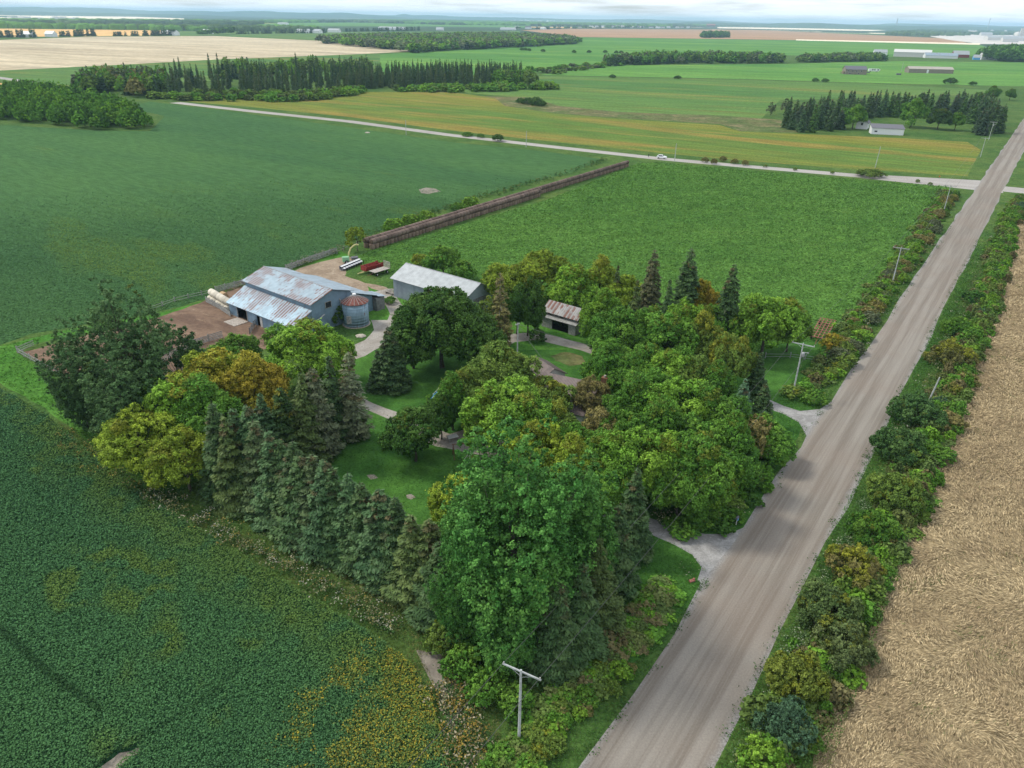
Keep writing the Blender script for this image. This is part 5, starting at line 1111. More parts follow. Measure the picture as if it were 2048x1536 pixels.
weeds('roadside_weeds', [rl(84, -.1), rl(120, 0), rl(180, 0), rl(270, 0)], 90, 0.45, .3, [(.05, .12, .025)], 'weed tufts along the left gravel edge beyond the lower entrance', 94, .22, 12)
weeds('roadside_weeds', [rr(42, -.3), rr(60, -.2), rr(100, -.2), rr(160, -.2), rr(230, -.2)], 190, 0.22, .36, [(.05, .11, .03)], 'sparse weed tufts growing in the gravel at the right edge of the road', 91, .2, 12)
weeds('field_margin_weeds', GP([(1210, 322), (1100, 358), (950, 400), (800, 450), (730, 480)]), 240, 1.3, 1.4, [(.10, .15, .03), (.14, .15, .05), (.05, .1, .02)], 'rank green weeds on the soybean side of the bale rows', 92, .4)
# ------------------------------------------------------------------ building materials
def metal_mat(name, base, rib=0.8, rust=0.0, rust_dir=0, rough=0.5, patch=(0.5, 0.62), tone=0.12, seed=0.0, streak=(0.16, 0.085, 0.075), metal=0.25):
    """ribbed sheet metal: ribs across x, sheets with their own tone, rust eating along the sheets"""
    t = NT(name); v = t.coord(scale=(1, 1, 1), loc=(seed, seed, seed)); xyz = t.new('ShaderNodeSeparateXYZ'); t.l.new(v, xyz.inputs[0])
    sx = t.math('FLOOR', t.math('DIVIDE', xyz.outputs[0], rib)); sy = t.math('FLOOR', t.math('DIVIDE', xyz.outputs[1], 2.4))
    cx = t.new('ShaderNodeCombineXYZ'); t.l.new(sx, cx.inputs[0]); t.l.new(sy, cx.inputs[1])
    wnn = t.new('ShaderNodeTexWhiteNoise'); t.l.new(cx.outputs[0], wnn.inputs['Vector'])
    n1 = t.noise(v, 0.8, 6, 0.65); n2 = t.noise(v, 6.0, 5, 0.7)
    val = t.math('ADD', t.ramp(wnn.outputs['Value'], 0, 1, 1 - tone, 1 + tone), t.ramp(n1, 0.3, 0.7, -0.14, 0.10))
    col = t.mix(1.0, base, t.grey(val), 'MULTIPLY')
    if rust:
        fine = t.new('ShaderNodeMapping'); t.l.new(v, fine.inputs['Vector']); fine.inputs['Scale'].default_value = (4.5, 1.1, 1.1)
        a = t.noise(v, 0.23, 3, 0.5); b = t.noise(fine.outputs['Vector'], 0.8, 4, 0.75)
        wob = t.new('ShaderNodeTexWhiteNoise'); c2 = t.new('ShaderNodeCombineXYZ'); t.l.new(sx, c2.inputs[0]); t.l.new(t.math('FLOOR', t.math('DIVIDE', xyz.outputs[1], 0.75)), c2.inputs[1]); t.l.new(c2.outputs[0], wob.inputs['Vector'])
        k = t.math('ADD', t.math('MULTIPLY', a, 0.85), t.math('ADD', t.math('MULTIPLY', b, 0.85), t.math('MULTIPLY', wob.outputs['Value'], 0.12)))
        k = t.ramp(k, 1.07 - rust, 1.13 - rust, 0, .88)
        # rust sits on the lower half of each sheet, clean strip at the lap
        fr = t.math('FRACT', t.math('DIVIDE', xyz.outputs[0], rib)); k = t.math('MULTIPLY', k, t.math('ADD', t.math('MULTIPLY', t.ramp(fr, 0.30, 0.42, 0.0, 1.0), t.ramp(fr, 0.86, 0.96, 1.0, 0.0)), 0.12))
        col = t.mix(k, col, t.mix(n2, streak, (0.26, 0.15, 0.12)))
        t.put(t.b.inputs['Roughness'], t.ramp(k, 0, 1, rough, 0.9))
    t.put(t.b.inputs['Base Color'], col); t.put(t.b.inputs['Metallic'], metal)
    if not rust: t.put(t.b.inputs['Roughness'], rough)
    h = t.math('SINE', t.math('MULTIPLY', xyz.outputs[0], 6.2832 / (rib / 2)))
    t.bump(h, 0.5, 0.03)
    return t.m
BLUEG = (0.23, 0.30, 0.35)
M['wall_tin'] = metal_mat('galvanised_wall', (0.215, 0.315, 0.415), 0.8, rough=0.6, tone=0.10)
M['roof_rust'] = metal_mat('rusting_roof', (0.29, 0.37, 0.43), 0.8, rust=0.20, tone=0.08)
M['roof_lean'] = metal_mat('leanto_roof', (0.27, 0.37, 0.45), 0.8, rust=0.17, tone=0.08, seed=7.3)
M['roof_clean'] = metal_mat('grey_tin_roof', (0.28, 0.35, 0.41), 0.8, rust=0.05, tone=0.07, seed=3)
M['shed_roof'] = metal_mat('pale_tin_roof', (0.36, 0.385, 0.40), 0.9, tone=0.05, rough=0.45)
M['shed_wall'] = metal_mat('weathered_tin_wall', (0.27, 0.32, 0.37), 0.7, rough=0.65, tone=0.08)
M['old_roof'] = metal_mat('rusty_old_roof', (0.23, 0.23, 0.23), 1.0, rust=0.25, tone=0.1, seed=2)
M['board'] = flat_mat('grey_boards', (0.27, 0.27, 0.26), 0.85, var=0.3, scale=2.5)
M['board_dark'] = flat_mat('old_grey_boards', (0.16, 0.165, 0.165), 0.9, var=0.3, scale=2)
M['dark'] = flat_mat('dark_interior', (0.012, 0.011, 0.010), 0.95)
M['white'] = flat_mat('white_paint', (0.72, 0.73, 0.75), 0.5, var=0.05)
M['offwhite'] = flat_mat('pale_siding', (0.55, 0.55, 0.53), 0.6, var=0.06)
M['taupe'] = metal_mat('taupe_siding', (0.26, 0.225, 0.19), 3.0, rough=0.6, tone=0.04)
M['taupe_roof'] = metal_mat('beige_roof', (0.40, 0.36, 0.31), 3.0, rough=0.5, tone=0.05)
M['brown_roof'] = metal_mat('brown_sheet_roof', (0.145, 0.118, 0.112), 0.5, rough=0.45, tone=0.12)
M['grey_roof'] = flat_mat('dark_grey_roof', (0.13, 0.13, 0.15), 0.7)
M['glass'] = flat_mat('window_glass', (0.02, 0.025, 0.03), 0.15, var=0)
M['red'] = flat_mat('faded_red_paint', (0.24, 0.035, 0.030), 0.6, var=0.35, scale=2.5)
M['rustm'] = flat_mat('rusted_steel', (0.17, 0.075, 0.050), 0.85, var=0.35, scale=3)
M['pinkrust'] = flat_mat('faded_rust_red', (0.30, 0.125, 0.10), 0.8, var=0.25, scale=3)
M['black'] = flat_mat('black_rubber', (0.018, 0.018, 0.018), 0.85)
M['steel'] = flat_mat('grey_steel', (0.32, 0.33, 0.34), 0.5, metal=0.4)
M['cream'] = flat_mat('cream_yellow_paint', (0.55, 0.50, 0.24), 0.5)
M['green'] = flat_mat('pale_green_paint', (0.22, 0.42, 0.24), 0.5)
M['pole'] = flat_mat('weathered_pole', (0.40, 0.42, 0.42), 0.85, var=0.25, scale=1.5)
M['wire'] = flat_mat('line_wire', (0.10, 0.10, 0.10), 0.6)
M['bin'] = metal_mat('bin_wall', (0.25, 0.36, 0.45), 0.6, rough=0.5, tone=0.10, seed=1, rust=0.06)
M['bin_rib'] = flat_mat('bin_roof_rib', (0.36, 0.35, 0.34), 0.5, var=0.2)
M['bin_roof'] = flat_mat('bin_roof_rust', (0.17, 0.065, 0.052), 0.8, var=0.35, scale=2)
M['blue'] = flat_mat('sky_blue_plastic', (0.12, 0.42, 0.80), 0.4)
M['concrete'] = flat_mat('concrete', (0.36, 0.32, 0.28), 0.9, var=0.3)
M['stone'] = flat_mat('pale_rock', (0.42, 0.38, 0.32), 0.9, var=0.25)
M['brick'] = flat_mat('brown_brick', (0.17, 0.085, 0.050), 0.85, var=0.3, scale=8)
M['plank'] = flat_mat('wagon_planks', (0.36, 0.33, 0.30), 0.85, var=0.25, scale=2)

class Bld:
    """building frame: origin at a ground corner, x along the ridge, y across"""
    def __init__(s, name, o, ang, label, cat='building', group=None):
        s.root = empty(name, (o[0], o[1], 0), ang); tag(s.root, label, cat, group)
    def part(s, name, mb, mats, smooth=False, parent=None): return mb.build(name, mats, parent or s.root, smooth)
def roof_slab(mb, x0, x1, y0, z0, y1, z1, th=0.10):
    """sloping slab from (y0,z0) to (y1,z1)"""
    mb.prism([(y0, z0), (y1, z1), (y1, z1 - th), (y0, z0 - th)], x0, x1)
def wallring(mb, prof, x0, x1):
    mb.prism(prof, x0, x1)
def win(b, x, y, z, w, h, face='y', glass='glass', frame='board'):
    """window on a wall: frame proud of the wall, pane as a sub-part"""
    m = MB(); g = MB(); t = 0.06
    if face[-1] == 'y':
        d = 1 if face[0] != '-' else 1
        for (cx, cz, sx_, sz_) in ((x, z + h / 2, w + .2, .1), (x, z - h / 2, w + .2, .1), (x - w / 2, z, .1, h), (x + w / 2, z, .1, h)): m.box((cx, y, cz), (sx_, .12, sz_))
        g.box((x, y, z), (w - .05, .05, h - .05))
    else:
        for (cy, cz, sx_, sz_) in ((y, z + h / 2, w + .2, .1), (y, z - h / 2, w + .2, .1), (y - w / 2, z, .1, h), (y + w / 2, z, .1, h)): m.box((x, cy, cz), (.12, sx_, sz_))
        g.box((x, y, z), (.05, w - .05, h - .05))
    f = b.part('window', m, M[frame]); g.build('pane', M[glass], f)

# ---- big grey barn: main gable, low lean-to on the yard side, rear wing
ang = math.atan2(-0.616, 0.788)
bar = Bld('barn', (-62.9, 152.8), ang, 'large galvanised barn with patchy rusted roof and a long lean-to facing the barnyard', 'barn')
L = 23.3
m = MB(); m.prism([(4.7, 0), (15.4, 0), (15.4, 6.62), (10.2, 8.2), (4.7, 6.45)], 0.15, L - 0.1); bar.part('main_wall', m, M['wall_tin'])
# lean-to walls built round the open doorway
m = MB(); H0 = 2.85; d0, d1, e0, e1 = 3.1, 6.7, 10.3, 12.3
for x0, x1 in ((0, d0), (d1, e0), (e1, L - .15)): m.box(((x0 + x1) / 2, 0.06, H0 / 2), (x1 - x0, .12, H0))
m.box(((d0 + d1) / 2, 0.06, 2.75), (d1 - d0, .12, .2)); m.box(((e0 + e1) / 2, 0.06, 2.55), (e1 - e0, .12, .6))
for xx in (0.06, L - .2): m.prism([(.12, 0), (4.69, 0), (4.69, 5.2), (.12, 2.85)], xx - .06, xx + .06)
bar.part('lean_to_wall', m, M['wall_tin'])
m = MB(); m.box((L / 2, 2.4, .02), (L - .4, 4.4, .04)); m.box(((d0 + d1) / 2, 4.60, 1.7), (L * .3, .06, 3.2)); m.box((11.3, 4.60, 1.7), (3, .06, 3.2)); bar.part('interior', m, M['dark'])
m = MB(); roof_slab(m, -.35, L + .4, -.45, 2.82, 4.66, 5.42); bar.part('lean_to_roof', m, M['roof_lean'])
m = MB(); roof_slab(m, -.45, L + .5, 4.2, 6.62, 10.2, 8.52); bar.part('roof', m, M['roof_rust'])
m = MB(); roof_slab(m, -.45, L + .5, 10.2, 8.518, 15.9, 6.78); bar.part('rear_roof', m, M['roof_clean'])
m = MB(); m.tube([(-.45, 10.2, 8.54), (L + .5, 10.2, 8.54)], .09, 6); bar.part('ridge_cap', m, M['steel'])
m = MB(); m.prism([(15.42, 0), (22.2, 0), (22.2, 3.5), (15.42, 5.9)], 2.0, L - 1.2); bar.part('wing_wall', m, M['wall_tin'])
m = MB(); roof_slab(m, 1.6, L - .4, 15.5, 6.2, 22.9, 3.6); bar.part('wing_roof', m, M['roof_clean'])
m = MB(); m.box((21.0, 23.5, 1.5), (4.6, 2.4, 3.0)); bar.part('corner_shed', m, M['board_dark'])
m = MB(); roof_slab(m, 18.6, 23.5, 22.9, 3.5, 25.2, 3.0, .08); bar.part('corner_shed_roof', m, M['roof_clean'])
win(bar, L - .05, 9.1, 5.3, 1.5, 1.3, 'x')
m = MB(); m.box((11.9, -.04, 1.15), (.8, .06, 2.2)); bar.part('door', m, M['offwhite'])
for x in (d0 - .07, d1 + .07): 
    m = MB(); m.box((x, -.03, 1.4), (.16, .14, 2.8)); bar.part('door_post', m, M['board'])
m = MB(); m.box((3.6 + 5.5, -.06, 1.35), (1.9, .06, 2.5)); bar.part('sliding_door', m, M['wall_tin'])
m = MB(); m.tube([(L + .6, 1.2, 1.2), (L + .9, 7.2, 3.9)], .16, 6); bar.part('feed_pipe', m, M['steel'])
m = MB(); m.box((5.2, -2.0, .06), (4.0, 3.4, .12)); sl = m.build('concrete_apron', M['concrete'], None, loc=(-62.9, 152.8, 0), rz=ang); tag(sl, kind='structure')

# ---- grain bin
bx, by = G(709, 655); by += 2.2
gb = empty('grain_bin', (bx, by, 0)); tag(gb, 'round blue grey grain bin with a red ribbed cone roof beside the barn', 'grain bin')
rb = 2.75
m = MB(); m.lathe([(rb, 0), (rb, 5.2)], 36); w = m.build('wall', M['bin'], gb, True)
m = MB()
for i in range(8): m.lathe([(rb + .004, .35 + i * .62), (rb + .045, .42 + i * .62), (rb + .004, .49 + i * .62)], 36, closed=False)
m.build('ring', M['bin'], gb)
m = MB(); m.lathe([(rb + .18, 5.12), (rb + .2, 5.2), (.35, 6.55), (.35, 6.6)], 36); m.build('roof', M['bin_roof'], gb)
m = MB()
for k in range(18):
    a = k * 2 * math.pi / 18; m.tube([((rb + .2) * math.cos(a), (rb + .2) * math.sin(a), 5.24), (.36 * math.cos(a), .36 * math.sin(a), 6.58)], .05, 4)
m.build('roof_rib', M['bin_rib'], gb)
m = MB(); m.lathe([(.4, 6.55), (.42, 6.85), (.2, 6.95)], 16); m.build('cap', M['white'], gb)
m = MB(); m.box((-.9, -rb - .0, 1.9), (1.0, .25, 1.7), rz=.3); m.build('hatch', M['board'], gb)
m = MB(); m.tube([(-rb - .2, -.2, 3.6), (-rb - .25, -.2, 5.4), (-rb - .55, -.2, 5.9), (-rb - .9, -.2, 5.6)], .16, 8); m.build('vent_pipe', M['steel'], gb)
m = MB(); m.lathe([(rb + .25, 0), (rb + .25, .12)], 36); m.build('base', M['concrete'], gb)

# ---- machine shed
sh_a = G(780, 556, 4.6); sh_b = G(930, 600, 4.6); sang = math.atan2(sh_b[1] - sh_a[1], sh_b[0] - sh_a[0]); SL = math.dist(sh_a, sh_b)
sh = Bld('machine_shed', (sh_a[0], sh_a[1]), sang, 'long machine shed with a pale tin roof behind the huge round maple', 'shed')
m = MB(); m.prism([(.5, 0), (10.4, 0), (10.4, 4.7), (5.4, 6.85), (.5, 4.65)], .5, SL - .4); sh.part('wall', m, M['shed_wall'])
m = MB(); roof_slab(m, 0, SL, -.05, 4.6, 5.4, 7.05); sh.part('roof', m, M['shed_roof'])
m = MB(); roof_slab(m, 0, SL, 5.4, 7.048, 11.0, 4.6); sh.part('rear_roof', m, M['shed_roof'])
m = MB(); m.tube([(0, 5.4, 7.07), (SL, 5.4, 7.07)], .08, 6); sh.part('ridge_cap', m, M['steel'])
m = MB(); m.prism([(-4.2, 0), (.48, 0), (.48, 3.9), (-4.2, 2.5)], 13.4, 18.6); sh.part('lean_to_wall', m, M['shed_wall'])
m = MB(); roof_slab(m, 13.0, 19.0, -4.6, 2.5, .5, 4.1, .08); sh.part('lean_to_roof', m, M['roof_lean'])
m = MB(); m.box((SL - .36, 5.4, 1.9), (.08, 4.2, 3.6)); sh.part('door', m, M['board_dark'])
m = MB()
for k in range(5): m.box((-1.6 - .1 * k, .8 + k * .45, .55 + .05 * k), (3.4, .22, .08), rz=.2 * k)
for x in (-.6, -2.6): m.box((x, 1.6, .25), (.2, 2.0, .5))
m.cur = 0; tag(m.build('lumber_pile', M['plank'], None, loc=(sh_a[0], sh_a[1], 0), rz=sang), 'grey planks stacked at the left end of the machine shed', 'lumber')
m = MB()
for k in range(6): m.tube([(-1.5 + .35 * k, -2.2 - .2 * k, .15 + .04 * k), (1.2 + .3 * k, .1 - .1 * k, .25 + .05 * k)], .06, 5)
tag(m.build('scrap_poles', M['board_dark'], None, loc=(sh_a[0] - 1, sh_a[1] - 1, 0), rz=sang), 'loose dark poles lying by the near corner of the machine shed', 'poles')

# ---- little old shed with the rusty roof
p0 = G(1083, 652); p1 = G(1150, 672); oang = math.atan2(p1[1] - p0[1], p1[0] - p0[0]); OL = math.dist(p0, p1)
os_ = Bld('old_shed', p0, oang, 'small old grey board shed with rusty striped roof and a wide dark opening', 'shed')
m = MB(); m.box((1.35, .06, 1.3), (2.7, .12, 2.6)); m.box((OL - .9, .06, 1.3), (1.8, .12, 2.6)); m.box(((2.7 + OL - 1.8) / 2, .06, 2.45), (OL - 4.5, .12, .3))
m.prism([(.12, 0), (5.8, 0), (5.8, 3.0), (3.0, 4.9), (.6, 3.6), (.12, 2.6)], 0, .12); m.prism([(.12, 0), (5.8, 0), (5.8, 3.0), (3.0, 4.9), (.6, 3.6), (.12, 2.6)], OL - .12, OL); m.box((OL / 2, 5.74, 1.5), (OL - .24, .12, 3.0))
m.box((OL / 2, .75, 3.15), (OL - .3, .1, .9)); os_.part('wall', m, M['board'])
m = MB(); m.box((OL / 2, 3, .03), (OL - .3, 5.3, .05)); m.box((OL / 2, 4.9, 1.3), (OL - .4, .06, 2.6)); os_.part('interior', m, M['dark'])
m = MB(); roof_slab(m, -.4, OL + .4, -.5, 2.5, .7, 2.85, .08); os_.part('door_canopy', m, M['board'])
m = MB(); roof_slab(m, -.3, OL + .3, .2, 3.45, 3.0, 5.2); os_.part('roof', m, M['old_roof'])
m = MB(); roof_slab(m, -.3, OL + .3, 3.0, 5.198, 6.2, 3.0); os_.part('rear_roof', m, M['roof_clean'])
for x in (1.6, 3.4, 4.6): win(os_, x, .68, 3.1, .9, .5, 'y', 'glass', 'board')
bxx, byy = G(1139, 667); m = MB(); m.lathe([(.33, 0), (.34, .85), (.3, .88)], 16); bb = m.build('barrel', M['white'], None, True, loc=(bxx, byy, 0)); tag(bb, 'white barrel with a dark lid standing at the corner of the old shed', 'barrel')
m = MB(); m.lathe([(.36, .88), (.34, .98)], 16); m.build('lid', M['black'], bb)

# ---- farmhouse under the trees
hx, hy = G(1150, 748, 5.0); hang = R(-24)
hs = Bld('farmhouse', (hx - 7, hy + 1), hang, 'farmhouse with brown sheet metal roof almost hidden by the rusty brown tree', 'house')
m = MB(); m.prism([(-4, 0), (4, 0), (4, 3.0), (0, 5.0), (-4, 3.0)], .3, 11.5); m.prism([(-7.0, 0), (-4.02, 0), (-4.02, 2.8), (-7.0, 2.4)], 2, 11.4); m.box((14.2, -1.0, 1.4), (5.2, 4.4, 2.8)); hs.part('wall', m, M['offwhite'])
m = MB(); roof_slab(m, 0, 12, -4.5, 2.9, 0, 5.2); roof_slab(m, 0, 12, 0, 5.198, 4.5, 2.9); roof_slab(m, 1.8, 11.8, -7.4, 2.5, -4.45, 3.05, .08); hs.part('roof', m, M['brown_roof'])
m = MB(); roof_slab(m, 11.6, 17.1, -3.4, 2.85, -.9, 3.7); roof_slab(m, 11.6, 17.1, -.9, 3.698, 1.5, 2.9); hs.part('wing_roof', m, M['old_roof'])
m = MB(); m.box((12.4, 1.2, 4.6), (1.1, .9, 2.6)); ch = hs.part('chimney', m, M['brick']); m = MB(); m.tube([(12.4, 1.2, 5.9), (12.4, 1.2, 6.25)], .22, 10); m.build('chimney_pot', M['concrete'], ch)
for x in (2.5, 8.0): win(hs, x, -7.02, 1.5, 1.1, 1.0, 'y', 'glass', 'white')
win(hs, 16.82, -1.0, 1.6, 1.2, 1.1, 'x', 'glass', 'white')
gx, gy = G(1082, 722, 4.4)
ga = Bld('garage', (gx - 3.2, gy + 1.2), R(-58), 'small outbuilding with a brown lean roof just left of the farmhouse', 'garage')
m = MB(); m.prism([(0, 0), (5.2, 0), (5.2, 2.6), (2.6, 4.0), (0, 2.6)], 0, 6); ga.part('wall', m, M['offwhite'])
m = MB(); roof_slab(m, -.3, 6.3, -.4, 2.5, 2.6, 4.2); roof_slab(m, -.3, 6.3, 2.6, 4.198, 5.6, 2.5); ga.part('roof', m, M['brown_roof'])

# ---- far farmstead across the cross road
wx, wy = G(1742, 268)
ws = Bld('white_shed', (wx, wy), R(-14), 'long white shed with grey roof in front of the far shelter belt', 'shed')
WL = 18
m = MB(); m.prism([(0, 0), (8, 0), (8, 4.9), (0, 3.6)], 0, WL); ws.part('wall', m, M['white'])
m = MB(); roof_slab(m, -.4, WL + .4, -.5, 3.7, 8.4, 5.3); ws.part('roof', m, M['grey_roof'])
win(ws, 2.4, -.03, 1.7, 1.5, .8)
cx, cy = G(1722, 258)
wh = Bld('white_farmhouse', (cx, cy), R(58), 'white gabled house half hidden by the round bright tree, steep grey roof', 'house')
m = MB(); m.prism([(-3.3, 0), (3.3, 0), (3.3, 3.8), (0, 6.6), (-3.3, 3.8)], 0, 9); wh.part('wall', m, M['white'])
m = MB(); roof_slab(m, -.4, 9.4, -3.8, 3.5, 0, 6.9); roof_slab(m, -.4, 9.4, 0, 6.898, 3.8, 3.5); wh.part('roof', m, M['grey_roof'])
win(wh, -.03, 0, 3.0, 1.2, 1.4, 'x'); m = MB(); m.box((7, .5, 7.0), (.7, .7, 1.2)); wh.part('chimney', m, M['brick'])
cx, cy = G(1665, 255)
ca_ = empty('camper', (cx, cy, 0), R(-15)); tag(ca_, 'small white camper parked between spruces left of the far farmhouse', 'camper')
m = MB(); m.prism([(-1.1, .5), (1.1, .5), (1.15, 2.5), (.9, 2.8), (-.9, 2.8), (-1.15, 2.5)], 0, 5.2); m.build('body', M['white'], ca_)
for x in (1.2, 4.0):
    m = MB(); m.tube([(x, -1.2, .38), (x, 1.2, .38)], .38, 12); m.build('wheel', M['black'], ca_)
m = MB(); m.box((2.6, -1.15, 1.8), (1.4, .06, .6)); m.build('window', M['glass'], ca_)
def shed(name, p, ang, L, W, e, rz, wall, roof, label, cat='building', group=None, skirt=None):
    b = Bld(name, p, ang, label, cat, group)
    m = MB(); m.prism([(0, 0), (W, 0), (W, e), (W / 2, rz), (0, e)], 0, L); b.part('wall', m, M[wall])
    m = MB(); roof_slab(m, -.4, L + .4, -.5, e - .05, W / 2, rz + .15, .15); roof_slab(m, -.4, L + .4, W / 2, rz + .148, W + .5, e - .05, .15); b.part('roof', m, M[roof])
    return b
a = G(1817, 145.5); b2 = G(1906, 147.5)
s1 = shed('long_barn', a, math.atan2(b2[1] - a[1], b2[0] - a[0]), math.dist(a, b2), 16, 5.2, 8.0, 'taupe', 'taupe_roof', 'long taupe metal barn with a white door in the far green field', 'barn')
m = MB(); m.box((25, -.06, 2.2), (2.6, .1, 4.4)); s1.part('door', m, M['white'])
a = G(1786, 113); b2 = G(1861, 115.5)
s2 = shed('long_barn', a, math.atan2(b2[1] - a[1], b2[0] - a[0]), math.dist(a, b2), 22, 9, 14, 'offwhite', 'offwhite', 'very long white barn in the far right distance', 'barn')
a = G(1850, 116); shed('low_barn', a, R(-12), 60, 18, 5, 10, 'white', 'roof_clean', 'lower white building joined to the right end of the very long white barn', 'barn')
a = G(1748, 110); shed('small_barn', a, R(-12), 26, 14, 6, 11, 'white', 'shed_roof', 'small white roofed barn left of the very long white barn', 'barn')
a = G(1906, 115); shed('small_barn', a, R(-12), 30, 16, 6, 13, 'red', 'shed_roof', 'red walled barn with a white roof right of the very long barn', 'barn')
a = G(1946, 119.5); shed('small_hut', a, R(-20), 12, 10, 4, 9, 'blue', 'shed_roof', 'small blue walled hut near the big dark trees', 'hut')
a = G(1962, 119.5); shed('bungalow', a, R(-12), 30, 18, 5, 12, 'white', 'offwhite', 'white bungalow under the big dark trees at the right', 'house')
# bungalow and motor home in the green field
a = G(1690, 148.5)
s3 = shed('grey_bungalow', a, R(-6), 27, 15, 6.0, 10, 'taupe', 'grey_roof', 'grey stone house with dark hipped roof standing alone in the far green field', 'house')
for x in (4, 9, 14, 20): win(s3, x, -.05, 4.2, 1.8, 1.6, 'y', 'glass', 'white')
for x in (6, 17): win(s3, x, -.05, 1.4, 1.8, 1.4, 'y', 'glass', 'white')
m = MB(); m.box((-2.2, 5, 2.6), (4.2, 6, .3)); m.box((-4, 3, 1.3), (.25, .25, 2.6)); m.box((-4, 7, 1.3), (.25, .25, 2.6)); s3.part('deck', m, M['brick'])
a = G(1737, 143.5); mh = empty('motor_home', (a[0], a[1], 0), R(-5)); tag(mh, 'long white motor home with dark windows beside the lone grey house', 'motor home')
m = MB(); m.prism([(0, .7), (2.6, .7), (2.6, 4.0), (0, 4.0)], 0, 13.5); m.prism([(0.2, 1.6), (2.4, 1.6), (2.3, 3.6), (.3, 3.6)], 13.5, 15.2); m.build('body', M['white'], mh)
for x in (5.2, 8.0, 12.4):
    m = MB(); m.box((x, -.04, 2.7), (1.7, .06, 1.6)); m.build('window', M['glass'], mh)
for x in (2.5, 11.5):
    m = MB(); m.tube([(x, .0, .6), (x, 2.6, .6)], .6, 12); m.build('wheel', M['black'], mh)
for k, (px_, lab) in enumerate(((1733, 'dark car parked between the lone house and the motor home'), (1797, 'dark green container standing in the grass near the yard lamp'))):
    a = G(px_, 146 if k == 0 else 150)
    m = MB()
    if k == 0:
        c_ = empty('parked_car', (a[0], a[1], 0)); tag(c_, lab, 'car')
        m.prism([(-.9, .4), (.9, .4), (.9, 1.0), (-.9, 1.0)], 0, 4.4); m.prism([(-.8, 1.0), (.8, 1.0), (.65, 1.6), (-.65, 1.6)], .8, 3.4); m.build('body', M['grey_roof'], c_)
        for x in (.8, 3.5):
            m = MB(); m.tube([(x, -.95, .35), (x, .95, .35)], .35, 10); m.build('wheel', M['black'], c_)
    else:
        m.box((0, 0, 1.0), (5.5, 2.4, 1.8)); m.box((0, -1.22, 1.0), (5.1, .06, 1.2)); m.box((0, 0, 1.95), (5.7, 2.6, .1)); tag(m.build('container', M['grey_roof'], None, loc=(a[0], a[1], 0)), lab, 'container')
# ---- village, depot and other far buildings
r = random.Random(9)
vill = [(1050, 57.5), (1030, 58), (1080, 58.5)] + [(1180 + i * 13 + r.uniform(-4, 4), 54.6 + i * 0.12 + r.uniform(-.5, .5)) for i in range(16)]
for i, (a, b) in enumerate(vill):
    p = G(a, b); g_ = i < 3
    shed('village_house', p, R(r.uniform(-40, 20)), r.uniform(24, 40), r.uniform(14, 20), r.uniform(6, 9), r.uniform(11, 15), 'white' if r.random() < .7 else 'offwhite', r.choice(['shed_roof', 'grey_roof', 'offwhite']), 'pale house in the far village strip above the tan field' if not g_ else 'tiny white shed at the left end of the tan field', 'house', 'village houses' if not g_ else 'tiny sheds beyond the tan field')
p = G(1413, 53.6); shed('village_hall', p, R(-10), 95, 30, 18, 30, 'brick', 'pinkrust', 'largest pinkish roofed building at the right end of the village', 'building')
for (a, b, l, lab) in [(1310 / 1, 55, 60, 'wide white hall near the middle of the village'), (755, 59, 130, 'long white roofed farm hall above the large mixed wood'), (555, 49.5, 60, 'white barn in the pale field far off left of centre'), (610, 66, 55, 'white roofed farm in front of the long pine wind-break'), (655, 64.5, 45, 'pale grey farm right of the white roofed farm'), (592, 66, 40, 'low white shed left of the white roofed farm'), (320, 70.5, 48, 'white truck shed at the far left edge of the stubble field'), (405, 67.5, 30, 'white shed beside the tall leafy trees of the far left row'), (1000, 60, 80, 'long white greenhouse roof right of the large mixed wood'), (42, 74.5, 30, 'pale blue farmhouse among the first row of pines'), (90, 73.5, 24, 'small white house in the gap between the far left pine rows'), (872, 60.5, 34, 'white silo house at the end of the long white farm hall')]:
    p = G(a, b); shed('farm_hall', p, R(-14), l, l * .35 + 6, 7, 13, 'white', 'shed_roof', lab, 'building')
dp = [(1938, 67, 'sil'), (1944, 67.5, 'sil'), (1950, 67.5, 'sil'), (1983, 65.5, 'sil'), (2010, 66, 'sil'), (2040, 80, 'tow')]
for i, (a, b, k) in enumerate(dp):
    p = G(a, b); m = MB(); q = p[1] / 1700
    if k == 'sil':
        c_ = empty('depot_silo', (p[0], p[1], 0)); tag(c_, 'pale round steel silo at the grain depot' , 'silo', 'depot silos')
        m.lathe([(12, 0), (12, 22)], 20); m.build('wall', M['offwhite'], c_, True); m = MB(); m.lathe([(12.6, 22), (1.2, 29), (1.2, 30)], 20); m.build('roof', M['shed_roof'], c_)
    else:
        c_ = empty('grain_elevator', (p[0], p[1], 0), R(-20)); tag(c_, 'tall grey grain elevator cut by the right edge of the picture', 'grain elevator')
        m.box((10, 0, 20), (36, 26, 40)); m.box((0, 0, 46), (14, 12, 12)); m.build('tower', M['offwhite'], c_); m = MB(); m.tube([(-12, 0, 44), (-40, 10, 6)], 1.5, 6); m.build('conveyor', M['steel'], c_)
        for kk in range(3):
            m = MB(); m.lathe([(9, 0), (9, 30), (1, 36)], 18, c=(-20 - 0 * kk, -24 + 22 * kk, 0)); m.build('bin', M['offwhite'], c_, True)
for (a, b, l, w_, lab) in [(1962, 71, 70, 40, 'grey roofed depot workshop between the silos'), (1975, 80.5, 190, 60, 'widest grey warehouse of the grain depot'), (2005, 84, 60, 30, 'white loading shed in front of the widest warehouse')]:
    p = G(a, b); shed('warehouse', p, R(-12), l, w_, 12, 20, 'offwhite', 'shed_roof', lab, 'warehouse')
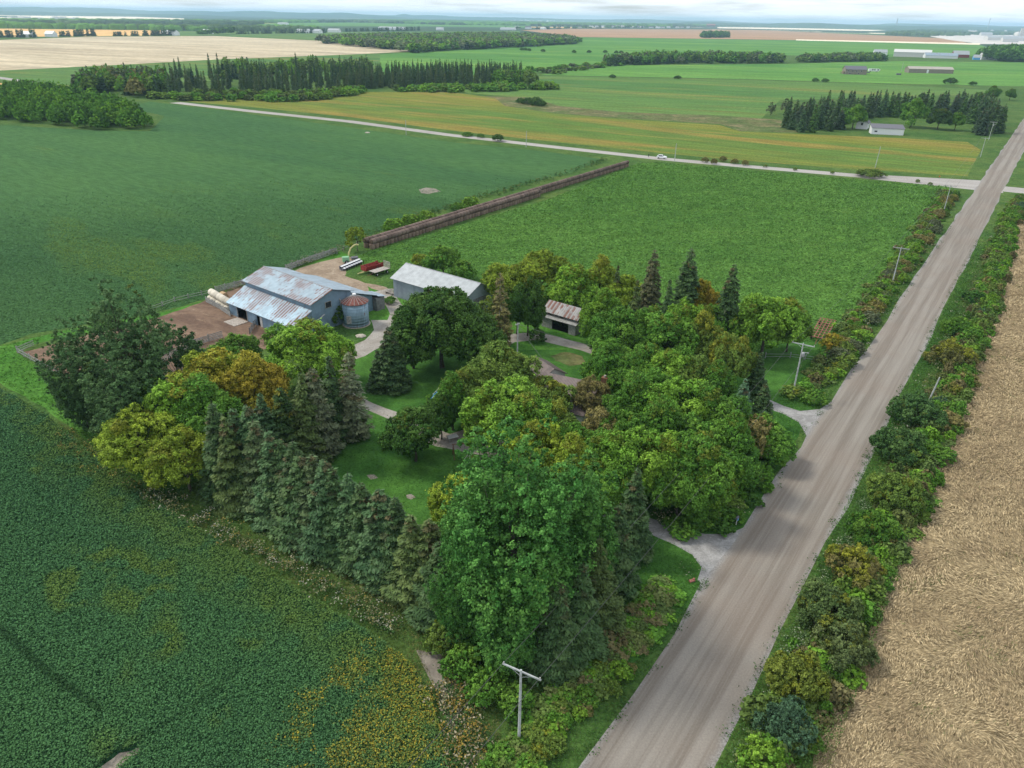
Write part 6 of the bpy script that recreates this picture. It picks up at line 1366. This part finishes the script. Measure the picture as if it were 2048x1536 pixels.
for (a, b, t_, lab) in [(1782, 41, 24, 'thin radio mast rising from the far right hills'), (1634, 37, 30, 'short thick mast far off on the skyline')]:
    x = (a - 1024) / F_PX; D = 9000 if a > 1700 else 11000; p = (D * x * 1.11, D)
    hgt = 140 if a > 1700 else 130
    m = MB(); ms_ = empty('radio_mast', (p[0], p[1], 0)); tag(ms_, lab, 'mast'); m.tube([(0, 0, 0), (0, 0, hgt)], 2.2 if a > 1700 else 6, 5); m.build('pole', M['steel'], ms_)

# ------------------------------------------------------------------ board fences
def fence(name, pts, label, h=1.35, rails=4, sp=2.6, top=None, mat='board', board=.18):
    root = empty(name, (pts[0][0], pts[0][1], 0)); tag(root, label, 'fence'); o = pts[0]; m = MB(); r = random.Random(int(o[0] * 10))
    for (a, b) in zip(pts[:-1], pts[1:]):
        Ls = math.dist(a, b); n = max(1, round(Ls / sp)); an = math.atan2(b[1] - a[1], b[0] - a[0])
        for i in range(n):
            x0, y0 = a[0] + (b[0] - a[0]) * i / n - o[0], a[1] + (b[1] - a[1]) * i / n - o[1]; x1, y1 = a[0] + (b[0] - a[0]) * (i + 1) / n - o[0], a[1] + (b[1] - a[1]) * (i + 1) / n - o[1]
            p = MB(); p.box((x0, y0, h / 2 + .05), (.16, .16, h + .25), rz=an, rx=r.uniform(-.04, .04)); p.build('post', M[mat], root)
            for k in range(rails):
                z = h * (k + .7) / rails + r.uniform(-.04, .04); m.box(((x0 + x1) / 2 + .1 * math.sin(an), (y0 + y1) / 2 - .1 * math.cos(an), z), (Ls / n + .1, .045, board), rz=an, ry=r.uniform(-.012, .012))
    if top: 
        pass
    m.build('rail', M[mat], root); return root
fence('board_fence', GP([(36, 706), (68, 692)]), 'short grey board fence at the far left corner of the barnyard', rails=3)
fence('board_fence', GP([(36, 706), (130, 758)]), 'leaning grey board fence down the left end of the barnyard', 1.25, rails=2, board=.26)
fence('board_fence', GP([(290, 742), (340, 716), (390, 692), (445, 675)]), 'grey board fence between the barnyard and the maples', 1.5, 5)
fence('board_fence', GP([(413, 604), (440, 618), (462, 633)]), 'pale board fence in front of the stacked white bales', 1.2, 4, board=.24)
fence('board_fence', GP([(432, 585), (470, 575), (500, 566)]), 'grey board fence behind the barn, left of its roof', 1.5, 5)
fence('board_fence', GP([(572, 542), (620, 524), (674, 506)]), 'long grey board fence behind the barn towards the bale rows', 1.6, 5, board=.24)
fence('rail_fence', GP([(300, 622), (350, 604), (430, 585)]), 'thin rail fence along the soybean edge left of the barn', 1.1, 2, 3.5, board=.10)
fence('rail_fence', GP([(674, 508), (700, 496), (728, 486)]), 'thin rail fence leading to the near end of the bale rows', 1.1, 1, 3, board=.1)
fence('gate', GP([(500, 668), (512, 648)]), 'short grey gate standing out from the barn door', 1.3, 4, 2.0, mat='board_dark')
fence('gate', GP([(742, 612), (752, 604)]), 'small grey gate at the corner of the barn wing', 1.4, 4, 2.0)
fence('field_gate', GP([(1530, 716), (1580, 716), (1640, 724)]), 'thin wire field gate between the small lawn and the hay field', 1.1, 2, 3.5, mat='steel', board=.05)
fence('field_gate', GP([(1642, 724), (1690, 730)]), 'short grey rail barrier in the hedge beside the lawn gate', 1.0, 2, 3.0, board=.12)

# ------------------------------------------------------------------ utility poles and lines
def pole(x, y, h, label, arm=3.8, rz=0.0, trans=False, lean=(0, 0), arms=1, rad=.15, group=None):
    root = empty('utility_pole', (x, y, 0), rz); tag(root, label, 'utility pole', group); root.rotation_euler = (lean[0], lean[1], rz)
    m = MB(); m.tube([(0, 0, -.3), (0, 0, h * .5), (0, 0, h)], [rad, rad * .85, rad * .65], 10); m.build('pole', M['pole'], root)
    if arm:
        m = MB(); m.box((0, .14, h - .35), (arm, .12, .14)); ca = m.build('crossarm', M['pole'], root)
        for s_ in (-1, 1):
            b_ = MB(); b_.tube([(s_ * arm * .28, .14, h - .4), (0, .14, h - 1.0)], .025, 4); b_.build('brace', M['pole'], ca)
            b_ = MB(); b_.tube([(s_ * (arm / 2 - .12), .14, h - .28), (s_ * (arm / 2 - .12), .14, h - .08)], .05, 6); b_.build('insulator', M['offwhite'], ca)
    if trans:
        m = MB(); m.lathe([(.26, 0), (.28, .1), (.28, .75), (.2, .85)], 14, c=(.35, -.1, h - 2.5)); m.build('transformer', M['steel'], root, True)
        m = MB(); m.tube([(0, 0, h - 1.7), (1.0, -.3, h - 1.5)], .04, 5); m.box((1.1, -.33, h - 1.52), (.35, .2, .12)); m.build('lamp_arm', M['steel'], root)
    return root
PA = math.atan2(-0.691, 1) + 0.0
mp_ = []
for (a, b, h, lab, tr) in [(1042, 1340, 9.2, 'nearest utility pole, grey with a long crossarm, bottom centre by the poplar', False), (1607, 686, 10.2, 'utility pole carrying a transformer beside the upper roadside entrance', True), (1803, 494, 9.6, 'utility pole in the hedge halfway up the road', False), (1902, 370, 9.6, 'utility pole in the hedge just before the crossroads', False), (1972, 275, 9.6, 'utility pole just past the crossroads at the yellow field corner', False), (1988, 243, 10.2, 'utility pole with a transformer by the far shelter belt', True)]:
    x, y = G(a, b, h); mp_.append((x, y, h)); pole(x, y, h, lab, rz=PA + (0.05 if a > 1100 else .12), trans=tr)
for (a, b, h, lab) in [(1760, 293, 9.5, 'bare leaning pole behind the broad flat bush at the cross road'), (1353, 287, 8, 'thin pole beside the white car on the cross road'), (1053, 262, 8, 'thin pole by the cross road left of the bale rows end'), (811, 240, 8, 'thin pole far along the cross road'), (1680, 226, 8, 'thin pole on the far farm lawn')]:
    x, y = G(a, b, h); pole(x, y, h, lab, arm=0, rad=.16, lean=(0, .03 if a > 1700 else 0))
x, y = G(1872, 753, 5.2); pole(x, y, 5.2, 'old grey post leaning among the bushes right of the road', arm=0, rad=.16, lean=(0.05, .10))
x, y = G(1036, 646, 9); pole(x, y, 9, 'farmyard utility pole between the huge maple and the old shed', arm=.9, rz=.4); yard_pole = (x, y, 9)
x, y = G(1807, 125, 12); pole(x, y, 12, 'yard lamp pole near the long taupe barn', arm=0, rad=.25)
def wire(a, b, sag, label, rad=.02, cat='power line', name='power_line', group=None):
    pts = []
    for i in range(13):
        t = i / 12; pts.append((a[0] + (b[0] - a[0]) * t, a[1] + (b[1] - a[1]) * t, a[2] + (b[2] - a[2]) * t - sag * 4 * t * (1 - t)))
    m = MB(); m.tube(pts, rad, 4, False); tag(m.build(name, M['wire']), label, cat, group)
od = (math.cos(PA), math.sin(PA)); prev = (1.6 - 52, 48.7 - 75, 9.0)
mp2 = [prev] + mp_
for i in range(len(mp2) - 1):
    for s_ in (-1.75, 1.75):
        a, b = mp2[i], mp2[i + 1]
        wire((a[0] + od[0] * s_, a[1] + od[1] * s_, a[2] - .1), (b[0] + od[0] * s_, b[1] + od[1] * s_, b[2] - .1), 1.0, 'overhead line strung from pole to pole along the left side of the gravel road', .02 if i < 3 else .028, group='overhead lines along the gravel road')
yp = yard_pole
wire((yp[0], yp[1], 8.7), (hx - 3, hy - 1, 5.0), .5, 'service wire from the farmyard pole down to the farmhouse', .03)
q = G(1165, 690, 6); wire((yp[0], yp[1], 8.8), (q[0] + 14, q[1] - 8, 7), .8, 'long sagging wire from the farmyard pole to the right', .035)

# ------------------------------------------------------------------ hay bales
def bale_mesh(name, mat, ln=1.45, rad=.76):
    m = MB(); m.lathe([(rad * .5, -ln / 2 - .02), (rad * .96, -ln / 2), (rad, -ln / 2 + .08), (rad * 1.01, 0), (rad, ln / 2 - .08), (rad * .96, ln / 2), (rad * .5, ln / 2 + .02)], 16)
    o = m.build('tmp', mat, None, True); me = o.data; bpy.data.objects.remove(o); return me
def bale_mat(name, c1, c2, freq=16):
    t = NT(name); v = t.coord(); x = t.new('ShaderNodeSeparateXYZ'); t.l.new(v, x.inputs[0]); oi = t.new('ShaderNodeObjectInfo')
    n = t.noise(v, 3.0, 6, .7); w = t.math('SINE', t.math('MULTIPLY', x.outputs[2], freq)); k = t.math('ADD', t.math('MULTIPLY', w, .25), n)
    col = t.mix(t.ramp(k, .25, .8), c1, c2); col = t.mix(1.0, col, t.grey(t.ramp(oi.outputs['Random'], 0, 1, .78, 1.22)), 'MULTIPLY')
    t.bump(k, .7, .06); return t.done(col, .95)
M['bale'] = bale_mat('old_bale', (0.110, 0.078, 0.064), (0.205, 0.152, 0.126))
M['bale_up'] = bale_mat('old_bale_end_on', (0.13, 0.094, 0.070), (0.23, 0.172, 0.130))
M['bale_new'] = bale_mat('net_wrapped_bale', (0.46, 0.42, 0.34), (0.60, 0.56, 0.48))
me_lie = bale_mesh('bale_lying', M['bale']); me_up = bale_mesh('bale_upright', M['bale_up'], 1.35, .78); me_new = bale_mesh('bale_wrapped', M['bale_new'], 1.3, .80)
b0 = np.array(G(743, 499)); b1 = np.array(G(1268, 334)); bd = (b1 - b0) / np.linalg.norm(b1 - b0); bn = np.array((-bd[1], bd[0])); BA = math.atan2(bd[1], bd[0])
BL = float(np.linalg.norm(b1 - b0)); c0 = np.array(G(1092, 394)); BF = float(np.dot(c0 - b0, bd)); r = random.Random(3)
rows_ = [(2.35, BL, 'rear'), (-0.0, BF, 'front')]
rest = []; count = 0; items = []
for off, LL, nm in rows_:
    n = int(LL / 1.56)
    for i in range(n):
        for tier in (0, 1):
            s_ = (i + .5) * 1.56 + (.4 if tier and nm == 'front' else 0); p = b0 + bd * s_ + bn * (off + r.uniform(-.06, .06) + .35)
            items.append((nm, tier, p, s_))
items.sort(key=lambda t: t[3] + (300 if (t[0] == 'rear' and t[1] == 0 and t[3] < BF) else 0))
for k, (nm, tier, p, s_) in enumerate(items):
    z = .68 if tier == 0 else 1.36 + .74; rot = (0, 0, r.uniform(0, 6)) if tier == 0 else (math.pi / 2 + r.uniform(-.03, .03), r.uniform(0, 6.28), BA - math.pi / 2 + r.uniform(-.05, .05))
    if k < 298:
        o = bpy.data.objects.new('hay_bale', me_up if tier == 0 else me_lie); COL.objects.link(o); o.location = (p[0], p[1], z); o.rotation_mode = 'XYZ'
        if tier == 1: o.rotation_euler = (math.pi / 2, 0, BA - math.pi / 2 + r.uniform(-.05, .05))
        else: o.rotation_euler = rot
        sc = r.uniform(.96, 1.04); o.scale = (sc, sc, sc)
        lab = {('front', 1): 'weathered brown round bale lying on its side on top of the front row', ('front', 0): 'weathered brown round bale standing on end under the front row', ('rear', 1): 'weathered brown round bale lying on its side on top of the rear row', ('rear', 0): 'weathered brown round bale standing on end under the rear row'}[(nm, tier)]
        tag(o, lab, 'hay bale', '%s row of old bales, %s' % (nm, 'upper tier' if tier else 'lower tier'))
    else: rest.append((p, z, tier))
if rest:
    m = MB()
    for p, z, tier in rest:
        d = (bd[0] * .72, bd[1] * .72, 0) if tier else (0, 0, .68)
        m.tube([(p[0] - d[0], p[1] - d[1], z - d[2]), (p[0] + d[0], p[1] + d[1], z + d[2])], .76, 12)
    tag(m.build('hay_bales_far', M['bale'], None, True), 'the rest of the old brown bales in the two long rows, too many to count', 'hay bales', kind='stuff')
# pale net wrapped bales beside the barn
u_ = np.array((math.cos(ang), math.sin(ang))); v_ = np.array((-u_[1], u_[0])); A0 = np.array((-62.9, 152.8)); ca2 = np.array(G(420, 598, .8)); cb2 = np.array(G(452, 617, .8)); wd = (cb2 - ca2) / np.linalg.norm(cb2 - ca2); WA = math.atan2(wd[1], wd[0])
nb_ = 7
for tier in (0, 1):
    for i in range(nb_):
        p = ca2 + wd * (i * 1.42 + .2) + np.array((.2, .9)) + (np.array((-wd[1], wd[0])) * (-.35 if tier == 0 else .1))
        o = bpy.data.objects.new('wrapped_bale', me_new); COL.objects.link(o)
        if tier: o.location = (p[0], p[1], 2.1); o.rotation_euler = (math.pi / 2, 0, WA - math.pi / 2)
        else: o.location = (p[0], p[1], .68); o.rotation_euler = (0, 0, i)
        tag(o, 'pale net wrapped round bale %s beside the barn' % ('on top of the short stack' if tier else 'on end under the short stack'), 'hay bale', 'pale bales, %s tier' % ('upper' if tier else 'lower'))
p = np.array(G(447, 590, 1.5)); o = bpy.data.objects.new('wrapped_bale', me_new); COL.objects.link(o); o.location = (p[0], p[1], 1.4); o.scale = (1.1, 1.1, 1.1); o.rotation_euler = (math.pi / 2, 0, R(52)); tag(o, 'single tan round bale behind the short stack of pale bales, flat end showing', 'hay bale')
o.data = bale_mesh('bale_tan', bale_mat('tan_bale', (0.30, 0.20, 0.11), (0.42, 0.30, 0.18))); 

# ------------------------------------------------------------------ machines in the back yard
def wheel(root, x, y, rad, wdt, ax='y', name='wheel'):
    m = MB(); d = (0, wdt / 2, 0) if ax == 'y' else (wdt / 2, 0, 0)
    m.tube([(x - d[0], y - d[1], rad), (x - d[0] * .8, y - d[1] * .8, rad), (x + d[0] * .8, y + d[1] * .8, rad), (x + d[0], y + d[1], rad)], [rad * .85, rad, rad, rad * .85], 16); w = m.build(name, M['black'], root)
    h_ = MB(); h_.tube([(x - d[0] * 1.04, y - d[1] * 1.04, rad), (x + d[0] * 1.04, y + d[1] * 1.04, rad)], rad * .45, 10); h_.build('rim', M['offwhite'], w)
a = G(727, 549); b2 = G(758, 540); ma = math.atan2(b2[1] - a[1], b2[0] - a[0])
sp = empty('manure_spreader', (a[0], a[1] + .8, 0), ma); tag(sp, 'faded red manure spreader with an open box in the back yard', 'manure spreader')
m = MB(); m.prism([(-1.15, 1.9), (-1.05, 1.9), (-.75, .8), (.75, .8), (1.05, 1.9), (1.15, 1.9), (.82, .7), (-.82, .7)], 0, 5.2); m.box((-.05, 0, 1.4), (.1, 2.2, 1.3)); m.build('box', M['red'], sp)
m = MB(); m.box((2.6, 0, .86), (5.0, 1.4, .06)); m.build('bed', M['dark'], sp)
m = MB()
for z in (1.0, 1.5): m.tube([(5.25, -.9, z), (5.25, .9, z)], .18, 8)
for k in range(10): m.box((5.25, -.8 + .18 * k, 1.25), (.5, .04, 1.0), ry=.5 * k)
m.box((5.25, -1.1, 1.4), (.8, .1, 1.3)); m.box((5.25, 1.1, 1.4), (.8, .1, 1.3)); m.build('beater', M['red'], sp)
for y in (-1.2, 1.2): wheel(sp, 3.6, y, .55, .35)
m = MB(); m.tube([(-2.0, 0, .45), (0, 0, .65)], .08, 6); m.box((-.9, .1, .38), (2.2, .35, .08)); m.build('hitch', M['cream'], sp)
a = G(742, 551); b2 = G(757, 555); fw = empty('hay_wagon', (a[0] + .4, a[1] - .6, 0), ma + .02); tag(fw, 'flat grey plank hay wagon with a slatted end rack beside the red spreader', 'wagon')
m = MB()
for k in range(10): m.box((2.6, -1.1 + .245 * k, 1.15), (5.2, .225, .08))
m.build('deck', M['plank'], fw)
m = MB()
for k in range(5): m.box((5.15, 0, 1.45 + .33 * k), (.06, 2.5, .16))
for y in (-1.1, 0, 1.1): m.box((5.22, y, 2.0), (.08, .1, 1.7))
m.build('rack', M['plank'], fw)
m = MB(); m.box((2.6, -.5, .95), (4.6, .12, .2)); m.box((2.6, .5, .95), (4.6, .12, .2)); m.tube([(-1.6, 0, .5), (.6, 0, .7)], .06, 6); m.build('frame', M['rustm'], fw)
for x in (.9, 4.3):
    for y in (-.95, .95): wheel(fw, x, y, .4, .22)
a = G(684, 542); b2 = G(722, 526); ca_ang = math.atan2(b2[1] - a[1], b2[0] - a[0]); CLn = math.dist(a, b2)
hd = empty('harvester_header', (a[0], a[1], 0), ca_ang); tag(hd, 'long white and black crop header resting on the grass behind the barn', 'harvester header')
m = MB(); m.box((CLn / 2, .7, .75), (CLn, .25, .9)); m.tube([(0, .3, .55), (CLn, .3, .55)], .28, 10); m.box((CLn / 2, -.1, .3), (CLn, .9, .08)); m.build('frame', M['grey_roof'], hd)
for k in range(8):
    x = .5 + (CLn - 1) * k / 7; m = MB(); m.box((x, .25, 1.12), (CLn / 9.5, .55, .10), rx=.12); m.box((x, -.5, .72), (CLn / 11, .5, .09), rx=.3); m.build('cover', M['white'], hd)
    m = MB(); m.lathe([(.12, 0), (.02, 1.0)], 6, c=(x + .4, -1.0, .1)); m.build('divider', M['black'], hd)
for x in (.3, CLn - .3):
    m = MB(); m.box((x, .4, .35), (.16, .9, .7)); m.build('leg', M['offwhite'], hd)
a = G(692, 526); fh = empty('forage_harvester', (a[0], a[1], 0), .35); tag(fh, 'old pull type forage harvester with curved cream spout and pale green body', 'forage harvester')
m = MB(); m.prism([(-.8, .5), (.8, .5), (.7, 1.6), (.1, 1.9), (-.6, 1.7)], -.9, .9); m.build('body', M['green'], fh)
m = MB(); m.tube([(.9, .6, 1.4), (1.1, .6, 2.6), (1.6, .6, 3.7), (2.5, .6, 4.5), (3.2, .6, 4.7)], [.24, .22, .2, .19, .18], 8); s2_ = m.build('spout', M['cream'], fh, True)
m = MB(); m.box((3.5, .6, 4.62), (.6, .42, .3), ry=.3); m.build('spout_cap', M['cream'], s2_)
for y in (-1.0, 1.0): wheel(fh, .1, y, .5, .3)
m = MB(); m.tube([(.8, -.4, .7), (4.2, -1.6, .6)], .07, 6); m.build('drawbar', M['offwhite'], fh)
m = MB(); m.tube([(1.0, 1.2, .6), (3.4, 2.4, 1.4)], .05, 5); m.box((2.6, 1.5, .8), (1.8, 1.4, .5)); m.build('pickup', M['grey_roof'], fh)
a = G(1622, 686); b2 = G(1644, 648); rg_ang = math.atan2(b2[1] - a[1], b2[0] - a[0]); RL = math.dist(a, b2)
rw = empty('wagon_frame', (a[0] + 1.2, a[1] + .2, 0), rg_ang); tag(rw, 'rust red bare wagon frame with many cross bars at the corner of the hay field', 'wagon')
m = MB()
for k in range(5): m.box((RL / 2, -1.5 + .75 * k, 1.05), (RL, .12, .16))
m.build('beam', M['pinkrust'], rw)
m = MB()
for k in range(9): m.box((.2 + (RL - .4) * k / 8, 0, 1.18), (.14, 3.5, .10))
m.build('crossbar', M['pinkrust'], rw)
for x in (1.6, RL - 1.8):
    m = MB(); m.box((x, 0, .6), (.2, 2.6, .2)); m.build('axle', M['rustm'], rw)
    for y in (-1.35, 1.35): wheel(rw, x, y, .5, .28)
m = MB(); m.tube([(-2.0, 0, .4), (0, 0, .8)], .07, 6); m.build('drawbar', M['rustm'], rw)

# ------------------------------------------------------------------ car, person, small yard things
a = G(1324, 318); cr_ang = math.atan2(-18, 38) 
car = empty('parked_car', (a[0], a[1] + 1.0, 0), cr_ang); tag(car, 'white sport utility car parked on the cross road near the end of the bale rows', 'car')
prof = [(-2.3, .45), (-2.35, .95), (-2.2, 1.15), (-1.95, 1.55), (-1.4, 1.78), (.3, 1.80), (1.0, 1.35), (2.1, 1.12), (2.32, .9), (2.35, .45)]
m = MB(); n = len(prof); ys = (-.92, .92); vs = [(x, (-.92 if z < 1.2 else -.70), z) for x, z in prof] + [(x, (.92 if z < 1.2 else .70), z) for x, z in prof]
m.add(vs, [tuple(range(n))[::-1], tuple(range(n, 2 * n))] + [(i, (i + 1) % n, n + (i + 1) % n, n + i) for i in range(n)]); m.build('body', M['white'], car)
for s_ in (-1, 1):
    m = MB(); m.add([(-1.85, s_ * .86, 1.2), (.75, s_ * .86, 1.2), (.2, s_ * .74, 1.66), (-1.45, s_ * .74, 1.66)], [(0, 1, 2, 3)]); m.build('side_window', M['glass'], car)
m = MB(); m.add([(1.02, -.66, 1.38), (1.02, .66, 1.38), (.42, .6, 1.76), (.42, -.6, 1.76)], [(0, 1, 2, 3)]); m.build('windscreen', M['glass'], car)
m = MB(); m.add([(-2.0, -.66, 1.54), (-2.0, .66, 1.54), (-2.2, .75, 1.2), (-2.2, -.75, 1.2)], [(0, 1, 2, 3)]); m.build('rear_window', M['glass'], car)
for x in (-1.45, 1.45):
    for y in (-.85, .85): wheel(car, x, y, .36, .24)
for y in (-.65, .65):
    m = MB(); m.box((2.34, y, .85), (.06, .35, .16)); m.build('headlight', M['glass'], car)
# person in dark clothes standing on the side road
a = G(1297, 314.5)
M['cloth'] = flat_mat('dark_clothes', (0.022, 0.022, 0.028), 0.9); M['skin'] = flat_mat('skin', (0.42, 0.26, 0.19), 0.6, var=.05)
sv = [(0, 0, .95), (0, 0, 1.15), (0, 0, 1.42), (0, 0, 1.54), (0, .01, 1.66), (0, .01, 1.77), (.10, 0, .88), (.12, .02, .5), (.13, 0, .08), (.13, -.16, .04), (-.10, 0, .88), (-.12, .02, .5), (-.13, 0, .08), (-.13, -.16, .04),
      (.19, 0, 1.42), (.26, .01, 1.14), (.25, -.06, .90), (.25, -.09, .80), (-.19, 0, 1.42), (-.26, .01, 1.14), (-.25, -.06, .90), (-.25, -.09, .80)]
se = [(0, 1), (1, 2), (2, 3), (3, 4), (4, 5), (0, 6), (6, 7), (7, 8), (8, 9), (0, 10), (10, 11), (11, 12), (12, 13), (2, 14), (14, 15), (15, 16), (16, 17), (2, 18), (18, 19), (19, 20), (20, 21)]
sr = [.15, .14, .17, .06, .10, .08, .09, .065, .045, .04, .09, .065, .045, .04, .065, .045, .035, .03, .065, .045, .035, .03]
me = bpy.data.meshes.new('person'); me.from_pydata(sv, se, [])
me.materials.append(M['cloth'])
pe = link('person', me, None, (a[0], a[1], 0), 0.4); sk = pe.modifiers.new('skin', 'SKIN'); sk.use_smooth_shade = True
for i, q_ in enumerate(sr): me.skin_vertices[0].data[i].radius = (q_, q_ * (.75 if i in (0, 1, 2) else 1))
me.skin_vertices[0].data[0].use_root = True
pe.modifiers.new('sub', 'SUBSURF').render_levels = 1
tag(pe, 'person in dark clothes standing on the cross road left of the white car', 'person')
hm = MB(); hm.lathe([(.02, 1.58), (.085, 1.62), (.10, 1.70), (.09, 1.78), (.03, 1.83)], 12); hd_ = hm.build('head', M['skin'], pe, True)
hm = MB(); hm.lathe([(.106, 1.72), (.098, 1.79), (.035, 1.845)], 12); hm.build('hair', M['dark'], pe, True)

a = G(905, 881); bbd = empty('table', (a[0], a[1], 0), .5); tag(bbd, 'square white topped table by the turning circle', 'table')
m = MB(); m.box((0, 0, .78), (1.7, 1.1, .07)); m.build('top', M['white'], bbd)
for sx_ in (-.7, .7):
    for sy_ in (-.42, .42):
        m = MB(); m.box((sx_, sy_, .37), (.06, .06, .74)); m.build('leg', M['steel'], bbd)
a = G(907, 915); sw = empty('swing_set', (a[0], a[1], 0), .25); tag(sw, 'dark reddish wooden frame of a swing set at the lawn edge', 'swing set')
for x in (0, 2.8):
    for s_ in (-1, 1):
        m = MB(); m.tube([(x, s_ * .8, 0), (x, 0, 2.3)], .06, 6); m.build('leg', M['rustm'], sw)
m = MB(); m.tube([(-.2, 0, 2.3), (3.0, 0, 2.3)], .06, 6); m.build('crossbar', M['rustm'], sw)
for x in (.8, 1.9):
    m = MB(); m.tube([(x - .2, 0, 2.28), (x - .2, .1, .55)], .012, 4); m.tube([(x + .2, 0, 2.28), (x + .2, .1, .55)], .012, 4); m.build('rope', M['black'], sw); m = MB(); m.box((x, .1, .52), (.5, .2, .04)); m.build('seat', M['black'], sw)
a = G(940, 925); gl = empty('goal_frame', (a[0], a[1], 0), .9); tag(gl, 'white pipe framed goal with dark netting standing beside the swing set', 'goal')
m = MB(); m.tube([(0, 0, 0), (0, 0, 1.9), (1.7, 0, 1.9), (1.7, 0, 0)], .045, 6); m.tube([(0, 0, 1.9), (0, 1.2, 0)], .035, 6); m.tube([(1.7, 0, 1.9), (1.7, 1.2, 0)], .035, 6); m.build('frame', M['white'], gl)
m = MB()
for k in range(8): m.tube([(.1 + k * .21, 0, 1.88), (.1 + k * .21, 1.15, .05)], .008, 3)
for k in range(6): m.tube([(0, .2 * k, 1.88 - .32 * k), (1.7, .2 * k, 1.88 - .32 * k)], .008, 3)
m.build('net', M['steel'], gl)
a = G(862, 800); sl_ = empty('slide', (a[0], a[1] + .5, 0), .65); tag(sl_, 'small sky blue plastic slide with pale rails under the driveway tree', 'slide')
m = MB(); m.prism([(-.3, .12), (.3, .12), (.3, .05), (-.3, .05)], -.2, 0); m.add([(0, -.3, .12), (0, .3, .12), (2.3, .3, 1.5), (2.3, -.3, 1.5), (0, -.3, .05), (0, .3, .05), (2.3, .3, 1.43), (2.3, -.3, 1.43)], [(0, 1, 2, 3), (4, 5, 6, 7), (0, 3, 7, 4), (1, 2, 6, 5), (2, 3, 7, 6)]); m.build('chute', M['blue'], sl_)
for s_ in (-.33, .33):
    m = MB(); m.tube([(-.1, s_, .2), (2.3, s_, 1.7), (2.6, s_, 2.2)], .05, 6); m.build('rail', M['white'], sl_)
    m = MB(); m.tube([(2.35, s_, 0), (2.35, s_, 1.6)], .05, 6); m.build('leg', M['white'], sl_)
a = G(1472, 1050); mbx = empty('mailbox', (a[0], a[1], 0), .9); tag(mbx, 'small grey mailbox on a post at the lower roadside entrance', 'mailbox')
m = MB(); m.box((0, 0, .55), (.1, .1, 1.1)); m.build('post', M['offwhite'], mbx); m = MB(); m.prism([(-.14, 1.1), (.14, 1.1), (.14, 1.25), (.08, 1.36), (-.08, 1.36), (-.14, 1.25)], -.3, .3); m.build('box', M['grey_roof'], mbx); m = MB(); m.box((.05, -.12, .9), (.3, .02, .3)); m.build('plate', M['blue'], mbx)
a = G(1384, 1163); m = MB(); m.box((0, 0, .12), (.7, .35, .24), rz=.4, rx=.15); m.box((.2, .1, .3), (.25, .2, .2), rz=.8); tag(m.build('red_bin', M['pinkrust'], None, loc=(a[0], a[1], 0)), 'faded red block lying on the gravel corner of the lower entrance', 'block')
for (a, b, s_, lab) in [(722, 673, .9, 'pale boulder on the grass beside the driveway'), (735, 266, 1.2, 'small white rock by the cross road')]:
    x, y = G(a, b); m = MB(); m.lathe([(s_ * .9, 0), (s_, s_ * .2), (s_ * .6, s_ * .55), (s_ * .2, s_ * .62)], 9); o = m.build('boulder', M['stone'], None, loc=(x, y, 0)); o.scale = (1.3, .9, .8); tag(o, lab, 'rock')
    for v in o.data.vertices: v.co.x += random.uniform(-.12, .12); v.co.y += random.uniform(-.12, .12)
# marker at the crossroads
a = G(1878, 357); sg = empty('road_marker', (a[0], a[1], 0)); tag(sg, 'small orange marker at the edge of the cross road', 'marker'); m = MB(); m.box((0, 0, .5), (.05, .05, 1.0)); m.build('post', M['steel'], sg); m = MB(); m.box((0, -.05, .9), (.5, .03, .5)); m.build('plate', flat_mat('orange_paint', (.6, .14, .03), .5), sg)

# ------------------------------------------------------------------ air
m = MB(); m.box((0, 15000, 77), (70000, 36000, 156))
t = NT('air'); t.n.remove(t.b); pv = t.new('ShaderNodeVolumePrincipled'); pv.inputs['Density'].default_value = 0.000065; pv.inputs['Color'].default_value = (0.50, 0.76, 1.0, 1); pv.inputs['Anisotropy'].default_value = 0.0
t.l.new(pv.outputs[0], t.out.inputs['Volume'])
tag(m.build('haze', t.m), 'thin blue summer haze over the far country', 'haze', kind='stuff')
